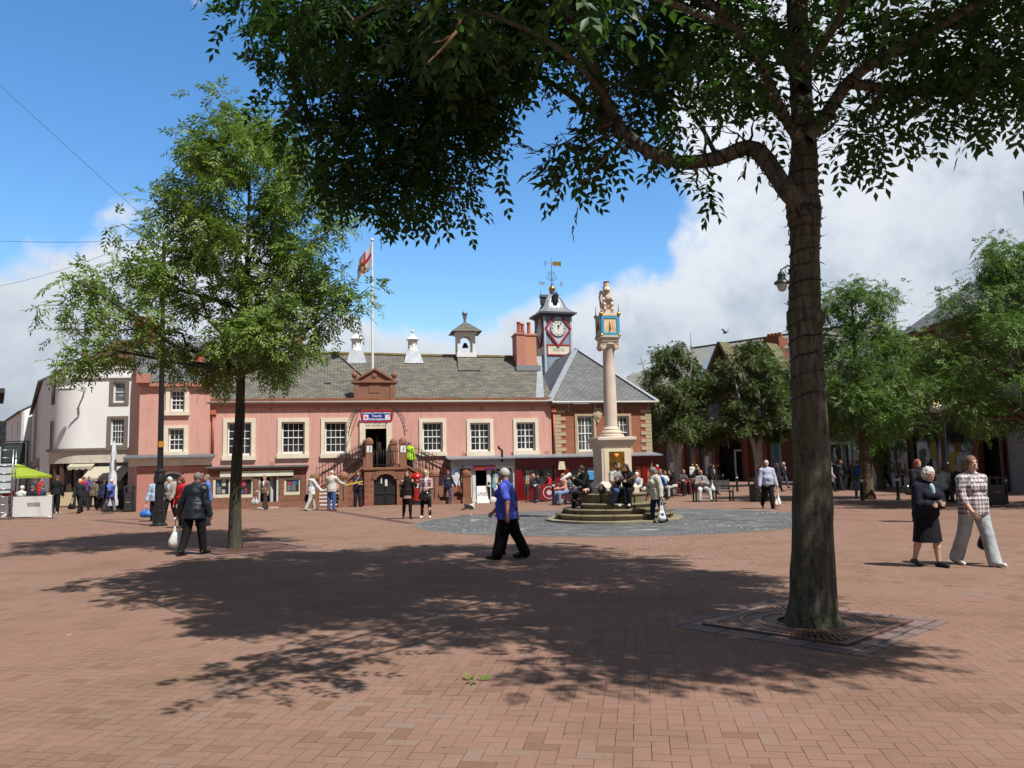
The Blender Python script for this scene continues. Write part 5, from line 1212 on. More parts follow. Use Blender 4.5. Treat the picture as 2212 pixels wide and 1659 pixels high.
for k in range(4): b = MB(); b.box(s - .7 + k * .38, s - .45 + k * .38, 4.8, 5.2, 13.6, 14.1); b.build('chimney_pot', BRICKR, t)
MB().cyl((5.0, yr, zr), (5.0, yr, zr + 1.8), .04, .02, 6).build('aerial', IRON, t)
b = MB(); b.box(5.02, L + 4, yr - .15, yr + .15, zr - .02, zr + .12); b.build('ridge_tiles', mat('grey_ridge', S(112, 112, 110), .8), rf)
# dark shop between wing and centre
t = thing('corner_shop', 'dark low shop in shade between the brick wing and the shopping centre', 'shop', (W(1412, 1000, 82).x, 82, 0), R(8))
x1 = W(1440, 1000, 82).x - W(1412, 1000, 82).x
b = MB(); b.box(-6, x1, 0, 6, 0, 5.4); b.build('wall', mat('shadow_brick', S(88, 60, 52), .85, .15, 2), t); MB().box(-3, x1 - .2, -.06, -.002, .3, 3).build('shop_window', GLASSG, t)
MB().box(-3, x1 - .2, -.2, -.002, 3.1, 3.9).build('fascia', mat('charcoal', S(50, 46, 46), .6), t)
# ------------------------------------------------------------------ market cross on its round steps
t = thing('market_cross', 'pale stone market cross with sundial block and seated lion on round worn steps', 'monument', CROSS, R(10))
STEP = mat('worn_step_stone', S(132, 120, 96), .9, .22, 2.2, .012, 18, dirt=(S(106, 108, 72), .52))
STEPL = mat('pale_apron_stone', S(150, 142, 118), .9, .2, 2.5, .01, 18, dirt=(S(112, 116, 84), .52))
PALE = mat('painted_cross_stone', S(226, 208, 190), .75, .07, 2.5, .006, 30)
def rough_ring(r, z0, z1, seed, n=72, bite=.02, nose=.02):
    rs = random.Random(seed); rr = [r * (1 + .008 * math.sin(3 * 2 * math.pi * k / n + seed)) - (rs.uniform(0, bite) if rs.random() < .4 else 0) for k in range(n)]
    vs = []
    for f_, z in ((-.05, z0), (-.02, z1 - .06), (nose * .5, z1 - .055), (nose, z1 - .03), (0, z1 - .003), (-.03, z1)):
        for k in range(n): a = 2 * math.pi * k / n; q = rr[k] + f_; vs.append((q * math.cos(a), q * math.sin(a), z + (rs.uniform(-.006, .004) if z > z0 else 0)))
    m = len(vs) // n
    fs2 = [(i * n + k, i * n + (k + 1) % n, (i + 1) * n + (k + 1) % n, (i + 1) * n + k) for i in range(m - 1) for k in range(n)]
    b = MB(); b.add(vs, fs2, 0, True); b.add(vs[-n:], [tuple(range(n))], 0); return b
rough_ring(2.14, 0, .07, 1, nose=.0).build('apron', STEPL, t)
for r, z0, z1, sd in ((1.84, .06, .235, 2), (1.58, .2, .385, 3), (1.30, .35, .54, 4), (1.03, .5, .83, 5)):
    rough_ring(r, z0, z1, sd).build('step', STEP, t)
    nj = int(r * 6); b = MB()
    for k in range(nj):
        a = 2 * math.pi * (k + .37 * sd) / nj; m_ = Matrix.Rotation(a, 3, 'Z'); b.obox(m_ @ Vector((r - .14, 0, (z0 + z1) / 2 + .01)), (.158, .006, (z1 - z0) / 2 - .004), m_)
    b.build('step_joints', mat('joint_dirt', S(84, 78, 56), .95, .2, 8), t)
Zp0, Zp1 = .83, 2.42
b = MB()
def sq(prof):
    vs = []
    for r, z in prof: vs += [(r * x, r * y, z) for x, y in ((-1, -1), (1, -1), (1, 1), (-1, 1))]
    n = len(prof); b.add(vs, [(i * 4 + k, i * 4 + (k + 1) % 4, i * 4 + 4 + (k + 1) % 4, i * 4 + 4 + k) for i in range(n - 1) for k in range(4)] + [(3, 2, 1, 0), tuple(range(4 * n - 4, 4 * n))])
sq([(.64, .82), (.64, 1.0), (.60, 1.06), (.54, 1.14), (.48, 1.2), (.48, 2.22), (.50, 2.26), (.55, 2.34), (.60, 2.44), (.62, 2.46), (.62, 2.54), (.50, 2.56)])
b.build('pedestal', PALE, t, .008)
b = MB(); b.wall(-.40, .40, 1.16, 2.2, [(-.25, .25, 1.26, 2.1)], -.5, -.479); pf = b.build('panel_frame', mat('cream_painted_panel', S(236, 220, 192), .6), t)
pm, nt, bs = newmat('bronze_plaque'); oc = nd(nt, 'ShaderNodeTexCoord').outputs['Object']
c = mixc(nt, rng(nt, noise(nt, oc, 4, 6, .7), .4, .65), S(112, 76, 24), S(176, 132, 48)); nt.links.new(c, bs.inputs['Base Color']); bs.inputs['Metallic'].default_value = .7; bs.inputs['Roughness'].default_value = .35; bump(nt, bs, noise(nt, oc, 30, 4), .01, .8)
MB().box(-.25, .25, -.492, -.479, 1.26, 2.1).build('bronze_plaque', pm, pf)
b = MB(); b.ball((0, -.495, 1.98), (.05, .012, .06), 10, 0); b.ball((-.07, -.495, 1.98), (.035, .012, .05), 8, 1); b.ball((.07, -.495, 1.98), (.035, .012, .05), 8, 1); b.box(-.06, .06, -.5, -.49, 2.02, 2.05, 0)
b.build('crest', [mat('crest_yellow', S(232, 190, 60), .5), mat('crest_red', S(200, 40, 40), .5)], pf)
MB().lathe([(.40, 0), (.40, .08), (.33, .1), (.35, .15), (.33, .2), (.26, .22), (.27, .27), (.235, .3), (.215, .34)], (0, 0, 2.555), 32).build('column_base', PALE, t)
Zc = 5.42
MB().lathe([(.208, 0), (.207, .5), (.202, 1.2), (.19, 1.9), (.176, Zc - 2.89 - .06), (.195, Zc - 2.89 - .03), (.195, Zc - 2.89)], (0, 0, 2.89), 32).build('column_shaft', mat('pink_column_stone', S(226, 208, 194), .85, .1, 3, .008, 25), t)
b = MB(); b.lathe([(.19, 0), (.25, .05), (.27, .1), (.24, .14)], (0, 0, Zc), 24); b.box(-.29, .29, -.24, .24, Zc + .10, Zc + .17)
for sx_ in (-1, 1):
    for sy in (-1, 1):
        pts = [(sx_ * (.23 + .1 * (1 - .8 * k / 16) * math.cos(k * .75 + 1.2)), sy * .2, Zc + .03 + .12 * (1 - .8 * k / 16) * math.sin(k * .75 + 1.2)) for k in range(17)]
        b.tube(pts, .035, 6)
    b.cyl((sx_ * .235, -.22, Zc + .03), (sx_ * .235, .22, Zc + .03), .085, .085, 14)
b.build('ionic_capital', PALE, t)
b = MB(); sq([(.27, Zc + .171), (.27, Zc + .24), (.33, Zc + .3), (.33, Zc + .34), (.29, Zc + .36)]); b.build('block_moulding', PALE, t)
B0, B1, bw = Zc + .36, Zc + .98, .29
b = MB(); b.box(-bw, bw, -bw, bw, B0, B1); b.box(-bw - .03, bw + .03, -bw - .03, bw + .03, B1 + .001, B1 + .05); b.box(-.2, .2, -.2, .2, B1 + .051, B1 + .2); b.build('sundial_block', PALE, t)
for a in range(4):
    m_ = Matrix.Rotation(a * math.pi / 2, 4, 'Z')
    b = MB(); b.wall(-bw, bw, B0, B1, [(-bw + .085, bw - .085, B0 + .085, B1 - .085)], -bw - .025, -bw - .001)
    sd_ = b.xf(m_).build('sundial_border', mat('sky_blue_paint', S(74, 164, 204), .5), t)
    b = MB(); b.box(-bw + .085, bw - .085, -bw - .008, -bw - .001, B0 + .085, B1 - .085); b.xf(m_).build('sundial_face', mat('sundial_cream', S(236, 208, 176), .6), sd_)
    b = MB(); b.add([(0, -bw - .01, B1 - .12), (0, -bw - .11, B0 + .2), (0, -bw - .01, B0 + .17), (.006, -bw - .01, B1 - .12), (.006, -bw - .11, B0 + .2), (.006, -bw - .01, B0 + .17)], [(0, 1, 2), (5, 4, 3), (0, 3, 4, 1), (1, 4, 5, 2)])
    for k in range(-4, 5): b.tube([(0, -bw - .01, B1 - .14), (k * .045, -bw - .009, B0 + .12)], .0025, 4)
    b.xf(m_).build('gnomon', GOLD, sd_)
    b = MB()
    MB().ball((bw, -bw, B0), .06, 12).xf(m_).build('gilded_finial', GOLD, t); b.ball((bw, -bw, B1 + .06), .07, 12)
    b.cyl((bw, -bw, B1 + .1), (bw, -bw, B1 + .42), .02, .004, 6); b.xf(m_).build('gilded_finial', GOLD, t)
# crouched heraldic lion holding a book, one continuous carving (built with the figure tools below)
LION_Z = B1 + .2
# ------------------------------------------------------------------ trees
def barkmat(name, c1, c2, moss=None, sc=1.0):
    m, nt, bs = newmat(name); oc = nd(nt, 'ShaderNodeTexCoord').outputs['Object']
    mp = nd(nt, 'ShaderNodeMapping', {0: oc, 'Scale': (14 * sc, 14 * sc, 2.6 * sc)}).outputs[0]
    n1 = mth(nt, 'ADD', mth(nt, 'MULTIPLY', noise(nt, mp, 1.3, 10, .72), .7), mth(nt, 'MULTIPLY', noise(nt, oc, 26 * sc, 6, .7), .3)); n2 = noise(nt, oc, 2.5, 5)
    c = mixc(nt, rng(nt, n1, .41, .58), c1, c2)
    if moss: c = mixc(nt, rng(nt, n2, .48, .66, 0, .7), c, moss)
    nt.links.new(c, bs.inputs['Base Color']); bs.inputs['Roughness'].default_value = .95; bs.inputs['Specular IOR Level'].default_value = .2
    bump(nt, bs, n1, .04, 1.0); return m
def leafmat(name, c1, c2, trans=.3, rough=.5):
    m, nt, bs = newmat(name)
    at = nd(nt, 'ShaderNodeAttribute', attribute_name='tint')
    c = mixc(nt, at.outputs['Fac'], c1, c2)
    nt.links.new(c, bs.inputs['Base Color']); bs.inputs['Roughness'].default_value = rough; bs.inputs['Specular IOR Level'].default_value = .35
    tr = nd(nt, 'ShaderNodeBsdfTranslucent', {0: mixc(nt, .4, c, (.10, .24, .02))})
    ms = nd(nt, 'ShaderNodeMixShader', {0: trans, 1: bs.outputs[0], 2: tr.outputs[0]}); nt.links.new(ms.outputs[0], nt.nodes['Material Output'].inputs[0]); return m
def leaf_mesh(name, P, Dv, L, nl, lw, ll, m, parent, seed, droop=.35, fan=.9):
    """compound leaves: P bases, Dv directions (numpy Nx3), L lengths; nl leaflets each a folded pointed kite"""
    rs = np.random.default_rng(seed); N = len(P)
    Dv = Dv / np.linalg.norm(Dv, axis=1, keepdims=True)
    up = np.tile([0, 0, 1.0], (N, 1)); side = np.cross(Dv, up); side /= np.linalg.norm(side, axis=1, keepdims=True) + 1e-6
    roll = rs.uniform(-.7, .7, N)[:, None]; nrm = np.cross(side, Dv); side = side * np.cos(roll) + nrm * np.sin(roll); nrm = np.cross(side, Dv)
    tint = np.clip(rs.normal(.45, .25, N), 0, 1)
    V, T = [], []
    for j in range(nl):
        if j == nl - 1: f, sg = 1.0, 0
        else: f, sg = .25 + .75 * (j // 2 + .5) / ((nl) // 2), (1 if j % 2 else -1)
        base = P + Dv * (L * f)[:, None] - np.array([0, 0, 1.0]) * (L * droop * f * f)[:, None]
        dd = Dv * (1.0 if sg == 0 else .55) + side * sg * fan + rs.normal(0, .22, (N, 3)) - np.array([0, 0, .35])
        dd /= np.linalg.norm(dd, axis=1, keepdims=True)
        wv = np.cross(dd, nrm); wv /= np.linalg.norm(wv, axis=1, keepdims=True) + 1e-6
        nn = np.cross(wv, dd)
        l = (ll * rs.uniform(.75, 1.2, N) * (1 - .35 * abs(f - .65)))[:, None]; w_ = (lw * rs.uniform(.8, 1.2, N))[:, None]
        mid = base + dd * l * .42
        V.append(np.stack([base, mid + wv * w_ * .5 + nn * w_ * .18, base + dd * l, mid - wv * w_ * .5 + nn * w_ * .18], 1)); T.append(np.clip(tint + rs.normal(0, .12, N), 0, 1))
    V = np.concatenate(V).reshape(-1, 3); T = np.concatenate(T); K = len(T)
    me = bpy.data.meshes.new(name); me.vertices.add(4 * K); me.vertices.foreach_set('co', V.astype(np.float32).ravel())
    idx = (np.arange(K) * 4)[:, None] + np.array([[0, 1, 2, 0, 2, 3]])
    me.loops.add(6 * K); me.loops.foreach_set('vertex_index', idx.astype(np.int32).ravel())
    me.polygons.add(2 * K); me.polygons.foreach_set('loop_start', np.arange(0, 6 * K, 3, dtype=np.int32)); me.polygons.foreach_set('loop_total', np.full(2 * K, 3, np.int32))
    me.update(calc_edges=True); me.validate()
    at = me.attributes.new('tint', 'FLOAT', 'POINT'); at.data.foreach_set('value', np.repeat(T, 4).astype(np.float32))
    me.materials.append(m); o = bpy.data.objects.new(name, me); COL.objects.link(o); o.parent = parent; return o
def crook(a, b, n, amp, rs):
    a, b = Vector(a), Vector(b); pts = [a]; L = (b - a).length
    for k in range(1, n):
        f = k / n; pts.append(a.lerp(b, f) + Vector((rs.uniform(-1, 1), rs.uniform(-1, 1), rs.uniform(-.7, 1))) * amp * L * math.sin(f * math.pi))
    return pts + [b]
def spread(pts, rad, n, rs, out=.6):
    """leaf bases scattered through a twig cloud round a polyline; returns positions and outward directions"""
    pts = np.array([tuple(p) for p in pts]); seg = rs.integers(0, len(pts) - 1, n); f = rs.random(n)[:, None]
    c = pts[seg] * (1 - f) + pts[seg + 1] * f
    v = rs.normal(0, 1, (n, 3)); v /= np.linalg.norm(v, axis=1, keepdims=True); r = rs.random(n)[:, None] ** .55 * rad
    v[:, 2] *= .75
    P = c + v * r; D = v * out + rs.normal(0, .45, (n, 3)); D[:, 2] -= .15
    return P, D
# ---- the big tree in the foreground on the right
BIGBARK = barkmat('grey_green_bark', S(66, 64, 58), S(124, 120, 106), S(98, 102, 74))
t = thing('tree', 'big dark tree in the foreground with wire-wound limbs spreading over the square', 'tree', T1)
def TL(u, v, D): p = W(u, v, D); return p - T1
D0_ = T1.y
tr = [Vector((0.02, 0, -.1)), Vector((0.0, 0, .06)), TL(1757, 1300, D0_), TL(1756, 1200, D0_), TL(1755, 1100, D0_), TL(1753, 1000, D0_), TL(1748, 880, D0_), TL(1743, 780, D0_), TL(1738, 700, D0_), TL(1738, 640, D0_), TL(1739, 560, D0_), TL(1738, 500, D0_), TL(1737, 460, D0_), TL(1733, 400, D0_),
      TL(1737, 330, D0_), TL(1734, 250, D0_), TL(1728, 160, D0_), TL(1724, 80, D0_), TL(1720, 0, D0_), TL(1722, -120, D0_ + .1), TL(1700, -260, D0_ + .3), TL(1690, -420, D0_ + .2)]
px = D0_ / FPX
rad = [r * px for r in (66, 57, 49, 44, 41, 39, 36, 34, 36, 33, 31, 32, 37, 33, 28, 25, 23, 22, 21, 18, 13, 6)]
def rough_tube(b, pts, rad, n, seed, amp=.05):
    o = len(b.v); b.tube(pts, rad, n); rs = random.Random(seed)
    for i in range(o, len(b.v)):
        k = min((i - o) // n, len(pts) - 1); c = Vector(pts[k]); v = Vector(b.v[i]); b.v[i] = tuple(c + (v - c) * (1 + rs.uniform(-amp, amp)))
def smooth_path(pts, rad, k=3):
    out, ro = [], []
    n = len(pts)
    for i in range(n - 1):
        p0, p1, p2, p3 = (Vector(pts[max(0, min(n - 1, j))]) for j in (i - 1, i, i + 1, i + 2))
        for q in range(k):
            f = q / k; out.append(.5 * ((2 * p1) + (p2 - p0) * f + (2 * p0 - 5 * p1 + 4 * p2 - p3) * f * f + (3 * p1 - p0 - 3 * p2 + p3) * f ** 3)); ro.append(rad[i] * (1 - f) + rad[i + 1] * f)
    return out + [Vector(pts[-1])], ro + [rad[-1]]
b = MB(); p_, r_ = smooth_path(tr, rad); rough_tube(b, p_, r_, 22, 1, .035)
b.ball((TL(1762, 690, D0_ - .08)), (.1, .1, .13), 10); b.ball(TL(1713, 690, D0_), (.07, .08, .1), 10)
b.build('trunk', BIGBARK, t)
# limbs measured along their course: (u, v, depth), start radius, end radius
LIMBS = [
    ([(1728, 440, 7.7), (1690, 400, 7.7), (1655, 345, 7.8), (1615, 318, 7.9), (1550, 342, 8.0), (1470, 350, 8.1), (1400, 325, 8.2), (1345, 280, 8.3), (1310, 215, 8.3), (1285, 150, 8.2), (1250, 80, 8.0), (1215, 0, 7.8), (1160, -120, 7.4)], 34, 14),
    ([(1345, 280, 8.3), (1270, 235, 8.8), (1200, 185, 9.2), (1120, 150, 9.6), (1020, 130, 10.0), (900, 150, 10.3)], 15, 5),
    ([(1310, 215, 8.3), (1240, 130, 7.6), (1130, 60, 7.0), (1000, 20, 6.6), (900, 30, 6.4)], 13, 4),
    ([(1727, 300, 7.7), (1700, 262, 7.6), (1665, 190, 7.3), (1640, 130, 7.0), (1590, 60, 6.6), (1500, -20, 6.2)], 22, 8),
    ([(1730, 190, 7.8), (1690, 120, 8.2), (1640, 70, 8.8), (1560, 30, 9.4), (1470, -10, 10.0)], 18, 6),
    ([(1700, 262, 7.6), (1610, 165, 8.4), (1540, 120, 9.0), (1450, 70, 9.8), (1350, 30, 10.4)], 16, 6),
    ([(1744, 300, 7.75), (1790, 240, 7.7), (1840, 170, 7.6), (1930, 110, 7.4), (2020, 60, 7.2), (2120, 0, 7.0), (2210, -70, 6.8)], 27, 10),
    ([(1835, 180, 7.6), (1890, 188, 7.9), (1960, 196, 8.2), (2040, 198, 8.4), (2110, 165, 8.6), (2220, 100, 8.9)], 20, 9),
    ([(1740, 150, 7.7), (1800, 60, 7.2), (1850, -40, 6.4), (1930, -150, 5.4), (2100, -260, 4.6)], 17, 6),
    ([(1722, 60, 7.8), (1760, -60, 8.6), (1820, -140, 9.6), (1900, -160, 10.6), (1960, -150, 11.6)], 16, 5),
    ([(1722, -60, 7.8), (1600, -160, 6.6), (1400, -280, 5.4), (1200, -420, 4.4)], 16, 5),
    ([(1590, 60, 6.6), (1480, 20, 5.6), (1300, -60, 4.9), (1080, -160, 4.4)], 11, 4),
    ([(1120, 150, 9.6), (1010, 260, 9.9), (930, 330, 10.1), (870, 380, 10.2)], 8, 3),
    ([(1020, 130, 10.0), (880, 200, 10.4), (760, 260, 10.6), (640, 260, 10.8)], 7, 3),
    ([(1550, 342, 8.0), (1500, 250, 8.8), (1440, 190, 9.6), (1380, 140, 10.4)], 10, 3),
]
b = MB(); ends = []
for k, (q, r0, r1) in enumerate(LIMBS):
    P = [TL(*c) for c in q]; n = len(P); rr = [(r0 + (r1 - r0) * i / (n - 1)) * px * .58 for i in range(n)]
    p_, r_ = smooth_path(P, rr); rough_tube(b, p_, r_, 12, k, .05); ends.append((p_, r_))
b.build('limb', BIGBARK, t)
# leaf sprays hang round the limbs and round these twig ends: (u, v, depth, radius, amount)
rsn = np.random.default_rng(11); rp = random.Random(4)
CL = []
for p_, r_ in ends: CL.append(([tuple(x) for x in p_[int(len(p_) * .62):]], .5, 60))
def blob(u, v, D, r, n): CL.append(([tuple(TL(u, v, D) + Vector((rp.uniform(-.4, .4), rp.uniform(-.5, .5), 0)) * r), tuple(TL(u, v, D) + Vector((rp.uniform(-.3, .3), rp.uniform(-.6, .6), .25 * r)))], r, n))
# left curtain
for u, v, D, r, n in ((580, 30, 9.3, .5, 170), (640, 90, 9.6, .7, 240), (620, 190, 10.2, .5, 130), (640, 280, 10.6, .4, 90), (700, 160, 10.2, .8, 300), (745, 240, 10.4, .55, 170), (720, 40, 8.8, .9, 380), (800, 110, 9.2, .9, 420), (850, 210, 9.8, .8, 360),
    (800, 300, 10.2, .7, 260), (730, 370, 10.3, .45, 120), (760, 420, 10.1, .5, 150), (840, 400, 9.9, .7, 290), (900, 330, 9.9, .8, 320), (900, 440, 9.8, .5, 140), (960, 400, 9.7, .55, 170), (985, 320, 9.7, .6, 200), (1010, 250, 9.6, .6, 210), (960, 200, 9.5, .8, 340), (900, 90, 8.4, .95, 420),
    (1000, 60, 8.2, .9, 400), (1050, 150, 9.2, .8, 320), (1110, 60, 8.4, .9, 380), (1090, 190, 9.4, .5, 150), (1150, 130, 9.0, .6, 200), (1200, 60, 8.6, .9, 340), (1010, 470, 9.6, .22, 26), (890, 480, 9.8, .2, 18), (810, 460, 10, .3, 45), (1050, 380, 9.6, .25, 34), (1060, 300, 9.7, .3, 50), (680, 400, 10.3, .3, 46), (760, 60, 8.2, .7, 240), (560, 80, 9.8, .3, 50),
    (1260, 210, 8.9, .4, 80), (1235, 290, 8.6, .38, 80), (1250, 350, 8.4, .35, 64), (1220, 330, 8.4, .2, 16), (1290, 300, 8.5, .35, 66), (1260, 395, 8.3, .2, 22), (1190, 350, 8.5, .2, 12), (1320, 90, 9, .7, 240), (1400, 100, 9.4, .75, 250), (1390, 190, 9.2, .5, 120), (1450, 230, 8.8, .5, 130), (1330, 180, 8.8, .5, 120), (1500, 160, 8.6, .5, 120),
    (1440, 300, 8.2, .25, 34), (1520, 280, 8.1, .3, 44), (1500, 385, 8.0, .22, 26), (1540, 395, 7.9, .18, 14), (1520, 410, 8.0, .14, 8), (1590, 300, 8.0, .3, 44), (1640, 270, 7.9, .3, 40), (1560, 100, 8.4, .6, 170), (1600, 190, 8.2, .35, 70), (1650, 140, 8.4, .5, 120), (1480, 40, 9.4, .8, 280),
    (1790, 100, 8.6, .5, 100), (1780, 200, 8.2, .35, 50), (1850, 100, 8.8, .6, 150), (1880, 40, 8.8, .7, 210), (1850, 270, 8.0, .45, 110), (1880, 300, 7.9, .4, 90), (1920, 250, 8.2, .45, 110), (1900, 320, 8.0, .18, 14), (1970, 150, 8.2, .6, 170), (2000, 230, 8.2, .4, 80), (2050, 100, 8.0, .7, 240), (2070, 230, 8.3, .35, 60), (2130, 240, 8.4, .4, 80), (2180, 220, 8.6, .4, 80),
    (2140, 120, 8.2, .7, 230), (2200, 40, 7.8, .8, 280), (2190, 160, 8.4, .5, 120), (1980, 30, 8.0, .8, 260), (1700, 40, 8.8, .7, 160), (1760, 20, 9, .6, 130), (2195, 260, 8.6, .25, 30)): blob(u, v - (28 if u < 1230 else 8), D, r * .92, int(n * (.34 if u < 1230 else .22)))
# the part of the crown above the frame and over the ground in front of the camera
def inside(x, y):
    for (ax, ay, bx, by) in ((-3.3, 9.3, .35, 4.0), (.35, 4.0, 2.5, 2.9)):
        dx, dy = bx - ax, by - ay
        if (dx * (y - ay) - dy * (x - ax)) / math.hypot(dx, dy) < 1.0: return False
    return x < 6.4 and y > 2.4
k = 0
while k < 112:
    a = rp.uniform(0, 2 * math.pi); q = 5.7 * math.sqrt(rp.random()); x, y = 2.4 + q * math.cos(a), 7.0 + q * math.sin(a)
    if not inside(x, y): continue
    k += 1
    z = 6.2 + 3.2 * math.sqrt(max(0, 1 - (q / 5.9) ** 2)) * rp.uniform(.35, 1)
    z = max(z, EYE + y * math.tan(PITCH + math.atan(829.5 / FPX)) + 1.15 + rp.uniform(0, .6))
    if z > 11: continue
    p = Vector((x, y, z)) - T1; CL.append(([tuple(p), tuple(p + Vector((rp.uniform(-1, 1), rp.uniform(-1, 1), .1)))], rp.uniform(.45, .75), 120))
b = MB(); PP, DD = [], []
for path, r, n in CL:
    P, D = spread(path, r, n, rsn); PP.append(P); DD.append(D)
    if len(path) == 2:
        e = Vector(path[0]); best = None
        for p_, r_ in ends:
            for x, rr in zip(p_[3:], r_[3:]):
                dd = (x - e).length
                if best is None or dd < best[0]: best = (dd, x)
        b.tube(crook(best[1], e, 4, .1, rp), [.022, .018, .014, .011, .006], 5)
        for k in range(3):
            q = e + Vector((rp.uniform(-1, 1), rp.uniform(-1, 1), rp.uniform(-.8, .6))) * r; b.tube(crook(e, q, 3, .1, rp), [.009, .007, .005, .003], 4)
b.build('twigs', BIGBARK, t)
PP, DD = np.concatenate(PP), np.concatenate(DD)
leaf_mesh('leaves', PP, DD, rsn.uniform(.22, .4, len(PP)), 9, .057, .135, leafmat('big_tree_leaf', S(30, 62, 28), S(56, 98, 40), .34), t, 3, .5)
b = MB(); bare = [TL(1000, 30, 6.0), TL(985, 70, 6.0), TL(950, 110, 6.0), TL(925, 135, 6.0)]
b.tube(bare, [.016, .013, .009, .004], 6); b.tube([bare[1], TL(955, 88, 6), TL(935, 92, 6)], [.008, .005, .003], 5); b.build('bare_branch', mat('pale_twig', S(176, 142, 112), .8), t)
# string of little lamps wound round its trunk and limbs
ls = thing('fairy_lights', 'dark cable of tiny lamps wound round the big foreground tree', 'string lights', T1)
b = MB(); LMP = []; rs = random.Random(8)
def wind(path, rads, turns, off=.012):
    pts = []; n = int(turns * 14)
    for k in range(n + 1):
        f = k / n * (len(path) - 1); i = min(int(f), len(path) - 2); g = f - i; c = Vector(path[i]).lerp(Vector(path[i + 1]), g); r = rads[i] * (1 - g) + rads[i + 1] * g + off
        d = (Vector(path[i + 1]) - Vector(path[i])).normalized(); a = d.orthogonal().normalized(); bb = d.cross(a); th = 2 * math.pi * turns * k / n + rs.uniform(-.06, .06)
        nrm = a * math.cos(th) + bb * math.sin(th); q = c + nrm * r + d * rs.uniform(-.012, .012); pts.append(q)
        if k % 4 == 0: LMP.append((q, q + nrm * .045 + d * rs.uniform(-.03, .03)))
    b.tube(pts, .007, 4)
pt, rt = smooth_path(tr, rad); z_lo = 1.9
i0 = next(i for i, p in enumerate(pt) if p.z > 2.2); wind(pt[i0:], rt[i0:], 34)
for k in (0, 3, 6, 7): wind(*[q[2:26] for q in ends[k]], 17)
b.build('cable', BLACK, ls); LM = mat('lamp_plastic', S(40, 44, 40), .4)
LMP.sort(key=lambda q: (q[0].y, q[0].z)); bl = MB()
for k, (p, q) in enumerate(LMP):
    if k < 100: MB().cyl(p, q, .006, .003, 4).build('lamp', LM, ls)
    else: bl.cyl(p, q, .006, .003, 4)
bl.build('lamps', LM, ls)['kind'] = 'stuff'
# ---- generic branching trees
def make_tree(label, loc, H, trunk_r, lean, fork, crown, bark, leafm, seed, nleaf, leaf=(.2, 7, .02, .07), sub=5, twig=.7, name='tree', stems=1, droop=.3, group=None, asym=0.0):
    rs = random.Random(seed); rn = np.random.default_rng(seed)
    t = thing(name, label, 'tree', loc, 0, group)
    top = Vector((lean[0], lean[1], H * .93)); tips = []
    bt, bb = MB(), MB()
    if stems == 1:
        tp, trd = smooth_path([Vector((0, 0, -.05)), Vector((0, 0, .12)), *[Vector((lean[0] * f ** 1.5 + rs.uniform(-.04, .04) * H * .1, lean[1] * f + rs.uniform(-.04, .04) * H * .1, H * .93 * f)) for f in (.15, .3, .45, .6, .75, .9, 1.0)]],
                          [trunk_r * q for q in (1.5, 1.15, .95, .85, .7, .52, .34, .18, .06)])
        rough_tube(bt, tp, trd, 14, seed, .05); stem = [(tp, trd)]
    else:
        stem = []
        for k in range(stems):
            a = 2 * math.pi * (k + rs.random() * .6) / stems; sp = Vector((math.cos(a), math.sin(a), 0)) * H * rs.uniform(.1, .24)
            pts = [Vector((0, 0, -.05)), Vector((0, 0, H * .08)), Vector((0, 0, fork * .8)) + sp * .12] + [Vector((sp.x * (.25 + .75 * f), sp.y * (.25 + .75 * f), fork * .8 + (H * .92 - fork * .8) * f)) for f in (.3, .6, 1)]
            tp, trd = smooth_path(pts, [trunk_r * q for q in (1.3, 1.05, .75, .5, .3, .07)]); rough_tube(bt if k == 0 else bb, tp, trd, 10, seed + k, .05); stem.append((tp, trd))
    bt.build('trunk', bark, t)
    # crown envelope: list of (height fraction, radius)
    def rad_at(f): 
        for (f0, r0), (f1, r1) in zip(crown[:-1], crown[1:]):
            if f0 <= f <= f1: return r0 + (r1 - r0) * (f - f0) / (f1 - f0)
        return crown[-1][1]
    nb = sub * 6
    PP, DD = [], []
    for k in range(nb):
        f = (k + rs.random() * .8) / nb; z = fork + (H * .97 - fork) * f; ff = z / H
        tp, trd = stem[k % len(stem)]
        st = min(range(len(tp)), key=lambda i: abs(tp[i].z - max(fork * .92, z - rad_at(ff) * .55)))
        az = k * 2.4 + rs.uniform(-.4, .4); r = rad_at(ff) * rs.uniform(.55, 1.12) * (1 - asym * math.cos(az))
        cx0, cy0 = lean[0] * (z / H), lean[1] * (z / H)
        e = Vector((cx0 + math.cos(az) * r, cy0 + math.sin(az) * r, z + rs.uniform(-.2, .2)))
        path = crook(tp[st], e, 5, .07, rs); r0 = min(trd[st] * .55, .012 + .018 * r)
        bb.tube(path, [r0 * (1 - .8 * i / 5) for i in range(6)], 6)
        subs = [path[2:]]
        for j in range(4):
            s_ = path[rs.randrange(2, 5)]; q = s_ + Vector((math.cos(az + rs.uniform(-1.3, 1.3)), math.sin(az + rs.uniform(-1.3, 1.3)), rs.uniform(-.35, .7))) * r * rs.uniform(.25, .5)
            p2 = crook(s_, q, 3, .1, rs); bb.tube(p2, [r0 * .4, r0 * .3, r0 * .22, r0 * .1], 5); subs.append(p2[1:])
        n = int(nleaf / nb * (.5 + r / max(.3, max(c[1] for c in crown))))
        for sp in subs:
            P, D = spread([tuple(x) for x in sp], twig * rs.uniform(.6, 1.1), n // 5 + 1, rn); PP.append(P); DD.append(D)
    bb.build('branches', bark, t)
    PP, DD = np.concatenate(PP), np.concatenate(DD)
    leaf_mesh('leaves', PP, DD, rn.uniform(.75, 1.25, len(PP)) * leaf[0], leaf[1], leaf[2], leaf[3], leafm, t, seed, droop)
    return t
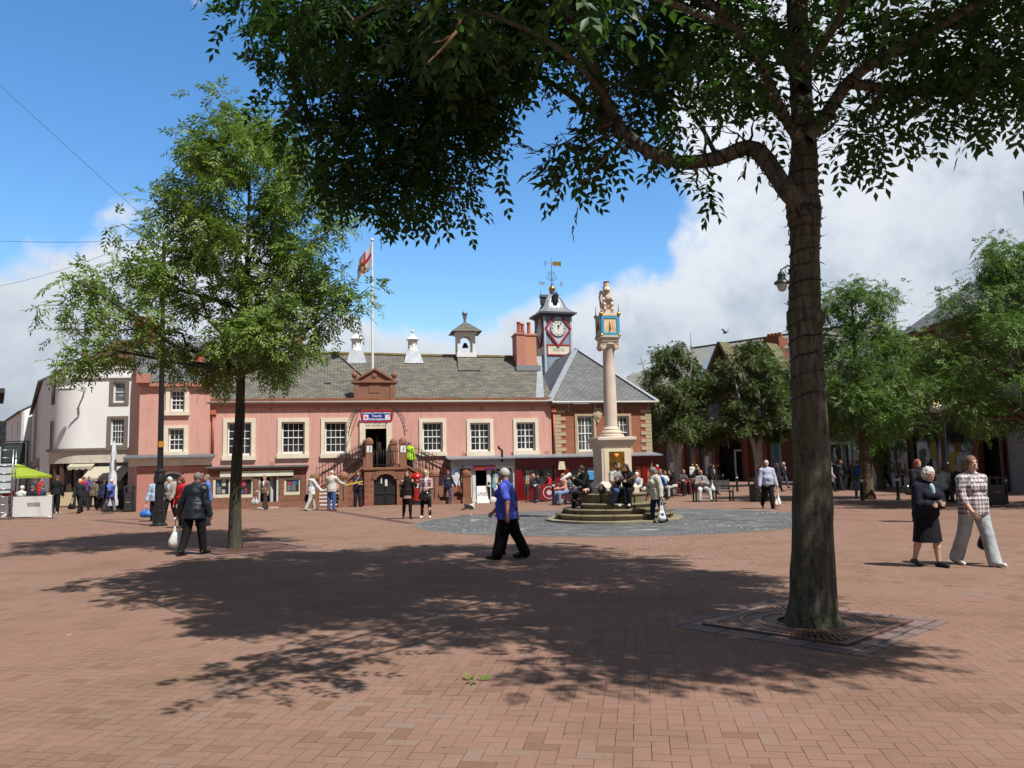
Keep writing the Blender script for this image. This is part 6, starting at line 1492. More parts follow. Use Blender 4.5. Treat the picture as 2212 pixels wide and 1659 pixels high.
ASHB = barkmat('dark_ash_bark', S(52, 50, 42), S(96, 92, 80), S(92, 92, 70))
ASHL = leafmat('ash_leaf', S(98, 126, 50), S(152, 178, 88), .36)
make_tree('slender airy green tree with a dark trunk in front of the pink hall', T2, 10.5, .13, (.25, .2), 4.4, [(.40, 1.8), (.47, 3.7), (.58, 3.0), (.72, 2.6), (.84, 2.1), (.94, 1.2), (1, .4)], ASHB, ASHL, 21, 6000, (.36, 11, .040, .15), 7, .36, asym=.2)
BIRB = barkmat('white_birch_bark', S(222, 220, 214), S(140, 136, 130), None, .8)
BIRL = leafmat('birch_leaf', S(72, 88, 46), S(118, 130, 76), .28)
p = W(1466, 1031, 60); make_tree('left of the two silver birches before the shopping centre', (p.x, 60, 0), 11.0, .26, (.1, 0), 3.4, [(.25, 2.8), (.42, 3.7), (.6, 3.3), (.75, 2.5), (.9, 1.5), (1, .5)], BIRB, BIRL, 5, 9000, (.3, 7, .085, .13), 6, .7, stems=3, droop=.45, name='birch_tree', group='silver birches')
p = W(1640, 1025, 58); make_tree('right of the two silver birches, nearest the big dark trunk', (p.x, 58, 0), 10.8, .26, (-.1, 0), 3.6, [(.28, 2.4), (.42, 3.4), (.6, 3.3), (.78, 2.4), (.92, 1.2), (1, .5)], BIRB, BIRL, 9, 8600, (.3, 7, .085, .13), 6, .7, stems=4, droop=.45, name='birch_tree', group='silver birches')
SQL = leafmat('square_tree_leaf', S(78, 112, 48), S(128, 160, 78), .32)
SQB = barkmat('brown_bark', S(76, 62, 50), S(126, 110, 90))
p = G(1876, 1078); make_tree('leafy green tree beside the man with the blue backpack', p, 9.9, .24, (-.2, 0), 2.9, [(.24, 1.5), (.36, 3.0), (.52, 3.1), (.7, 2.6), (.86, 1.7), (1, .4)], SQB, SQL, 31, 7000, (.34, 9, .045, .13), 5, .7)
p = W(2262, 1060, 27.5); make_tree('large spreading green tree at the right edge above the two walking women', (p.x, 27.5, 0), 9.6, .22, (-.4, .2), 2.9, [(.27, 2.0), (.38, 4.2), (.55, 4.4), (.7, 3.4), (.86, 2.1), (1, .5)], SQB, SQL, 37, 8600, (.34, 9, .045, .13), 6, .65)
p = W(1903, 1048, 46); make_tree('thin many stemmed tree in front of the red fascia', (p.x, 46, 0), 7.6, .2, (0, 0), 1.6, [(.3, 1.2), (.5, 2.2), (.75, 1.9), (1, .5)], SQB, SQL, 41, 2600, (.34, 7, .05, .14), 4, .6, stems=7)
# ------------------------------------------------------------------ street furniture
def gx(u, v, z=0): return G(u, v, z)
# bollards: one built, the rest copied
def bollard(p, label):
    global BOL
    if BOL is None:
        BOL = thing('bollard', label, 'bollard', p, 0, 'black bollards with a white band')
        MB().lathe([(.085, 0), (.085, .08), (.065, .1), (.062, .7), (.075, .72), (.075, .76), (.06, .78), (.06, .9), (.075, .92), (.07, .98), (.04, 1.02), (.01, 1.03)], n=14).build('post', BLACK, BOL)
        MB().lathe([(.064, .80), (.064, .88)], n=14, cap=False).build('reflective_band', WHITE, BOL)
        return BOL
    o = dup(BOL, p, random.uniform(0, 3), label); return o
BOL = None
for u, v, lab in ((1057, 1087, 'black bollard beside the white sandwich board'), (1156, 1087, 'black bollard before the left red cafe screen'), (1189, 1082, 'black bollard further back of the pair by the round emblem screen'), (1196, 1088, 'black bollard nearer of the pair by the round emblem screen'),
                  (1477, 1072, 'black bollard before the red screen behind the bench'), (1593, 1062, 'lone slightly leaning black bollard right of the bench'), (1563, 1052, 'black bollard behind the right end of the bench'), (1470, 1046, 'distant black bollard between birch and seated crowd'), (1500, 1043, 'distant black bollard behind the man in white shirt'),
                  (1864, 1081, 'black bollard touching the trunk by the blue backpack'), (1941, 1080, 'black bollard left of the red haired woman'), (1951, 1055, 'distant black bollard beyond the red haired woman'), (2175, 1089, 'nearest black bollard beside the right hand litter bin'), (2183, 1062, 'black bollard under the drainpipe at the right')):
    bollard(gx(u, v), lab)
# black street lamp on the left with its head among the leaves
p = gx(343, 1136)
t = thing('street_lamp', 'tall black street lamp post on a cast base left of the slender tree', 'street lamp', p)
MB().lathe([(.27, 0), (.27, .06), (.2, .1), (.2, .16), (.19, .3), (.165, .42), (.185, .46), (.185, .5), (.15, .52), (.145, 1.42), (.19, 1.45), (.2, 1.6), (.175, 1.68), (.16, 1.76), (.18, 1.78), (.18, 1.83), (.1, 1.9)], n=20).build('cast_base', BLACK, t)
tl = Vector((-.1, 0, 0)); top = 9.7
b = MB(); b.cyl((0, 0, 1.8), (-.06, 0, top), .1, .065, 12); b.lathe([(.11, 0), (.11, .12)], (-.03, 0, 5.6), 12); b.build('post', BLACK, t)
b = MB(); b.tube([(-.06, 0, top - .2), (.2, 0, top + .05), (1.0, 0, top + .1), (1.3, 0, top + .05)], .035, 6); b.build('arm', BLACK, t)
b = MB(); b.ball((1.55, 0, top - .02), (.42, .18, .12), 14); hd = b.build('lamp_head', mat('pale_grey_metal', S(190, 196, 204), .4), t)
MB().box(-.02, .12, -.125, -.1, 2.62, 2.82).build('yellow_plate', mat('amber_plate', S(222, 150, 40), .5), t)
# lantern on a wall-style bracket; its post stands behind the big trunk
q = W(1744, 1040, 22.0); q.z = 0
t = thing('lantern_post', 'dark hooded lantern on a bracket from a post behind the big trunk', 'street lamp', q)
lz, lx = W(1689, 612, 22).z, W(1689, 612, 22).x - q.x
b = MB(); b.lathe([(.16, 0), (.16, .3), (.09, .4), (.07, 1.5), (.055, lz + .5)], n=12); b.build('post', BLACK, t)
b = MB(); b.tube([(0, 0, lz + .42), (lx * .5, 0, lz + .52), (lx, 0, lz + .38)], .02, 5); scroll(b, (lx * .45, lz + .36), .12, 0, 1.2, 1.2, 1, .012); b.build('bracket', IRON, t)
MB().lathe([(.2, -.02), (.22, .0), (.2, .05), (.12, .1), (.1, .22), (.12, .24), (.08, .3), (.03, .36), (.02, .42)], (lx, 0, lz), 16).build('hood', mat('dark_green_black', S(40, 50, 48), .4), t)
MB().lathe([(.03, -.24), (.1, -.2), (.14, -.1), (.15, -.01)], (lx, 0, lz), 14).build('glass_bowl', mat('frosted_glass', S(196, 200, 204), .2), t)
# globe lamps in front of the sandstone shop
q = W(2050, 1055, 36.5); q.z = 0
t = thing('globe_lamp', 'ornate black lamp post with white globes before the black shop fascia', 'street lamp', q)
gz = W(2068, 880, 36.5).z
b = MB(); b.lathe([(.2, 0), (.2, .4), (.12, .5), (.09, 1.4), (.12, 1.45), (.06, 1.55), (.05, gz - .1)], n=12); b.tube([(-.4, 0, gz - .3), (-.25, 0, gz - .42), (0, 0, gz - .3), (.25, 0, gz - .42), (.4, 0, gz - .3)], .03, 6); b.build('post', BLACK, t)
for sx_, dy in ((-.4, 0), (.4, 0), (0, .35)): MB().ball((sx_, dy, gz), .23, 16).build('globe', mat('opal_glass', S(232, 230, 214), .25), t); MB().lathe([(.1, .2), (.05, .28), (.02, .4)], (sx_, dy, gz), 8).build('globe_cap', GOLD, t)
q = W(1847, 1048, 45); q.z = 0
t = thing('street_lamp', 'plain dark lamp post rising before the plum and red fascias', 'street lamp', q)
MB().lathe([(.16, 0), (.16, 1.0), (.1, 1.1), (.085, 6.4)], n=10).build('post', BLACK, t); b = MB(); b.tube([(0, 0, 6.3), (.1, 0, 6.7), (.7, 0, 6.75)], .04, 6); b.ball((.85, 0, 6.7), (.3, .14, .08), 10); b.build('lamp_head', mat('pale_grey_metal', S(190, 196, 204), .4), t)
# thin bent pipe over the white shop
s, z0 = F(1085, 1006, -1.1); z1 = F(1080, 963, -1.1)[1]; s2 = F(1077, 963, -1.1)[0]; zb = F(1085, 973, -1.1)[1]
t = thing('flue_pipe', 'bent black flue pipe standing up from the white shopfront canopy', 'pipe', HO, HA)
b = MB(); b.tube([(s, -1.1, 2.0), (s, -1.1, zb), (s2, -1.1, zb + .12), (s2, -1.1, z1)], .06, 8); b.build('pipe', BLACK, t)
# pillar box
t = thing('post_box', 'red cylindrical pillar box with black foot beside the arched stair gate', 'post box', G(897, 1091), HA)
t.location = HO + Vector((math.cos(HA) * fs(900, -1.9) - math.sin(HA) * -1.9, math.sin(HA) * fs(900, -1.9) + math.cos(HA) * -1.9, 0))
MB().lathe([(.26, 0), (.26, .2), (.23, .22)], n=20).build('foot', BLACK, t)
MB().lathe([(.23, .2), (.23, 1.25), (.27, 1.28), (.28, 1.36), (.24, 1.4), (.22, 1.46), (.10, 1.54), (.01, 1.56)], n=24).build('body', REDP, t)
MB().box(-.11, .11, -.245, -.2, 1.12, 1.16).build('slot', BLACK, t); MB().box(-.08, .08, -.24, -.2, .82, 1.02).build('collection_plate', WHITE, t)
# sandwich board
p = gx(1044, 1087)
t = thing('sandwich_board', 'white sandwich board on the paving before the white shopfront', 'sign board', p, HA - R(8))
for s_ in (-1, 1):
    b = MB(); b.obox((0, s_ * .16, .42), (.31, .012, .42), Matrix.Rotation(R(-s_ * -13), 3, 'X')); b.build('panel', WHITE, t)
text('board_lettering', 'CASH PAID\nSILV & GOLD', mat('dim_letters', S(150, 156, 160), .5), t, (0, -.195, .48), .09, rot=(R(90 - 13), 0, 0))
# litter bins
def bin_(u, v, label, w_=.27, h=1.0, rz=0.0, col=BLACK):
    t = thing('litter_bin', label, 'litter bin', gx(u, v), rz)
    b = MB(); b.box(-w_, w_, -w_, w_, .04, h * .72); b.box(-w_ * .9, w_ * .9, -w_ * .9, w_ * .9, 0, .04)
    for k in range(5): b.box(-w_ - .012, w_ + .012, -w_ - .012, w_ + .012, .12 + k * .02 * 0 + k * h * .12, .14 + k * h * .12)
    for sx_ in (-1, 1):
        for sy in (-1, 1): b.box(sx_ * w_ - .03, sx_ * w_ + .03, sy * w_ - .03, sy * w_ + .03, h * .7, h * .92)
    b.build('body', col, t, .008); b = MB(); b.box(-w_ - .03, w_ + .03, -w_ - .03, w_ + .03, h * .92, h * .97); b.box(-w_ * .8, w_ * .8, -w_ * .8, w_ * .8, h * .97, h); b.build('lid', col, t, .01)
    MB().box(-w_ * .9, w_ * .9, -w_ * .9, w_ * .9, h * .721, h * .74).build('liner', DARKIN, t)
    MB().box(-.09, .09, -w_ - .018, -w_ - .013, .42, .5).build('label_plate', mat('dull_brass', S(140, 124, 96), .5), t); return t
bin_(1640, 1083, 'square black litter bin behind the man in the lilac sweatshirt', .3, 1.0, R(8))
bin_(2150, 1091, 'square black litter bin behind the woman in the checked shirt', .25, 1.0, R(-5))
bin_(278, 1106, 'dark litter bin at the corner of the pink house', .17, 1.25, HA, mat('bin_grey_black', (.03, .03, .034), .5))
t = thing('planter_box', 'low black planter box beside the dark bin near the pink corner', 'planter', gx(258, 1098), HA)
b = MB(); b.box(-.35, .3, -.3, .3, 0, .62); b.box(-.38, .33, -.33, .33, .62, .7); b.build('tub', BLACK, t); MB().box(-.33, .28, -.28, .28, .701, .72).build('soil', SOIL, t)
# park bench
def bench(p, rz, label, L=1.75):
    t = thing('park_bench', label, 'bench', p, rz); M = mat('dark_bench_slats', (.02, .022, .026), .45)
    b = MB()
    for k in range(5): b.box(-L / 2, L / 2, -.24 + k * .1, -.165 + k * .1, .43, .46)
    b.build('seat', M, t)
    b = MB()
    for k in range(5): z = .54 + k * .085; b.obox((0, .25 + k * .022, z), (L / 2, .014, .034), Matrix.Rotation(R(-14), 3, 'X'))
    b.build('backrest', M, t)
    for x in (-L / 2 + .04, .06, L / 2 - .04):
        b = MB(); b.box(x - .03, x + .03, -.24, -.18, 0, .43); b.box(x - .03, x + .03, .18, .24, 0, .45); b.beam((x, .2, .43), (x, .36, .95), .05, .05); b.box(x - .03, x + .03, -.24, .22, .395, .43); b.box(x - .05, x + .05, -.28, -.14, 0, .03); b.box(x - .05, x + .05, .14, .28, 0, .03); b.build('leg', BLACK, t)
    for x in (-L / 2 + .04, L / 2 - .04): b = MB(); b.tube([(x, -.24, .45), (x, -.26, .62), (x, -.1, .66), (x, .27, .66)], .022, 6); b.build('armrest', BLACK, t)
    return t
BEN = gx(1541, 1083); bench(BEN, R(4), 'dark slatted bench where the man in grey cardigan sits')
BEN2 = W(2058, 1056, 31); BEN2.z = 0; bench(BEN2, R(-8), 'dark bench half hidden behind the woman in the checked shirt', 1.6)
# cafe screens
def screen(a, b_, h, cl, frame_m, label, group, emblem=None, name='cafe_screen'):
    a, b_ = Vector(a), Vector(b_); d = b_ - a; L = d.length
    t = thing(name, label, 'cafe screen', a, math.atan2(d.y, d.x), group)
    MB().box(.05, L - .05, -.008, .008, .1, h).build('panel', cl, t)
    for x in (0, L):
        q = MB(); q.cyl((x, 0, 0), (x, 0, h + .08), .02, .02, 8); q.lathe([(.16, 0), (.16, .02), (.03, .035)], (x, 0, 0), 14); q.build('post', frame_m, t)
    q = MB(); q.cyl((0, 0, h + .02), (L, 0, h + .02), .014, .014, 6); q.cyl((0, 0, .09), (L, 0, .09), .012, .012, 6); q.build('rail', frame_m, t)
    if emblem:
        for c, r, m_, dy in ((0, .30, WT, .010), (0, .265, cl, .012), (0, .12, WT, .014)):
            MB().cyl((L * emblem, -dy, h * .55), (L * emblem, -.006, h * .55), r, r, 26).build('emblem', m_, t)
    return t
RC = mat('red_canvas', S(150, 26, 38), .8, .05, 3); WC = mat('white_banner', S(255, 255, 255), .7, .03, 2); CC = mat('cream_canvas', S(218, 200, 160), .8, .05, 3)
g_ = 'red canvas cafe screens'
screen(gx(1141, 1085), gx(1163, 1085), .84, RC, STEEL, 'narrow red cafe screen behind the first bollard', g_)
screen(gx(1165, 1085), gx(1234, 1084), .84, RC, STEEL, 'wide red cafe screen with a round white emblem', g_, .32)
screen(gx(1461, 1070), gx(1526, 1069), .86, RC, STEEL, 'red cafe screen with a pale patch behind the bench', g_)
g_ = 'white banner screens of the left cafe'
screen(gx(24, 1122), gx(113, 1121), .93, WC, STEEL, 'white banner screen with a grey blurred logo in front of the seated people', g_)
screen(gx(-60, 1123), gx(18, 1122), .93, WC, STEEL, 'white banner screen cut by the left edge of the picture', g_)
q = MB(); p0 = gx(24, 1122)
b = MB(); b.box(0, .62, -.012, -.009, .42, .58); o = b.build('banner_print', mat('grey_print', S(176, 178, 184), .8), None); o.parent = [x for x in COL.objects if x.get('label', '').startswith('white banner screen with')][0]; o.location = (.75, 0, .1)
g_ = 'cream canvas screens by the white building'
for u0, u1, lab in ((80, 118, 'cream canvas screen behind the man at the banner'), (120, 160, 'cream canvas screen left of the woman in dark leather'), (162, 205, 'cream canvas screen behind the woman in dark leather')):
    a, b_ = W(u0, 1090, 45.5), W(u1, 1090, 45.5); a.z = b_.z = 0; screen(a, b_, .85, CC, mat('dark_post', S(60, 60, 62), .5), lab, g_)
# green parasol
p = W(34, 1060, 36.5); p.z = 0
t = thing('parasol', 'lime green cafe parasol with a vent cap at the left', 'parasol', p)
tz_ = W(34, 1002, 36.5).z
MB().cyl((0, 0, 0), (0, 0, tz_ - .05), .025, .025, 8).build('pole', mat('dark_pole', S(70, 60, 54), .5), t); MB().lathe([(.3, 0), (.3, .05), (.05, .1)], n=16).build('base', BLACK, t)
LIME = cloth('lime_cloth', S(178, 204, 62)); b = MB(); n = 8; vs = []
for r, z in ((.28, tz_ - .13), (.9, tz_ - .36), (1.42, tz_ - .56), (1.42, tz_ - .66)):
    for k in range(n): a = 2 * math.pi * (k + .5) / n; vs.append((r * math.cos(a), r * math.sin(a), z))
b.add(vs, [(i * n + k, i * n + (k + 1) % n, (i + 1) * n + (k + 1) % n, (i + 1) * n + k) for i in range(3) for k in range(n)]); b.build('canopy', LIME, t)
b = MB(); vs = [(0, 0, tz_)] + [(.4 * math.cos(2 * math.pi * (k + .5) / n), .4 * math.sin(2 * math.pi * (k + .5) / n), tz_ - .12) for k in range(n)]; b.add(vs, [(0, k + 1, (k + 1) % n + 1) for k in range(n)]); b.build('vent_cap', LIME, t)
b = MB()
for k in range(n): a = 2 * math.pi * (k + .5) / n; b.cyl((0, 0, tz_ - .1), (1.4 * math.cos(a), 1.4 * math.sin(a), tz_ - .57), .01, .01, 4)
b.build('ribs', mat('dark_pole', S(70, 60, 54), .5), t)
# furled pale parasol / wrapped cone by the white building
p = W(243, 1062, 39.8); p.z = 0; hh = W(243, 951, 39.8).z
t = thing('furled_parasol', 'tall pale grey tapering furled parasol before the white building', 'parasol', p)
b = MB(); vs, n = [], 20
for i in range(15):
    f = i / 14; r = .25 * (1 - .62 * f) + .02 * math.sin(i * 2.2)
    for k in range(n): a = 2 * math.pi * k / n; q_ = r * (1 + .1 * math.sin(5 * a + f * 5)); vs.append((q_ * math.cos(a), q_ * math.sin(a), .25 + (hh - .5) * f))
vs.append((0, 0, hh)); b.add(vs, [(i * n + k, i * n + (k + 1) % n, (i + 1) * n + (k + 1) % n, (i + 1) * n + k) for i in range(14) for k in range(n)] + [(14 * n + k, 14 * n + (k + 1) % n, 15 * n) for k in range(n)], 0, True); b.build('cover', mat('pale_cover', S(222, 226, 234), .6, .06, 4, .01, 12), t)
MB().lathe([(.5, 0), (.5, .08), (.06, .12), (.05, .3)], n=16).build('base', BLACK, t)
# metal scaffold-like display rack at the left edge
p = W(4, 1060, 33); p.z = 0
t = thing('display_rack', 'shiny tubular metal rack at the left edge of the picture', 'rack', p, R(20)); b = MB()
for x in (-.5, .35):
    for y in (0, .5): b.cyl((x, y, 0), (x, y, 2.9), .025, .025, 6)
for k in range(9): z = .3 + k * .32; b.cyl((-.5, 0, z), (.35, 0, z), .018, .018, 6); b.cyl((.35, 0, z), (.35, .5, z), .018, .018, 6)
b.build('frame', STEEL, t); MB().box(-.45, .3, .02, .04, 1.1, 2.3).build('poster', mat('pale_poster', S(196, 206, 212), .6), t)
# cafe tables and chairs
def cafe_chair(p, rz, label, m=None):
    global CCH
    if CCH is None:
        CCH = thing('cafe_chair', label, 'chair', p, rz, 'cafe chairs round the square'); M = m or mat('dark_metal_chair', (.03, .03, .032), .4)
        b = MB(); b.box(-.21, .21, -.2, .2, .43, .46); b.build('seat', M, CCH, .01)
        b = MB(); b.tube([(-.2, .2, .45), (-.2, .27, .88), (.2, .27, .88), (.2, .2, .45)], .014, 6)
        for k in range(3): b.box(-.19, .19, .225 + k * .02, .24 + k * .02, .55 + k * .11, .6 + k * .11)
        b.build('backrest', M, CCH)
        for sx_ in (-1, 1):
            for sy in (-1, 1): MB().cyl((sx_ * .17, sy * .17, .43), (sx_ * .2, sy * .2, 0), .014, .012, 6).build('leg', M, CCH)
        return CCH
    return dup(CCH, p, rz, label)
CCH = None
def cafe_table(p, label):
    global CTB
    if CTB is None:
        CTB = thing('cafe_table', label, 'table', p, 0, 'small round cafe tables'); MB().lathe([(.36, 0), (.36, .03), (.02, .031)], (0, 0, .70), 20).build('table_top', mat('table_top', S(120, 96, 76), .5), CTB)
        MB().lathe([(.25, 0), (.24, .03), (.03, .05), (.025, .7)], n=14).build('pedestal', BLACK, CTB); return CTB
    return dup(CTB, p, 0, label)
CTB = None
def at(u, Y, v=1060): q = W(u, v, Y); q.z = 0; return q
for u, Y, lab in ((1172, 39.6, 'small table behind the red emblem screen'), (1232, 39.8, 'small table behind the girl eating from a paper'), (1396, 37, 'small table right of the cross pedestal'), (1438, 41.5, 'small table among the seated group behind the cream jacket'), (1460, 43, 'small table left of the red screen by the bench'), (78, 36.6, 'small table under the lime green parasol'), (150, 47.2, 'small table behind the cream screens'), (262, 45.5, 'small table by the furled parasol'), (1520, 62, 'small table before the shopping centre left'), (1560, 62, 'small table before the shopping centre right')):
    cafe_table(at(u, Y), lab)
# things in the sky and on the roofs
def wire(a, b_, sag, label):
    a, b_ = Vector(a), Vector(b_); pts = [a.lerp(b_, k / 16) - Vector((0, 0, sag * 4 * (k / 16) * (1 - k / 16))) for k in range(17)]
    o = MB().tube(pts, .007, 5).build('overhead_wire', BLACK); o.location = (0, 0, 0); tag(o, label, 'wire', 'overhead wires')
wire(W(-60, 130, 26), W(345, 500, 26.5), .0, 'thin slanting wire from the upper left sky into the slender tree')
wire(W(-60, 518, 27), W(345, 516, 26.6), .1, 'thin level wire at the left running to the lamp post')
wire(W(-60, 628, 34), W(345, 500, 26.8), .3, 'thin faint wire rising from the lower left to the lamp post')
wire(W(1742, 600, 22.0), W(1900, 590, 33), .5, 'thin sagging wire right of the big trunk')
BIRDG = mat('pigeon_grey', S(92, 96, 104), .7, .2, 8); BIRDD = mat('dark_bird', S(40, 40, 46), .7)
def bird_mesh(name, parent, m, spread_=False):
    b = MB(); b.ball((0, 0, .09), (.15, .075, .08), 10); b.ball((.13, 0, .17), (.05, .045, .05), 8); b.tube([(.10, 0, .12), (.13, 0, .17)], [.05, .04], 6); b.tube([(.17, 0, .17), (.205, 0, .16)], [.014, .004], 5)
    b.add([(-.1, -.035, .09), (-.1, .035, .09), (-.27, .045, .06), (-.27, -.045, .06), (-.1, -.03, .07), (-.1, .03, .07), (-.27, .04, .05), (-.27, -.04, .05)], [(0, 1, 2, 3), (7, 6, 5, 4), (0, 3, 7, 4), (1, 5, 6, 2), (2, 6, 7, 3)])
    return b.build(name, m, parent)
for k, (u, v, lab) in enumerate(((297, 768, 'grey pigeon highest at the left edge of the corner house roof'), (353, 774, 'grey pigeon left of the lamp post near the roof top'), (297, 787, 'grey pigeon second down at the left edge of the corner house roof'), (355, 789, 'grey pigeon just right of the lamp post on the slates'), (368.5, 795, 'grey pigeon on the slates in the middle of the corner house roof'), (400, 795, 'grey pigeon on the slates nearest the small pink chimney'), (306, 812, 'grey pigeon at the lower left corner of the corner house roof'), (333, 807, 'grey pigeon low on the slates left of the lamp post'), (390, 816, 'lowest grey pigeon on the slates left of the small chimney'))):
    # put the bird on the roof plane: march along the sight line until it meets the slates
    best = None
    for q in range(0, 440, 2):
        d_ = YB + q * .01; s, z = F(u, v, d_); zr_ = ROOF_Z + (ROOF_R - ROOF_Z) * (d_ - (YB - .15)) / (4.0 - (YB - .15))
        if z <= zr_: best = (s, d_, zr_); break
    if best is None: best = (s, 3.9, zr_)
    o = thing('pigeon', lab, 'bird', HO + Vector((math.cos(HA) * best[0] - math.sin(HA) * best[1], math.sin(HA) * best[0] + math.cos(HA) * best[1], best[2] - .02)), random.uniform(0, 6), 'pigeons on the corner house roof')
    bird_mesh('body', o, BIRDG if k % 3 else BIRDD)
fb = thing('flying_bird', 'small dark bird flying above the distant shopping centre roof', 'bird', W(1567, 719, 40), R(120))
b = MB(); b.ball((0, 0, 0), (.12, .045, .045), 8); b.ball((.12, 0, .01), (.04, .035, .035), 6); b.add([(.06, 0, .01), (-.06, 0, .01), (-.12, .26, .16), (-.02, .3, .17), (.06, 0, .0), (-.06, 0, .0)], [(0, 1, 2, 3), (3, 2, 5, 4)]); b.add([(.06, 0, .01), (-.06, 0, .01), (-.1, -.24, .2), (0, -.28, .2), (.06, 0, 0), (-.06, 0, 0)], [(3, 2, 1, 0), (4, 5, 2, 3)]); b.add([(-.1, .02, 0), (-.1, -.02, 0), (-.24, -.05, 0), (-.24, .05, 0)], [(0, 1, 2, 3)]); b.build('body', BIRDD, fb)
# fallen sprig of leaves
p = gx(1024, 1472)
o = leaf_mesh('leaf_sprig', np.array([[0, 0, .03], [.03, .01, .03], [-.03, 0, .03]]), np.array([[.8, .3, .25], [-.6, .5, .3], [.1, -.9, .3]]), np.array([.2, .18, .16]), 7, .04, .09, leafmat('fresh_leaf', S(96, 140, 34), S(140, 176, 60), .3), None, 2, .2)
o.location = p; o.scale = (.6,) * 3; tag(o, 'fresh green sprig of leaves fallen on the sunlit paving', 'leaf sprig')
# basket by the arch
b = MB(); b.lathe([(.05, -.2), (.2, -.15), (.25, 0), (.22, .04)], n=14); b.build('bowl', mat('basket_brown', S(60, 46, 36), .9), hb); b = MB(); b.tube([(0, 0, .0), (0, 0, .5), (.35, 0, .55), (.7, 0, .5)], .015, 5); b.build('bracket', IRON, hb)
rn_ = np.random.default_rng(2); P_, D_2 = spread([(-.2, 0, .05), (.2, 0, .05)], .28, 120, rn_); leaf_mesh('foliage', P_, D_2, np.full(120, .12), 5, .03, .06, leafmat('basket_leaf', S(50, 80, 34), S(80, 110, 50), .2), hb, 5)
P_, D_2 = spread([(-.2, 0, .0), (.2, 0, .1)], .3, 70, rn_); leaf_mesh('flowers', P_, D_2, np.full(70, .06), 5, .04, .05, leafmat('pink_flower', S(170, 70, 120), S(210, 120, 160), .2), hb, 6)
# ------------------------------------------------------------------ figure tools: blended volumes turned into one continuous skin
def _seg(p, prim):
    a, b, ra, rb = (np.array(prim[1]), np.array(prim[2]), prim[3], prim[4])
    ba = b - a; q = p - a; h = np.clip((q @ ba) / max(ba @ ba, 1e-9), 0, 1)
    return np.linalg.norm(q - h[..., None] * ba, axis=-1) - (ra + (rb - ra) * h)
def _ell(p, prim):
    r = np.array(prim[2]); q = (p - np.array(prim[1]))
    if len(prim) > 3 and prim[3] is not None: q = q @ np.array(prim[3])
    k0 = np.linalg.norm(q / r, axis=-1); k1 = np.linalg.norm(q / (r * r), axis=-1)
    return np.where(k1 > 1e-6, k0 * (k0 - 1) / np.maximum(k1, 1e-6), -r.min())
def _kon(p, prim):
    z0, z1, c0, c1, r0, r1 = prim[1:]      # upright elliptical cone from (c0, r0) at z0 to (c1, r1) at z1
    f = np.clip((p[..., 2] - z0) / (z1 - z0), 0, 1)[..., None]; c = np.array(c0) + (np.array(c1) - np.array(c0)) * f; r = np.array(r0) + (np.array(r1) - np.array(r0)) * f
    q = (p[..., :2] - c) / r; d = (np.linalg.norm(q, axis=-1) - 1) * r.min(-1)
    return np.maximum(d, np.maximum(z0 - p[..., 2], p[..., 2] - z1))
def _bb(prim):
    if prim[0] == 'c':
        a, b = np.array(prim[1]), np.array(prim[2]); r = max(prim[3], prim[4]); return np.minimum(a, b) - r, np.maximum(a, b) + r
    if prim[0] == 'e': r = max(prim[2]); return np.array(prim[1]) - r, np.array(prim[1]) + r
    z0, z1, c0, c1, r0, r1 = prim[1:]; R_ = np.maximum(r0, r1); return np.array([*(np.minimum(c0, c1) - R_), z0]), np.array([*(np.maximum(c0, c1) + R_), z1])
FN = {'c': _seg, 'e': _ell, 'k': _kon}
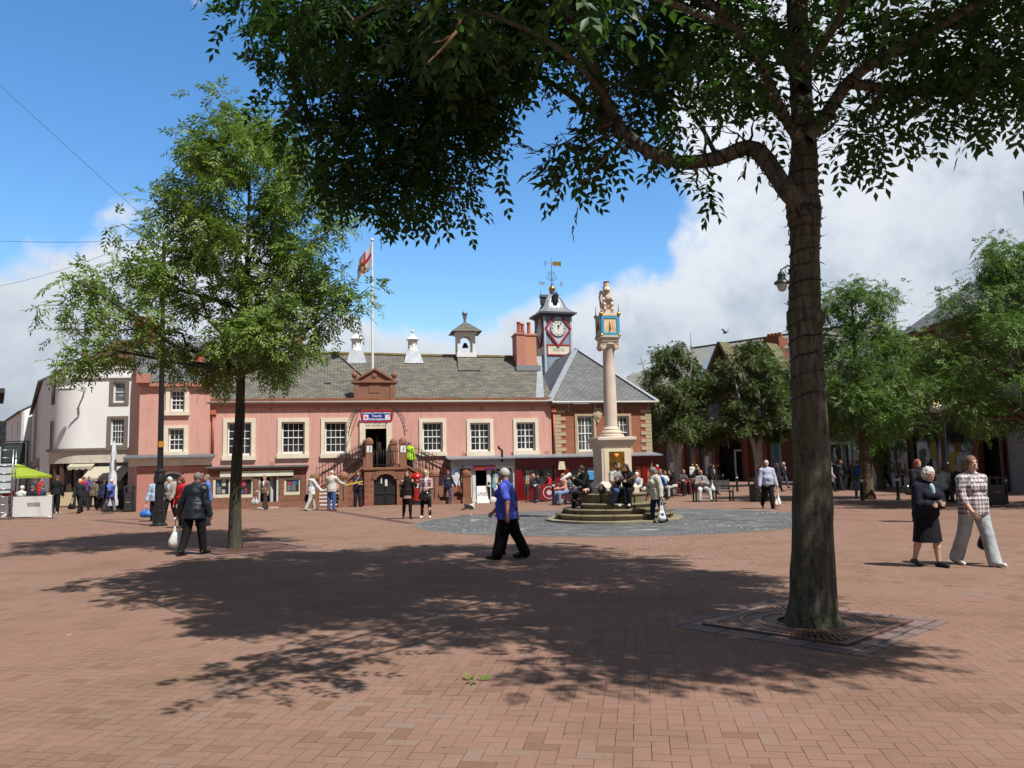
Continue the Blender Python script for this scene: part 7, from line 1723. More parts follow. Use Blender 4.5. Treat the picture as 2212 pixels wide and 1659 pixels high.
def sdf_mesh(name, ops, vox, m, parent, wob=0.0, seed=0):
    """ops: (prim, blend) added, or ('-', prim, blend) taken away; returns one smooth mesh object"""
    bbs = [_bb(o[0]) for o in ops if o[0] != '-']
    lo = np.min([x[0] for x in bbs], 0) - 3 * vox; hi = np.max([x[1] for x in bbs], 0) + 3 * vox
    n = np.ceil((hi - lo) / vox).astype(int) + 1
    Fd = np.full(n, .5, np.float64)
    for o in ops:
        sub = o[0] == '-'; prim, k = (o[1], o[2]) if sub else (o[0], o[1])
        a, b = _bb(prim); i0 = np.maximum(((a - k - 3 * vox - lo) / vox).astype(int), 0); i1 = np.minimum(((b + k + 3 * vox - lo) / vox).astype(int) + 2, n)
        if (i1 <= i0).any(): continue
        g = np.stack(np.meshgrid(*[lo[t_] + vox * np.arange(i0[t_], i1[t_]) for t_ in range(3)], indexing='ij'), -1)
        d = FN[prim[0]](g, prim); sl = tuple(slice(i0[t_], i1[t_]) for t_ in range(3)); f = Fd[sl]; k = max(k, 1e-4)
        if sub: d = -d; h = np.maximum(k - np.abs(f - d), 0) / k; Fd[sl] = np.maximum(f, d) + h * h * k * .25
        else: h = np.maximum(k - np.abs(f - d), 0) / k; Fd[sl] = np.minimum(f, d) - h * h * k * .25
    if wob:
        g = np.stack(np.meshgrid(*[lo[t_] + vox * np.arange(n[t_]) for t_ in range(3)], indexing='ij'), -1); rs = np.random.default_rng(seed); acc = 0
        for q in range(5): kv = rs.normal(0, 1, 3) * (14 + 12 * q); kv[2] *= .6; acc = acc + np.sin(g @ kv + rs.uniform(0, 6)) / (1 + q * .5)
        Fd = Fd + acc * wob
    Sg = Fd < 0; cr = [(i, j, k) for i in (0, 1) for j in (0, 1) for k in (0, 1)]
    def cut(A, c): return A[c[0]:A.shape[0] - 1 + c[0], c[1]:A.shape[1] - 1 + c[1], c[2]:A.shape[2] - 1 + c[2]]
    cnt = sum(cut(Sg, c).astype(np.int8) for c in cr); act = (cnt > 0) & (cnt < 8); vid = np.full(act.shape, -1, np.int64); K = int(act.sum()); vid[act] = np.arange(K)
    fv = {c: cut(Fd, c)[act] for c in cr}; pos = np.zeros((K, 3)); cn = np.zeros(K)
    for c in cr:
        for ax in range(3):
            if c[ax]: continue
            e = list(c); e[ax] = 1; e = tuple(e); fa, fb = fv[c], fv[e]; x = (fa < 0) != (fb < 0); t_ = np.where(x, fa / np.where(x, fa - fb, 1), 0); p = np.tile(np.array(c, float), (K, 1)); p[:, ax] += t_; pos += p * x[:, None]; cn += x
    V = lo + vox * (np.argwhere(act) + pos / cn[:, None])
    quads = []
    for ax in range(3):
        u_, w_ = [(1, 2), (2, 0), (0, 1)][ax]
        A = [slice(None)] * 3; B = [slice(None)] * 3; A[ax] = slice(0, -1); B[ax] = slice(1, None)
        ch = Sg[tuple(A)] != Sg[tuple(B)]; ii = np.argwhere(ch); ok = (ii[:, u_] > 0) & (ii[:, w_] > 0) & (ii[:, u_] < n[u_] - 1) & (ii[:, w_] < n[w_] - 1); ii = ii[ok]
        if not len(ii): continue
        flip = Sg[tuple(A)][tuple(ii.T)]
        def at_(du, dw): q = ii.copy(); q[:, u_] -= du; q[:, w_] -= dw; return vid[tuple(q.T)]
        Q = np.stack([at_(1, 1), at_(0, 1), at_(0, 0), at_(1, 0)], 1); Q[~flip] = Q[~flip][:, ::-1]; quads.append(Q)
    Q = np.concatenate(quads); Q = Q[(Q >= 0).all(1)]; F_ = len(Q)
    me = bpy.data.meshes.new(name); me.vertices.add(K); me.vertices.foreach_set('co', V.astype(np.float32).ravel()); me.loops.add(4 * F_); me.loops.foreach_set('vertex_index', Q.astype(np.int32).ravel())
    me.polygons.add(F_); me.polygons.foreach_set('loop_start', np.arange(0, 4 * F_, 4, dtype=np.int32)); me.polygons.foreach_set('loop_total', np.full(F_, 4, np.int32)); me.polygons.foreach_set('use_smooth', np.ones(F_, bool)); me.update(calc_edges=True)
    me.materials.append(m); o = bpy.data.objects.new(name, me); COL.objects.link(o); o.parent = parent; return o
# the lion on the cross
ops = [(('e', (0, .05, .16), (.15, .17, .17)), .05), (('c', (0, .03, .2), (0, -.04, .52), .14, .13), .06), (('e', (0, -.05, .68), (.12, .13, .13)), .05), (('e', (0, -.15, .66), (.07, .09, .06)), .03), (('e', (0, -.02, .58), (.16, .12, .12)), .05),
       (('c', (0, -.05, .78), (0, -.04, .86), .09, .10), .02), (('c', (0, -.04, .88), (0, -.04, .93), .06, .02), .02)]
for s_ in (-1, 1):
    ops += [(('c', (s_ * .12, -.02, .45), (s_ * .14, -.15, .34), .055, .045), .03), (('c', (s_ * .14, -.15, .34), (s_ * .05, -.21, .42), .045, .04), .03), (('c', (s_ * .11, .02, .18), (s_ * .13, -.16, .2), .09, .06), .04), (('c', (s_ * .13, -.16, .2), (s_ * .12, -.15, .03), .05, .045), .03), (('c', (s_ * .12, -.15, .03), (s_ * .12, -.23, .03), .045, .035), .02), (('e', (s_ * .09, 0, .77), (.035, .03, .045)), .01)]
ops += [(('e', (0, -.22, .42), (.11, .03, .08)), .01), (('c', (-.16, .1, .15), (-.2, .12, .5), .035, .03), .03), (('c', (-.2, .12, .5), (-.15, .1, .66), .03, .045), .03)]
MC = [o for o in COL.objects if o.get('category') == 'monument'][0]
lion = sdf_mesh('lion', ops, .014, PALE, MC, .003, 4); lion.location = (0, 0, LION_Z)
b = MB(); b.box(-.18, .18, -.2, .2, 0, .03); o = b.build('lion_plinth', PALE, MC); o.location = (0, 0, LION_Z - .005)
b = MB(); b.lathe([(.075, 0), (.10, .05), (.085, .06), (.1, .1)], n=12); o = b.build('lion_crown', mat('aged_gilding', S(196, 130, 60), .5, .15, 8, metal=.3), lion); o.location = (0, -.04, .86)
# ------------------------------------------------------------------ people
def skinm(c): return mat('skin', c, .55, .05, 4, spec=.35)
SK = S(206, 158, 134); SK2 = S(196, 140, 116); SKP = S(216, 172, 150)
def cl(c, n='cloth', r=.85): return mat(n, S(*c), r, .18, 4, .03, 7, spec=.25)
EYE_M = mat('eye_dark', (.012, .01, .009), .3)
LIP = mat('lips', S(168, 96, 86), .6)
WALK = dict(L=(17, 2, 5), R=(-15, 2, 12), aL=(-14, 8, 14, 4), aR=(14, 8, 20, 6))
WALK2 = dict(R=(17, 2, 5), L=(-15, 2, 12), aR=(-20, 8, 14, 4), aL=(20, 8, 22, 6))
STAND = dict(L=(3, 4, 4), R=(-3, 4, 2), aL=(4, 9, 14, 5), aR=(4, 9, 14, 5))
SIT = dict(L=(80, 5, 82), R=(80, 5, 78), aL=(24, 8, 56, 18), aR=(24, 8, 56, 18), sit=.46)
class Fig: pass
def person(label, pos, rz, H=1.68, g=1.0, pose=STAND, top=('long', (60, 60, 70)), bottom=('trousers', (40, 40, 48)), hair=('short', (90, 76, 64)), shoes=(36, 34, 34), skin=SK, lean=2, head=(0, 0), vox=.016, bust=0.0, belly=0.0, group=None, stoop=0, z0=0.0, topmat=None, botmat=None, inner=None, wob=.0026, **kw):
    pose = {**pose, **kw.pop('p', {})}
    t = thing('person', label, 'person', (pos[0], pos[1], z0), rz, group)
    h = H; seat = pose.get('sit')
    def Rx(a): return np.array(Matrix.Rotation(R(a), 3, 'X'))
    def dirv(sw, ab, side): sw, ab = R(sw), R(ab); return np.array([math.sin(ab) * side, -math.sin(sw) * math.cos(ab), -math.cos(sw) * math.cos(ab)])
    hz = .53 * h; J = {}
    for s, k in ((1, 'L'), (-1, 'R')):
        sw, ab, kn = pose[k]; hip = np.array([s * .052 * h * (.6 + .4 * g), 0, hz]); knee = hip + .245 * h * dirv(sw, ab, s); an = knee + .24 * h * dirv(sw - kn, ab * .4, s)
        sh = sw - kn; pitch = 0 if (seat is not None or sh > -12) else (-sh - 8) * .8
        if sh > 16 and seat is None: pitch = -(sh - 10) * .7
        heel = an + np.array([0, .03 * h * math.cos(R(pitch)), -.024 * h + .03 * h * math.sin(R(pitch))]); toe = an + np.array([s * .012 * h, -.11 * h * math.cos(R(pitch)), -.028 * h - .11 * h * math.sin(R(pitch))])
        J[k] = (hip, knee, an, heel, toe)
    low = min(min(J[k][3][2] - .018 * h, J[k][4][2] - .012 * h) for k in 'LR')
    dz = -low if seat is None else seat + .075 * h - hz
    off = np.array([0, 0, dz])
    for k in 'LR': J[k] = tuple(x + off for x in J[k])
    pel = np.array([0, 0, hz + dz]); Rl = Rx(lean)               # positive lean tips the chest forward (towards -Y)
    def T(x, y, z): return pel + Rl @ np.array([x * h, y * h, z * h - .53 * h])
    Rl_l = Rl.tolist(); gw = g
    hd = T(0, -.01 - stoop * .5, .937 - stoop * .35); Rh = np.array(Matrix.Rotation(R(head[1]), 3, 'Z') @ Matrix.Rotation(R(head[0] + lean * .5), 3, 'X')); Rh_l = Rh.tolist()
    def Hd(x, y, z): return hd + Rh @ np.array([x * h, y * h, z * h])
    A = {}
    for s, k in ((1, 'aL'), (-1, 'aR')):
        sw, ab, el, inn = (*pose[k], 0)[:4]; sh = T(s * .098 * (.6 + .4 * g), .002, .793); e = sh + .172 * h * dirv(sw + lean * .3, ab, s)
        fd = dirv(sw + el, ab, s); fd = fd + np.array([-s, 0, 0]) * math.sin(R(inn)) * 1.4; fd /= np.linalg.norm(fd); w_ = e + .15 * h * fd; A[k] = (sh, e, w_, fd, s)
    torso = [(('e', T(0, .004, .535), (.090 * h * gw, .066 * h * gw, .075 * h), Rl_l), .05), (('e', T(0, -.008 - belly * .4, .63), ((.080 + belly * .3) * h * gw, (.060 + belly) * h * gw, .085 * h), Rl_l), .06), (('e', T(0, -.002, .745), (.092 * h * (.5 + .5 * gw), .062 * h * gw, .10 * h), Rl_l), .06),
             *[(('c', T(s * .02, .004, .818), T(s * .090 * (.6 + .4 * g), .004, .792), .036 * h, .035 * h), .045) for s in (-1, 1)]]
    if bust: torso += [(('e', T(s * .04, -.055 * gw, .725), (.042 * h * gw, (.035 + bust) * h, .045 * h), Rl_l), .03) for s in (-1, 1)]
    body = list(torso) + [(('c', T(0, .008, .82), tuple(hd + np.array([0, .01 * h, -.035 * h])), .034 * h, .032 * h), .02), (('e', tuple(hd), (.044 * h, .056 * h, .062 * h), Rh_l), .015), (('e', tuple(Hd(0, -.022, -.034)), (.033 * h, .036 * h, .034 * h), Rh_l), .02),
            (('c', tuple(Hd(0, -.052, .004)), tuple(Hd(0, -.064, -.014)), .006 * h, .0085 * h), .008), (('e', tuple(Hd(0, -.048, -.040)), (.016 * h, .010 * h, .007 * h), Rh_l), .01), (('e', tuple(Hd(0, -.05, .014)), (.034 * h, .008 * h, .006 * h), Rh_l), .008)]
    for s in (-1, 1): body.append((('e', tuple(Hd(s * .045, .004, -.004)), (.007 * h, .014 * h, .018 * h), Rh_l), .006)); body.append(('-', ('e', tuple(Hd(s * .018, -.054, .006)), (.011 * h, .008 * h, .006 * h), Rh_l), .006))
    fr = max(.0052 * h, vox * .52); sm = .012
    for k in ('aL', 'aR'):
        sh, e, w_, fd, s = A[k]
        body += [(('c', tuple(sh), tuple(e), .030 * h * (.5 + .5 * g), .024 * h * (.5 + .5 * g)), .03), (('c', tuple(e), tuple(w_), .024 * h * (.5 + .5 * g), .0165 * h), .015)]
        n_ = np.array([-s, 0, 0]) - fd * (np.array([-s, 0, 0]) @ fd)
        if np.linalg.norm(n_) < .2: n_ = np.array([0, 0, -1.0]) - fd * (-fd[2])
        n_ /= np.linalg.norm(n_); lat = np.cross(fd, n_) * s; lat = lat / np.linalg.norm(lat)
        if lat @ np.array([0, -1, 0.3]) < 0: lat = -lat
        for q in (-.011, .011): body.append((('c', tuple(w_ + lat * q * .5 * h), tuple(w_ + fd * .048 * h + lat * q * h), .0105 * h, .0095 * h), .012))
        cu = R(kw.get('curl', 32))
        for q, L_ in ((.0185, .040), (.0065, .045), (-.0065, .042), (-.0185, .033)):
            p0 = w_ + fd * .052 * h + lat * q * h; d1 = fd * math.cos(cu) + n_ * math.sin(cu); d2 = fd * math.cos(cu * 2.3) + n_ * math.sin(cu * 2.3); p1 = p0 + d1 * L_ * .5 * h; p2 = p1 + d2 * L_ * .5 * h
            body += [(('c', tuple(p0), tuple(p1), fr, fr * .95), .004), (('c', tuple(p1), tuple(p2), fr * .95, fr * .8), .003)]
        p0 = w_ + fd * .016 * h + lat * .016 * h; p1 = p0 + (fd * .7 + lat * .6 + n_ * .3) * .026 * h; p2 = p1 + (fd * .9 + n_ * .45) * .022 * h
        body += [(('c', tuple(p0), tuple(p1), fr * 1.25, fr * 1.1), .008), (('c', tuple(p1), tuple(p2), fr * 1.1, fr * .85), .003)]
    for k in 'LR':
        hip, knee, an, heel, toe = J[k]
        body += [(('c', tuple(hip), tuple(knee), .052 * h * (.5 + .5 * g), .035 * h), .03), (('c', tuple(knee), tuple((knee * .62 + an * .38)), .034 * h, .033 * h), .02), (('c', tuple((knee * .62 + an * .38)), tuple(an), .033 * h, .020 * h), .02), (('c', tuple(heel), tuple(toe), .018 * h, .014 * h), .02)]
    sdf_mesh('body', body, vox, skinm(skin), t)
    # ---- clothes
    kind, tc_ = top[0], top[1]; inf = {'tee': .006, 'vest': .005, 'long': .008, 'jacket': .016, 'coat': .018, 'none': 0}[kind] * h
    if kind != 'none':
        ops = [((p_[0], p_[1], tuple(np.array(p_[2]) + inf), p_[3]), k_) if p_[0] == 'e' else ((p_[0], tuple(p_[1]), tuple(p_[2]), p_[3] + inf, p_[4] + inf), k_) for p_, k_ in torso]
        ops.append((('c', tuple(T(0, .008, .82)), tuple(T(0, .004, .848)), .036 * h + inf * .6, .036 * h + inf * .4), .015))
        hem = top[2] if len(top) > 2 else {'tee': .49, 'vest': .5, 'long': .49, 'jacket': .46, 'coat': .30}[kind]
        wd = (.094 * gw + (.015 if kind in ('jacket', 'coat') else .004)) * h; dp = (.072 * gw + (.012 if kind in ('jacket', 'coat') else .003) + belly * .6) * h
        qb = {'trousers': .016, 'jeans': .010, 'leggings': .003, 'flares': .02, 'shorts': .014, 'skirt': .004}[bottom[0]] * h
        if hem < .5: wd = max(wd, (.052 * (.6 + .4 * g) + .046 * (.4 + .6 * g) + .005) * h + qb); dp = max(dp, (.046 * (.4 + .6 * g) + .028) * h + qb)
        if seat is None: ops.append((('k', hem * h + dz, .62 * h + dz, (0, -.003 * h), (0, -.012 * h - math.sin(R(lean)) * .08 * h), (wd * 1.04, dp * 1.04), (max(wd * .92, .094 * gw * h + qb * .5 + .009), max(dp * .95, .071 * gw * h + qb * .5 + .012))), .03))
        for k in ('aL', 'aR'):
            sh, e, w_, fd, s = A[k]
            if kind == 'tee': ops.append((('c', tuple(sh), tuple(sh + (e - sh) * .78), .037 * h * (.5 + .5 * g) + inf, .036 * h * (.5 + .5 * g) + inf), .03))
            elif kind != 'vest':
                stop = top[3] if len(top) > 3 else .97
                ops += [(('c', tuple(sh), tuple(e), .033 * h * (.5 + .5 * g) + inf, .028 * h * (.5 + .5 * g) + inf), .035), (('c', tuple(e), tuple(e + (w_ - e) * stop), .028 * h * (.5 + .5 * g) + inf, .021 * h + inf * 1.1), .02)]
        sdf_mesh({'tee': 'shirt', 'vest': 'top', 'long': 'jumper', 'jacket': 'jacket', 'coat': 'coat'}[kind], ops, vox, topmat or cl(tc_), t, wob, 3)
    bk, bc = bottom[0], bottom[1]
    if bk in ('trousers', 'leggings', 'jeans', 'flares', 'shorts'):
        q = {'trousers': .016, 'jeans': .010, 'leggings': .003, 'flares': .02, 'shorts': .014}[bk] * h; fl = {'trousers': .016, 'jeans': .010, 'leggings': .002, 'flares': .034, 'shorts': .03}[bk] * h
        ops = [(('e', tuple(pel + np.array([0, .004 * h, .005 * h])), ((.091 * gw) * h + q * .5, (.068 * gw) * h + q * .5, .07 * h + q * .3), Rl_l), .04)]
        for k in 'LR':
            hip, knee, an, heel, toe = J[k]; ops.append((('c', tuple(hip), tuple(knee), .046 * h * (.4 + .6 * g) + q, .037 * h + q), .025))
            if bk != 'shorts': ops.append((('c', tuple(knee), tuple(an + (an - knee) * .02), .036 * h + q, .024 * h + fl), .02))
        sdf_mesh('trousers' if bk != 'leggings' else 'leggings', ops, vox, botmat or cl(bc), t, wob, 5)
    elif bk == 'skirt':
        lo = (bottom[2] if len(bottom) > 2 else .27) * h + dz; fl = bottom[3] if len(bottom) > 3 else 1.05
        if seat is None: sdf_mesh('skirt', [(('k', lo, .58 * h + dz, (0, 0), (0, -.004 * h), (.098 * gw * h * fl, .082 * gw * h * fl), (.09 * gw * h, .068 * gw * h)), .02), (('e', tuple(pel), (.098 * gw * h, .074 * gw * h, .07 * h), Rl_l), .03)], vox, botmat or cl(bc), t, wob, 5)
        else: sdf_mesh('skirt', [(('e', tuple(pel), (.1 * gw * h, .08 * gw * h, .075 * h), Rl_l), .03)] + [(('c', tuple(J[k][0]), tuple(J[k][0] * .3 + J[k][1] * .7), .066 * h, .056 * h), .05) for k in 'LR'], vox, botmat or cl(bc), t, wob, 5)
        if len(bottom) > 4: sdf_mesh('tights', [(('c', tuple(J[k][0]), tuple(J[k][1]), .055 * h, .038 * h), .02) for k in 'LR'] + [(('c', tuple(J[k][1]), tuple(J[k][1] * .62 + J[k][2] * .38), .037 * h, .036 * h), .02) for k in 'LR'] + [(('c', tuple(J[k][1] * .62 + J[k][2] * .38), tuple(J[k][2]), .036 * h, .023 * h), .02) for k in 'LR'], vox, cl(bottom[4]), t)
    for k in 'LR':
        hip, knee, an, heel, toe = J[k]; q = np.array([0, 0, .004 * h])
        sdf_mesh('shoe', [(('c', tuple(heel + q), tuple(toe + q), .024 * h, .019 * h), .01), (('c', tuple(toe * .6 + heel * .4 + q * 2), tuple(an - q * 1.5), .020 * h, .024 * h), .02)], vox, mat('leather', S(*shoes), .4, .08, 6), t)
    hs, hc = hair[0], hair[1]; HM = mat('hair', S(*hc), .6, .25, 30, .006, 90)
    if hs != 'none':
        k0 = 1.0 if hs in ('short', 'bald') else 1.08
        ops = [(('e', tuple(Hd(0, .006, .010)), (.0475 * h * k0, .057 * h * k0, .0595 * h * k0), Rh_l), .01)]
        if hs in ('bob', 'long', 'curly', 'pony'):
            dn = {'bob': -.055, 'long': -.10, 'curly': -.02, 'pony': -.02}[hs]
            for s in (-1, 1): ops.append((('c', tuple(Hd(s * .04, .012, .01)), tuple(Hd(s * (.045 if hs != 'long' else .05), .012 if hs != 'long' else -.005, dn)), .019 * h, .016 * h), .015))
            ops.append((('c', tuple(Hd(0, .035, .01)), tuple(Hd(0, .05, dn - (.06 if hs == 'long' else 0))), .034 * h, .03 * h if hs != 'curly' else .034 * h), .02))
            if hs == 'long': ops.append((('e', tuple(Hd(0, .055, -.11)), (.06 * h, .02 * h, .07 * h), Rh_l), .02))
            if hs == 'pony': ops.append((('c', tuple(Hd(0, .06, .01)), tuple(Hd(0, .085, -.08)), .014 * h, .008 * h), .01))
        if hs == 'curly':
            rs = random.Random(4)
            for q in range(70):
                a, bq = rs.uniform(0, 6.28), rs.uniform(-.35, 1); c_ = math.sqrt(1 - bq * bq) if abs(bq) < 1 else 0
                x, y, z = c_ * math.cos(a) * .05, c_ * math.sin(a) * .06 + .008, bq * .062 + .01
                if y < -.03 and z < .035: continue
                ops.append((('e', tuple(Hd(x, y, z)), (.011 * h,) * 3), .006))
        ops.append(('-', ('e', tuple(Hd(0, -.06, -.026)), (.039 * h, .05 * h, .058 * h), Rh_l), .008))
        if hs == 'short': ops.append(('-', ('e', tuple(Hd(0, .0, -.085)), (.09 * h, .08 * h, .048 * h), Rh_l), .006))
        if hs == 'bald': ops.append(('-', ('e', tuple(Hd(0, -.03, .07)), (.075 * h, .075 * h, .062 * h), Rh_l), .006)); ops.append(('-', ('e', tuple(Hd(0, .0, -.085)), (.09 * h, .08 * h, .048 * h), Rh_l), .006))
        sdf_mesh('hair', ops, min(vox, .014), HM, t, .0018 if hs != 'bald' else .0006, 7)
    if len(hair) > 2:                      # a cap or hat
        cc = cl(hair[2], 'hat_cloth')
        sdf_mesh('hat', [(('e', tuple(Hd(0, .004, .034)), (.052 * h, .062 * h, .045 * h), Rh_l), .01), (('e', tuple(Hd(0, -.06 if hair[3] == 'cap' else 0, .024)), ((.04 if hair[3] == 'cap' else .075) * h, (.04 if hair[3] == 'cap' else .08) * h, .006 * h), Rh_l), .008), ('-', ('e', tuple(Hd(0, -.02, -.03)), (.055 * h, .06 * h, .045 * h), Rh_l), .004)], min(vox, .012), cc, t)
    if vox < .0125 or kw.get('face'):
        for s in (-1, 1):
            b = MB(); b.ball(tuple(Hd(s * .0185, -.0505, .005)), .0052 * h, 8); b.build('eye', EYE_M, t)
            b = MB(); b.tube([tuple(Hd(s * .009, -.0565, .0165)), tuple(Hd(s * .019, -.057, .019)), tuple(Hd(s * .029, -.051, .0155))], .0022 * h, 5); b.build('eyebrow', HM, t)
        b = MB(); b.tube([tuple(Hd(-.013, -.0545, -.0385)), tuple(Hd(0, -.0585, -.0375)), tuple(Hd(.013, -.0545, -.0385))], [.0015 * h, .003 * h, .0015 * h], 6); b.build('mouth', LIP, t)
    if inner:                              # the shirt front or blouse showing in an open jacket
        ii = inf + .006 * h
        sdf_mesh('shirt_front', [(('e', tuple(T(0, -.045 * gw - bust * .5, .76)), (.030 * h, .03 * h * gw + ii, .085 * h), Rl_l), .02), (('c', tuple(T(0, -.045, .70)), tuple(T(0, -.055 * gw - belly * .5, .60)), .026 * h + ii * .5, .014 * h + ii * .5), .03), (('c', tuple(T(0, .002, .835)), tuple(T(0, -.004, .862)), .038 * h + ii * .3, .036 * h + ii * .2), .01)], vox, cl(inner, 'shirt_cloth'), t)
    f = Fig(); f.o = t; f.A = A; f.J = J; f.T = T; f.Hd = Hd; f.h = h; f.pos = pos; f.rz = rz; f.z0 = z0
    M_ = Matrix.Translation((pos[0], pos[1], z0)) @ Matrix.Rotation(rz, 4, 'Z'); f.W = lambda p: M_ @ Vector(p)
    f.hand = lambda k: M_ @ Vector(A[k][2] + A[k][3] * .07 * h)
    return f
def carrier(f, k, label, m, m2=None, w_=.17, hh=.36, d=.07, name='carrier_bag', emblem=None, drop=.16, rot=None):
    p = f.hand(k) if isinstance(k, str) else Vector(k); t = thing(name, label, 'bag', (p.x, p.y, p.z - drop - hh), f.rz + (rot if rot is not None else R(80) if name == 'carrier_bag' else 0))
    ops = [(('e', (0, 0, hh * .3), (w_, d, hh * .33)), .03), (('c', (-w_ * .6, 0, hh * .15), (w_ * .6, 0, hh * .15), d * .9, d * .9), .05), (('c', (-w_ * .55, 0, hh * .2), (-w_ * .3, 0, hh * .95), d * .7, .02), .06), (('c', (w_ * .55, 0, hh * .2), (w_ * .3, 0, hh * .95), d * .7, .02), .06)]
    sdf_mesh('bag', ops, .012, m, t, .003, 9)
    b = MB(); 
    for s in (-1, 1): b.tube([(s * w_ * .35, 0, hh * .9), (s * .03, 0, hh + drop * .7), (0, 0, hh + drop)], .008, 5)
    b.build('handles', m2 or m, t)
    if emblem: sdf_mesh('print', [(('e', (0, -d * .75, hh * .42), (w_ * .55, d * .4, hh * .12)), .01)], .012, emblem, t)
    return t
def ang(d): return R(d)
PLASW = mat('white_polythene', S(226, 230, 228), .35, .06, 6, .01, 14)
# --- nearest figures
f = person('older man in a shiny black blouson walking away with a white bag', G(418, 1199), ang(168), 1.74, 1.22, WALK, ('jacket', (24, 30, 40), .44), ('trousers', (20, 20, 22)), ('short', (120, 116, 112)), (16, 15, 15), SK2, 6, (4, 6), .011, stoop=.02, belly=.015,
           topmat=mat('shiny_nylon', (.007, .012, .019), .5, .6, 4, .05, 7, spec=.45), p=dict(aL=(-4, 26, 14, 2), aR=(-4, 14, 20, 4), L=(-10, 3, 14), R=(12, 3, 4)))
carrier(f, 'aL', 'white carrier bag hanging from the hand of the man in black', PLASW, mat('dark_handle', (.02, .02, .02), .5), .14, .42, .09, rot=R(-168))
BLUEM = cl((84, 100, 214))
f = person('grey haired woman in a bright blue top and black trousers striding left', G(1098, 1207), ang(-108), 1.68, 1.36, WALK, ('tee', (62, 78, 176), .44), ('flares', (16, 16, 18)), ('short', (192, 190, 186)), (20, 20, 24), SK2, 3, (-4, 4), .011, bust=.015, belly=.012, topmat=BLUEM,
           p=dict(aL=(-22, 12, 20, 4), aR=(16, 14, 22, 4), L=(14, 3, 4), R=(-15, 3, 12)))
b = MB(); b.ball((0, 0, .0), (.03, .03, .012), 10); o = b.build('wristwatch', mat('watch_silver', S(180, 180, 176), .3, metal=.8), f.o); o.location = Vector(f.A['aL'][2])
q = W(1103, 1200, 15.35); q.z = 0
person('second grey haired woman walking behind the woman in bright blue', q, ang(-104), 1.62, 1.0, WALK2, ('tee', (70, 78, 140), .46), ('trousers', (18, 18, 20)), ('bob', (168, 166, 160)), (18, 18, 22), SK2, 3, (0, 0), .014)
f = person('old lady with white curls in a navy suit and mint blouse', G(2008, 1224), ang(10), 1.555, 1.22, WALK2, ('jacket', (22, 26, 44), .50), ('skirt', (18, 19, 26), .25, 1.2), ('curly', (214, 212, 206)), (20, 20, 36), SKP, 9, (6, 4), .0105, stoop=.03, bust=.01, inner=(176, 214, 212),
           p=dict(aL=(12, 5, 74, 66), aR=(12, 5, 78, 66), L=(9, 2, 6), R=(-9, 2, 12)))
b = MB()
for s in (-1, 1): b.tube([tuple(f.Hd(s * .0185 + .011 * math.cos(a_), -.062, .003 + .009 * math.sin(a_))) for a_ in [k * math.pi / 6 for k in range(13)]], .0016, 4)
b.tube([tuple(f.Hd(-.008, -.064, .005)), tuple(f.Hd(.008, -.064, .005))], .0016, 4); b.build('spectacles', mat('gilt_rims', S(170, 150, 110), .4, metal=.6), f.o)
m, nt, bs = newmat('checked_cotton'); oc = nd(nt, 'ShaderNodeTexCoord').outputs['Object']; sp = nd(nt, 'ShaderNodeSeparateXYZ', {0: oc})
def band_(x, fq, wdt): return mth(nt, 'LESS_THAN', mth(nt, 'FRACT', mth(nt, 'ADD', mth(nt, 'MULTIPLY', x, fq), 50.0)), wdt)
st = mth(nt, 'ADD', mth(nt, 'MULTIPLY', mth(nt, 'MAXIMUM', band_(sp.outputs[0], 17, .4), band_(sp.outputs[1], 17, .4)), .5), mth(nt, 'MULTIPLY', band_(sp.outputs[2], 15, .4), .5))
nt.links.new(mixc(nt, st, S(222, 214, 214), S(98, 86, 104)), bs.inputs['Base Color']); bs.inputs['Roughness'].default_value = .85; CHECK = m
f = person('young woman in a checked shirt and pale flared jeans walking beside the old lady', G(2112, 1222), ang(8), 1.70, 1.2, WALK, ('long', (200, 196, 200), .47, .35), ('flares', (176, 186, 190)), ('bob', (124, 94, 66)), (222, 222, 216), SKP, 2, (-2, -6), .0105, bust=.002, belly=.012, topmat=CHECK,
           p=dict(aR=(12, 10, 22, 14), aL=(-16, 10, 12, 4), L=(15, 4, 3), R=(-13, 4, 14)))
t = carrier(f, 'aL', 'dark bag with a red edge carried behind the woman in the checked shirt', mat('dark_cloth_bag', S(46, 40, 40), .8), mat('red_strap', S(200, 40, 70), .6), .13, .34, .07, 'shopping_bag', mat('red_strap', S(200, 40, 70), .6), .1)
# --- middle distance
f = person('white haired man in a lilac grey sweatshirt walking forward with carrier bags', G(1660, 1099), ang(-6), 1.76, 1.22, WALK2, ('jacket', (176, 182, 204), .5), ('trousers', (22, 24, 30)), ('short', (206, 204, 200)), (18, 16, 16), SK2, 2, (4, -14), .014, belly=.02, face=True, p=dict(aL=(4, 14, 12, 2), aR=(6, 14, 16, 4), L=(10, 3, 4), R=(-10, 3, 30)))
carrier(f, 'aL', 'white carrier bag with blue print held by the man in lilac', PLASW, None, .17, .46, .08, emblem=mat('blue_print', S(60, 90, 180), .5))
carrier(f, tuple(f.hand('aL') + Vector((-.1, -.04, -.2))), 'small cream carrier bag behind the blue printed bag', mat('cream_polythene', S(232, 210, 190), .5), None, .14, .26, .06)
f = person('woman in a cream jacket and blue jeans looking down beside the cross steps', G(1421, 1129), ang(-74), 1.62, 1.28, STAND, ('jacket', (206, 200, 186), .42), ('jeans', (34, 48, 84)), ('bob', (120, 116, 114)), (40, 32, 30), SK2, 6, (22, -8), .013, bust=.01, stoop=.02, p=dict(aL=(-14, 10, 16, 2), aR=(16, 12, 60, 30), L=(-10, 3, 10), R=(12, 4, 10)))
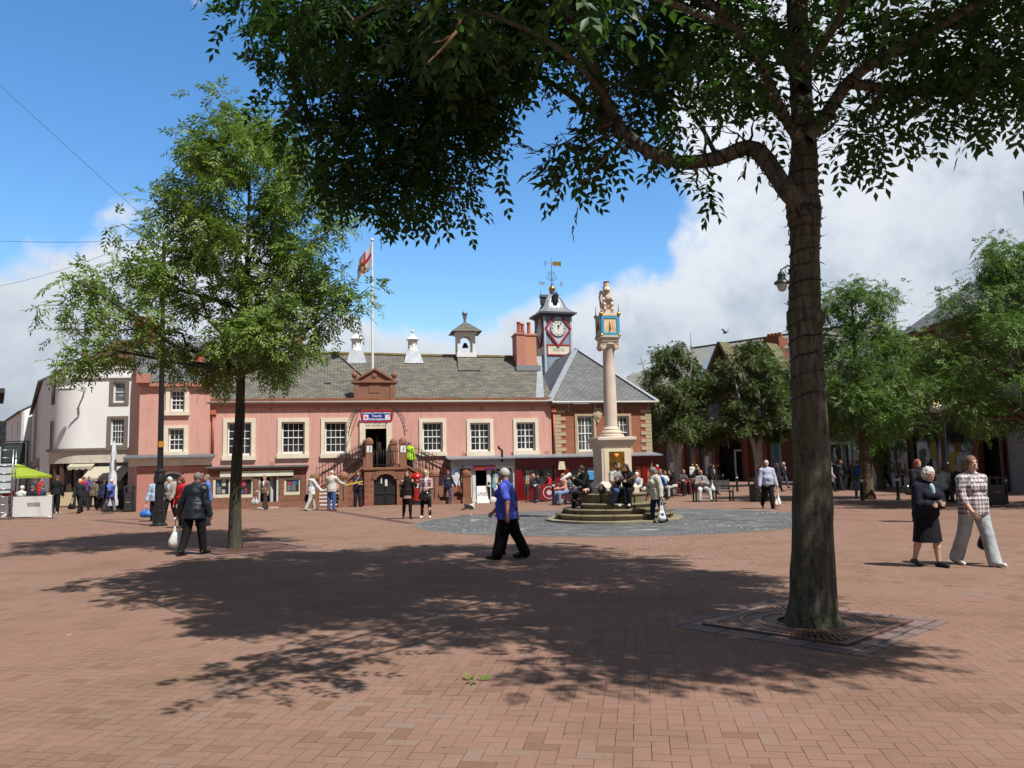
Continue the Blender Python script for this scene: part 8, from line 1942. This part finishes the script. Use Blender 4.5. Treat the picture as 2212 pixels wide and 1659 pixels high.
carrier(f, 'aL', 'white and blue carrier bag hanging behind the woman in cream', PLASW, None, .1, .42, .06, emblem=mat('blue_print', S(60, 90, 180), .5))
def cp(u, v, z): q = G(u, v, z); return q
a_ = R(0)
def oncross(deg, r): return Vector((CROSS.x + r * math.cos(R(deg)), CROSS.y + r * math.sin(R(deg)), 0))
f = person('dark haired girl in black sitting on the cross steps eating from a white paper', oncross(208, .95), ang(-66), 1.64, 1.0, SIT, ('jacket', (22, 22, 24), .5), ('leggings', (24, 20, 20)), ('pony', (54, 44, 38)), (40, 38, 38), SK, 16, (14, 0), .0125, z0=.07, p=dict(sit=.83 - .07, L=(74, 4, 84), R=(64, 4, 46), aR=(36, 10, 96, 20), aL=(30, 10, 96, 24)))
p = f.hand('aR'); t = thing('paper_cone', 'white paper cone held by the girl in black on the steps', 'food wrapper', p, f.rz); b = MB(); b.tube([(0, .02, .04), (0, -.34, -.12)], [.075, .012], 10); b.build('paper', PLASW, t)
m, nt, bs = newmat('floral_cotton'); oc = nd(nt, 'ShaderNodeTexCoord').outputs['Object']; nt.links.new(mixc(nt, rng(nt, noise(nt, oc, 38, 3, .7), .46, .54), S(52, 52, 60), S(196, 192, 188)), bs.inputs['Base Color']); FLORAL = m
f = person('bearded young man in a patterned shirt and jeans sitting on the cross steps', oncross(268, 1.0), ang(20), 1.78, 1.05, SIT, ('tee', (120, 116, 116)), ('jeans', (70, 92, 138)), ('short', (54, 40, 32)), (50, 46, 44), SK, 8, (0, 24), .0125, topmat=FLORAL, face=True, p=dict(sit=.83, L=(78, 10, 100), R=(84, 14, 112), aL=(30, 14, 84, 0), aR=(24, 12, 92, 30)))
sdf_mesh('beard', [(('e', tuple(f.Hd(0, -.03, -.046)), (.033 * f.h, .032 * f.h, .024 * f.h)), .01)], .012, mat('hair', S(54, 40, 32), .6, .25, 30, .006, 90), f.o)
p = f.hand('aR'); t = thing('drink_can', 'small drink can held by the bearded man on the steps', 'drink', p - Vector((0, 0, .05)), 0); MB().lathe([(.03, 0), (.033, .01), (.033, .11), (.026, .12)], n=12).build('can', STEEL, t)
f = person('dark haired woman in black with a wine scarf sitting right of the bearded man', oncross(290, 1.0), ang(-24), 1.66, 1.05, SIT, ('coat', (22, 20, 22), .4), ('trousers', (18, 17, 18)), ('long', (52, 38, 34)), (210, 206, 204), SK, 16, (8, -28), .0125, inner=(92, 40, 56), p=dict(sit=.83, L=(86, 4, 92), R=(86, 4, 92), aL=(34, 8, 64, 22), aR=(36, 8, 66, 10)))
t = thing('backpack', 'dark grey rucksack resting on the cross steps beside the girl eating', 'bag', oncross(238, .84) + Vector((0, 0, .83)), R(30)); sdf_mesh('bag', [(('e', (0, 0, .15), (.13, .09, .16)), .03), (('e', (0, -.07, .1), (.09, .05, .08)), .02)], .014, cl((84, 80, 76)), t, .003)
f = person('bald man in sunglasses and a grey cardigan sitting on the park bench', (BEN.x - .48, BEN.y + .02), ang(4), 1.74, 1.15, SIT, ('jacket', (150, 144, 138)), ('trousers', (206, 208, 214)), ('bald', (190, 170, 150)), (70, 60, 52), SK2, -8, (-4, -8), .014, belly=.015, inner=(66, 92, 150), p=dict(L=(78, 14, 70), R=(78, 16, 76), aL=(22, 16, 88, 60), aR=(22, 16, 88, 60)))
b = MB(); 
for s in (-1, 1): b.ball(tuple(f.Hd(s * .019, -.058, .004)), (.022, .012, .016), 8)
b.build('sunglasses', BLACK, f.o)
carrier(f, (BEN.x - .02, BEN.y - .02, .95), 'white carrier bag slumped on the bench beside the bald man', PLASW, None, .22, .34, .1, emblem=mat('blue_print', S(60, 70, 120), .5), drop=.14)
# girls by the post box
m, nt, bs = newmat('red_tartan'); oc = nd(nt, 'ShaderNodeTexCoord').outputs['Object']; sp = nd(nt, 'ShaderNodeSeparateXYZ', {0: oc})
st = mth(nt, 'ADD', mth(nt, 'MULTIPLY', band_(sp.outputs[0], 12, .5), .5), mth(nt, 'MULTIPLY', band_(sp.outputs[2], 11, .5), .5))
nt.links.new(mixc(nt, st, S(190, 176, 186), S(140, 34, 52)), bs.inputs['Base Color']); TARTAN = m
f = person('girl with long auburn hair in a black sequin top and short skirt', G(880, 1121), ang(14), 1.66, 1.0, STAND, ('vest', (26, 24, 26), .49), ('skirt', (168, 140, 124), .42, 1.0, (26, 22, 24)), ('long', (104, 56, 38)), (24, 22, 22), SKP, 0, (0, -18), .0125, face=True, p=dict(aR=(20, 20, 120, 20), aL=(10, 24, 128, 10), L=(4, 2, 4), R=(-6, 2, 24)))
sdf_mesh('cardigan', [(('c', tuple(f.A[k][0] + np.array([0, .02, -.04])), tuple(f.A[k][1] * .5 + f.A[k][2] * .5), .06, .055), .04) for k in ('aL', 'aR')] + [(('c', tuple(f.T(s * .1, .04, .76)), tuple(f.T(s * .12, .03, .48)), .05, .06), .05) for s in (-1, 1)], .016, cl((30, 28, 30)), f.o, .002)
f = person('blonde girl in an open tartan shirt with a large black handbag', G(921, 1119), ang(-4), 1.67, 1.0, STAND, ('long', (150, 60, 80), .46, .5), ('leggings', (18, 18, 20)), ('long', (206, 180, 128)), (226, 226, 226), SKP, 4, (16, 10), .0125, topmat=TARTAN, face=True, inner=(214, 208, 222), p=dict(aR=(4, 10, 20, 8), aL=(16, 12, 70, 34), L=(4, 5, 4), R=(4, 6, 4)))
t = thing('handbag', 'large black handbag worn across by the girl in tartan', 'bag', f.W((-.02, -.2, .62)), f.rz); sdf_mesh('bag', [(('e', (0, 0, .16), (.2, .09, .17)), .03), (('c', (-.15, 0, .1), (.15, 0, .1), .08, .08), .04)], .014, mat('black_patent', (.014, .013, .014), .25, spec=.6), t)
b = MB(); b.tube([(-.16, 0, .28), (-.16, .12, .7), (-.05, .2, .84)], .012, 5); b.build('strap', mat('black_patent', (.014, .013, .014), .25, spec=.6), t)
# in front of the hall
f = person('woman with a brown bob and taupe top leaving the bookshop door', G(572, 1101), ang(-18), 1.6, 1.12, WALK, ('long', (128, 106, 94), .48, .4), ('flares', (62, 58, 56)), ('bob', (150, 112, 74)), (200, 190, 180), SK, 2, (0, 0), .015, inner=(230, 230, 232), p=dict(aR=(10, 14, 40, 0), aL=(0, 10, 20, 4)))
carrier(f, 'aR', 'patterned white shopping bag with a bead handle at the bookshop door', mat('patterned_bag', S(190, 194, 190), .6, .35, 14), mat('bead_brown', S(120, 80, 60), .5), .2, .34, .08, 'shopping_bag')
f = person('woman in a hooded white jacket walking towards the stair', G(672, 1103), ang(128), 1.64, 1.12, WALK, ('jacket', (222, 224, 228), .43), ('trousers', (196, 198, 192)), ('bob', (134, 112, 92)), (196, 196, 196), SK, 6, (6, 0), .015, p=dict(aR=(30, 10, 10, 0)))
sdf_mesh('hood', [(('e', tuple(f.T(0, .07, .82)), (.1, .06, .07)), .02)], .014, cl((222, 224, 228)), f.o, .002)
t = thing('shoulder_bag', 'black bag hanging beside the woman in the white hooded jacket', 'bag', f.W((.22, .05, .32)), f.rz); sdf_mesh('bag', [(('e', (0, 0, .2), (.08, .17, .22)), .03)], .016, cl((24, 24, 26)), t)
f = person('white haired man in a stone jacket and blue jeans holding a yellow strip', G(716, 1103), ang(166), 1.76, 1.12, STAND, ('jacket', (206, 202, 190), .47), ('jeans', (66, 98, 158)), ('bald', (206, 204, 198)), (96, 60, 56), SK, 4, (10, -14), .015, p=dict(aR=(44, 18, 34, 0), aL=(20, 12, 50, 20)))
p = f.hand('aR'); t = thing('yellow_strip', 'thin yellow strip held out by the man in the stone jacket', 'strip', p, 0); b = MB(); b.beam((-.05, 0, -.03), (.72, .1, .12), .02, .05); b.build('strip', mat('yellow_card', S(222, 206, 40), .7), t)
q = HO + Vector((math.cos(HA) * fs(772, -1.6) + math.sin(HA) * 1.55, math.sin(HA) * fs(772, -1.6) - math.cos(HA) * 1.55, 0)); sp_ = q
person('person in dark navy workwear leaning by the stair with a hand at the mouth', G(772, 1095), HA + R(22), 1.68, 1.1, STAND, ('tee', (36, 40, 60), .47), ('trousers', (32, 36, 48)), ('short', (110, 90, 74)), (24, 22, 22), SK, 2, (8, 10), .015, p=dict(aR=(36, 6, 124, 22), aL=(16, 6, 80, 56), L=(6, 2, 6), R=(4, 2, 10)))
def onhall(u, off, z): s = fs(u, off); return HO + Vector((math.cos(HA) * s - math.sin(HA) * off, math.sin(HA) * s + math.cos(HA) * off, z))
q = onhall(884, -.62, 0)
f = person('person in a lime high visibility jacket on the right stair flight', q, HA + R(150), 1.7, 1.15, STAND, ('jacket', (176, 226, 50), .46), ('trousers', (22, 22, 26)), ('short', (110, 106, 102)), (20, 20, 20), SK, 4, (10, 0), .016, z0=1.42)
q = onhall(966, -2.25, 0)
f = person('person in a navy jumper with a yellow print coming off the right stair', q, HA + R(10), 1.66, 1.12, WALK, ('long', (40, 46, 66), .48), ('jeans', (66, 72, 100)), ('short', (120, 74, 52)), (150, 150, 156), SK, 4, (20, 0), .015, z0=.0, p=dict(aR=(4, 22, 60, 10), aL=(6, 20, 30, 0)))
sdf_mesh('chest_print', [(('e', tuple(f.T(0, -.078, .755)), (.09, .014, .03)), .01)], .014, cl((200, 180, 90)), f.o)
# left group
f = person('person in a pale blue jacket half hidden by the street lamp post', G(335, 1126), ang(6), 1.62, 1.1, STAND, ('jacket', (176, 202, 228), .46), ('trousers', (22, 22, 26)), ('short', (150, 140, 130)), (22, 22, 24), SK, 2, (4, 0), .015, p=dict(aR=(0, 14, 10, 0), aL=(0, 12, 10, 0)))
carrier(f, 'aR', 'blue drawstring bag hanging from the person in pale blue', mat('blue_polythene', S(44, 110, 190), .4, .1, 5), WHITE, .17, .3, .11, 'shopping_bag')
f = person('white haired woman in a grey knitted gilet beside the lamp post', G(366, 1124), ang(-4), 1.62, 1.12, WALK2, ('jacket', (146, 138, 130), .5), ('trousers', (28, 27, 30)), ('curly', (222, 220, 214)), (206, 200, 190), SK, 4, (18, 0), .015, inner=(176, 186, 206))
f = person('woman in a red jacket with short auburn hair behind the man in black', at(394, 25.5), ang(-40), 1.62, 1.05, STAND, ('jacket', (200, 34, 36), .48), ('trousers', (40, 36, 38)), ('bob', (110, 58, 40)), (30, 28, 28), SK, 4, (10, 0), .016)
person('grey haired man in a mid blue shirt beyond the shoulder of the man in black', at(449, 26.5), ang(-60), 1.68, 1.05, STAND, ('long', (84, 128, 206), .49), ('trousers', (50, 52, 60)), ('short', (130, 124, 118)), (30, 28, 28), SK, 2, (0, 0), .016)
person('man in black jacket and trousers standing with his back turned at the white banner', G(119, 1109), ang(176), 1.80, 1.15, STAND, ('jacket', (28, 28, 32), .49), ('trousers', (20, 20, 24)), ('short', (92, 74, 60)), (220, 220, 220), SK2, 6, (16, 0), .015)
f = person('fair haired woman in a dark leather jacket walking forward with bags', G(172, 1109), ang(-10), 1.62, 1.08, WALK, ('jacket', (42, 44, 52), .5), ('trousers', (30, 32, 40)), ('short', (222, 206, 176)), (20, 20, 22), SK, 2, (6, 0), .016)
carrier(f, 'aR', 'black and white bags carried by the woman in dark leather', cl((28, 28, 32)), None, .2, .3, .08, 'shopping_bag')
person('person in a hooded brown coat walking away in the left street', G(200, 1102), ang(186), 1.58, 1.2, WALK2, ('jacket', (112, 98, 86), .46), ('trousers', (26, 24, 26)), ('short', (120, 112, 104)), (24, 22, 22), SK, 4, (4, 0), .016)
person('person in a navy coat walking away beside the woman in bright blue jacket', G(223, 1103), ang(176), 1.54, 1.15, WALK, ('jacket', (46, 54, 84), .42), ('trousers', (26, 26, 30)), ('short', (96, 82, 70)), (24, 22, 22), SK, 4, (10, 0), .016)
person('white haired woman in a cornflower blue jacket near the furled parasol', G(237, 1106), ang(70), 1.58, 1.1, WALK, ('jacket', (98, 116, 196), .45), ('trousers', (120, 118, 124)), ('short', (224, 222, 218)), (40, 38, 42), SK, 4, (0, 10), .016, p=dict(aR=(40, 12, 110, 20)))
person('person in a scarlet top in the distance before the shop awnings', at(179, 44.6), ang(120), 1.72, 1.1, STAND, ('long', (206, 26, 36), .5), ('trousers', (40, 40, 48)), ('short', (100, 70, 54)), (30, 30, 30), SK, 2, (0, 0), .018)
person('person in a violet top beside the scarlet one before the awnings', at(191, 45), ang(60), 1.72, 1.05, STAND, ('long', (92, 66, 150), .5), ('trousers', (40, 40, 48)), ('short', (80, 60, 50)), (30, 30, 30), SK, 2, (0, 0), .018)
sit_l = [(44, 34.9, 172, (224, 224, 220), ('short', (226, 224, 214)), 'pale haired person in a white top sitting back turned behind the banner', (224, 224, 220)), (66, 34.5, 168, (34, 40, 52), ('short', (110, 88, 66)), 'person in a navy jacket with a pale strap sitting behind the banner', None),
         (22, 37.5, 20, (176, 44, 60), ('bob', (90, 60, 50)), 'person in a crimson top seated under the parasol at the far left', None), (96, 38.5, -60, (60, 78, 108), ('short', (90, 74, 64)), 'person in slate blue seated at the right edge of the parasol', None)]
for u, Y, d_, c_, hr, lab, _ in sit_l:
    q = at(u, Y); person(lab, q, ang(d_), 1.68, 1.08, SIT, ('jacket', c_), ('trousers', (36, 36, 42)), hr, (30, 30, 30), SK, 8, (6, 0), .018); cafe_chair(q + Vector((0, .0, 0)), ang(d_), 'dark cafe chair under the ' + lab.split(' seated')[0].split(' sitting')[0])
person('person in a bright red top standing beyond the parasol', at(86, 44), ang(90), 1.7, 1.1, STAND, ('long', (196, 36, 44), .5), ('trousers', (190, 186, 180)), ('short', (90, 70, 60)), (30, 30, 30), SK, 2, (0, 0), .02)
person('person in dark blue standing in the shade beyond the parasol', at(74, 46), ang(200), 1.72, 1.1, STAND, ('long', (52, 60, 80), .5), ('trousers', (44, 44, 52)), ('short', (90, 70, 60)), (30, 30, 30), SK, 2, (0, 0), .02)
person('person in plum standing under the left shop awning', at(135, 47.5), ang(30), 1.7, 1.1, STAND, ('long', (74, 50, 70), .5), ('trousers', (40, 38, 44)), ('bob', (70, 54, 46)), (30, 30, 30), SK, 2, (0, 0), .02)
# red cafe
def sitter(u, Y, d_, c_, hr, lab, bot=(40, 40, 48), H_=1.7, chair=True, hd_=(4, 0), kind='long', seat=.46, **k):
    q = at(u, Y); f = person(lab, q, ang(d_), H_, 1.08, SIT, (kind, c_), ('trousers', bot), hr, (34, 32, 32), SK, 8, hd_, .016 if Y < 50 else .022, p=dict(sit=seat), **k)
    if chair: cafe_chair(q, ang(d_), 'dark cafe chair used by the ' + ' '.join(lab.split()[:9]))
    return f
sitter(1148, 39.3, 60, (40, 40, 46), ('bald', (120, 100, 90)), 'bald man in dark clothes behind the narrow red screen')
sitter(1164, 40.2, -30, (44, 48, 60), ('short', (60, 50, 44), (26, 28, 40), 'cap'), 'man in a navy cap behind the wide red screen')
sitter(1189, 40, -70, (206, 30, 54), ('pony', (54, 40, 36)), 'woman in sunglasses and a cerise top behind the red screen', kind='tee')
sitter(1221, 35.5, -60, (226, 170, 160), ('bob', (150, 116, 90)), 'woman in a pale pink top sitting beyond the girl eating', bot=(120, 140, 176), kind='vest')
sitter(1233, 37, -20, (150, 150, 160), ('short', (120, 96, 70)), 'person in a grey top with fair hair beyond the girl eating', bot=(60, 70, 110))
sitter(1257, 36, -50, (70, 72, 76), ('short', (170, 150, 130)), 'man in a charcoal coat seated behind the rucksack')
sitter(1379, 34.5, -35, (196, 196, 186), ('short', (226, 222, 214)), 'white haired man in a beige jacket and sky blue shirt right of the pedestal', inner=(120, 170, 226), kind='jacket')
sitter(1405, 33.5, 60, (188, 184, 158), ('bob', (176, 156, 120)), 'woman with a sandy bob in pale olive right of the cross', bot=(176, 172, 166), kind='jacket')
sitter(1424, 37.5, 140, (52, 92, 176), ('short', (100, 84, 70)), 'person in a royal blue jacket hidden behind the cream jacket', kind='jacket')
person('elderly man in a sage grey jumper walking away right of the brick wing', at(1422, 47), ang(172), 1.72, 1.12, WALK, ('long', (146, 148, 132), .48), ('trousers', (50, 52, 60)), ('bald', (222, 218, 210)), (30, 30, 30), SK, 3, (4, 0), .018)
sitter(1434, 42, 30, (222, 222, 222), ('short', (110, 70, 56)), 'person in a white shirt seated among the far cafe tables', kind='tee')
sitter(1448, 42.5, -20, (40, 38, 42), ('short', (90, 64, 50)), 'person in black leaning on the far cafe table')
sitter(1458, 41, -80, (36, 36, 40), ('bob', (44, 36, 34)), 'woman in black and sunglasses with pale trousers at the far table', bot=(196, 194, 190))
sitter(1476, 44, 20, (90, 84, 84), ('short', (150, 130, 116)), 'grey haired man just over the red screen left of the bench')
person('man in a white shirt standing before the shopping centre window', at(1497, 66), ang(20), 1.74, 1.08, STAND, ('long', (216, 216, 220), .5), ('trousers', (40, 42, 54)), ('short', (66, 50, 42)), (24, 24, 26), SK, 2, (0, 0), .022)
person('fair woman in cream standing next to the man in white shirt', at(1508, 65), ang(-60), 1.66, 1.05, STAND, ('long', (222, 206, 176), .48), ('trousers', (60, 56, 56)), ('bob', (190, 160, 110)), (40, 40, 40), SK, 2, (0, 0), .022)
sitter(1509, 45.5, -10, (30, 28, 30), ('short', (80, 56, 46)), 'dark clad man seated directly behind the bald man on the bench', H_=1.78, seat=.62)
person('woman in a black jacket with bare midriff walking behind the bench', at(1541, 43.5), ang(30), 1.66, 1.02, WALK, ('jacket', (30, 28, 32), .5), ('jeans', (34, 34, 42)), ('pony', (50, 38, 34)), (30, 30, 30), SK, 2, (6, 0), .018, inner=(200, 190, 180))
person('person with folded arms in black before the shop entrance', at(1538, 64), ang(-10), 1.72, 1.05, STAND, ('tee', (44, 40, 42), .5), ('trousers', (30, 30, 34)), ('short', (60, 46, 40)), (24, 24, 26), SK, 2, (0, 0), .022, p=dict(aL=(20, 8, 90, 60), aR=(20, 8, 90, 60)))
person('blonde woman in a black and white dress before the shop entrance', at(1552, 62), ang(50), 1.66, 1.0, STAND, ('vest', (40, 36, 38), .5), ('skirt', (206, 200, 196), .34, 1.1), ('long', (200, 160, 100)), (40, 36, 36), SKP, 2, (0, 0), .022)
person('person in a rust red jacket hidden behind the man in lilac', at(1643, 37), ang(60), 1.72, 1.1, STAND, ('jacket', (150, 60, 44), .5), ('trousers', (40, 38, 42)), ('bald', (150, 120, 100)), (30, 30, 30), SK, 2, (0, 0), .018)
person('slim woman in navy walking right behind the man in lilac', at(1680, 46), ang(100), 1.64, 1.0, WALK2, ('jacket', (40, 40, 58), .5), ('jeans', (36, 36, 44)), ('long', (80, 54, 44)), (30, 30, 30), SK, 2, (10, 0), .018)
person('white haired woman in a black jacket and blue jeans far behind', at(1695, 52), ang(36), 1.68, 1.05, WALK, ('jacket', (36, 36, 42), .52), ('jeans', (74, 90, 122)), ('bob', (206, 200, 192)), (40, 38, 38), SK, 2, (4, 0), .019, inner=(222, 196, 206))
# right side, beyond the big trunk
f = person('woman in a pale grey coat half hidden by the big trunk', at(1795, 44), ang(60), 1.66, 1.1, WALK, ('coat', (168, 166, 168), .34), ('trousers', (36, 34, 38)), ('bob', (110, 74, 56)), (30, 30, 30), SK, 3, (0, 0), .018)
carrier(f, 'aL', 'white carrier bag held by the woman in the pale grey coat', PLASW, None, .14, .36, .07)
person('man in an open dark jacket and tank top walking forward right of the trunk', at(1819, 45.5), ang(8), 1.74, 1.12, WALK2, ('jacket', (54, 56, 60), .5), ('trousers', (44, 44, 46)), ('short', (150, 110, 80)), (26, 26, 28), SK2, 2, (0, 0), .018, inner=(34, 34, 40))
person('person in a denim jacket behind the man in the open dark jacket', at(1810, 48), ang(120), 1.7, 1.1, WALK, ('jacket', (44, 50, 76), .5), ('jeans', (56, 70, 104)), ('short', (60, 48, 42)), (26, 26, 28), SK, 2, (0, 0), .02)
f = person('man in a black jacket and white collar carrying a coat over his arm', at(1843, 46), ang(10), 1.72, 1.12, WALK, ('jacket', (38, 36, 38), .5), ('trousers', (32, 32, 36)), ('short', (130, 84, 60)), (26, 26, 28), SK2, 2, (0, 0), .018, inner=(214, 212, 210), p=dict(aR=(16, 10, 84, 20)))
f = person('person in a bucket hat and jeans with a bright blue backpack by the tree', G(1857, 1075), ang(176), 1.66, 1.08, STAND, ('jacket', (92, 98, 90), .49), ('jeans', (92, 112, 140)), ('short', (120, 110, 100), (112, 116, 118), 'hat'), (160, 110, 84), SK, 3, (8, 0), .016)
t = thing('backpack', 'bright blue backpack worn by the person in the bucket hat', 'bag', f.W((0, .17, 1.0)), f.rz); sdf_mesh('bag', [(('e', (0, .03, .2), (.16, .11, .24)), .03), (('e', (0, .12, .12), (.12, .05, .11)), .02)], .014, cl((30, 92, 200)), t, .002)
for s in (-1, 1): b = MB(); b.tube([(s * .09, -.02, .4), (s * .1, -.16, .46), (s * .1, -.3, .3), (s * .1, -.3, .1)], .018, 5); b.build('strap', cl((30, 92, 200)), t)
person('dark clad person in shade before the red fascia shop', at(1915, 49), ang(200), 1.7, 1.1, WALK, ('coat', (30, 28, 32), .34), ('trousers', (26, 26, 30)), ('bob', (40, 34, 32)), (26, 26, 28), SK, 2, (0, 0), .02)
f = person('red haired woman in a black coat lifting a cigarette behind the old lady', at(1984, 21.5), ang(14), 1.66, 1.08, STAND, ('coat', (24, 22, 26), .36), ('trousers', (24, 22, 26)), ('bob', (150, 84, 50)), (24, 24, 26), SKP, 2, (4, 0), .0135, face=True, p=dict(aR=(26, 10, 110, 30), aL=(10, 12, 30, 10)))
t = thing('handbag', 'black handbag at the hip of the red haired woman', 'bag', f.W((-.3, .02, .72)), f.rz); sdf_mesh('bag', [(('e', (0, 0, .14), (.16, .1, .15)), .03)], .014, mat('black_patent', (.014, .013, .014), .25, spec=.6), t)
q = BEN2 + Vector((.25, .02, 0)); f = person('balding man in a bottle green jacket sitting on the right bench', q, ang(-84), 1.74, 1.12, SIT, ('jacket', (34, 66, 60)), ('trousers', (70, 70, 82)), ('bald', (206, 190, 170)), (40, 40, 44), SK2, 6, (4, 0), .015)
q = BEN2 + Vector((-.3, .02, 0)); f = person('person in a pale grey hooded top sitting behind the old lady', q, ang(160), 1.64, 1.05, SIT, ('jacket', (196, 196, 196)), ('trousers', (60, 60, 70)), ('short', (60, 44, 40)), (40, 40, 44), SK, 8, (6, 0), .015)
# gull on the setts
p = G(1016, 1113); t = thing('seagull', 'black backed gull standing on the round of grey setts', 'bird', p, R(8))
gull = sdf_mesh('body', [(('e', (0, 0, .30), (.17, .085, .09), Matrix.Rotation(R(18), 3, 'Y')), .03), (('c', (.10, 0, .36), (.17, 0, .47), .055, .04), .04), (('e', (.18, 0, .50), (.055, .045, .046)), .02), (('c', (-.1, 0, .27), (-.30, 0, .20), .05, .018), .04), (('c', (.225, 0, .495), (.275, 0, .48), .014, .008), .006), (('c', (.0, -.03, .25), (.01, -.035, .02), .012, .009), .012), (('c', (.0, .03, .25), (.01, .035, .02), .012, .009), .012), (('c', (.01, -.035, .012), (.06, -.045, .01), .012, .008), .006), (('c', (.01, .035, .012), (.06, .045, .01), .012, .008), .006)], .009, mat('gull_white', S(226, 226, 222), .8), t)
for s in (-1, 1): sdf_mesh('wing', [(('e', (-.05, s * .075, .32), (.19, .03, .075), Matrix.Rotation(R(20), 3, 'Y')), .01), (('c', (-.18, s * .06, .26), (-.36, s * .02, .19), .03, .01), .03)], .009, mat('gull_slate', S(58, 54, 58), .8), t)
sdf_mesh('beak', [(('c', (.228, 0, .495), (.285, 0, .478), .016, .009), .005)], .007, mat('beak_yellow', S(220, 180, 70), .5), t)
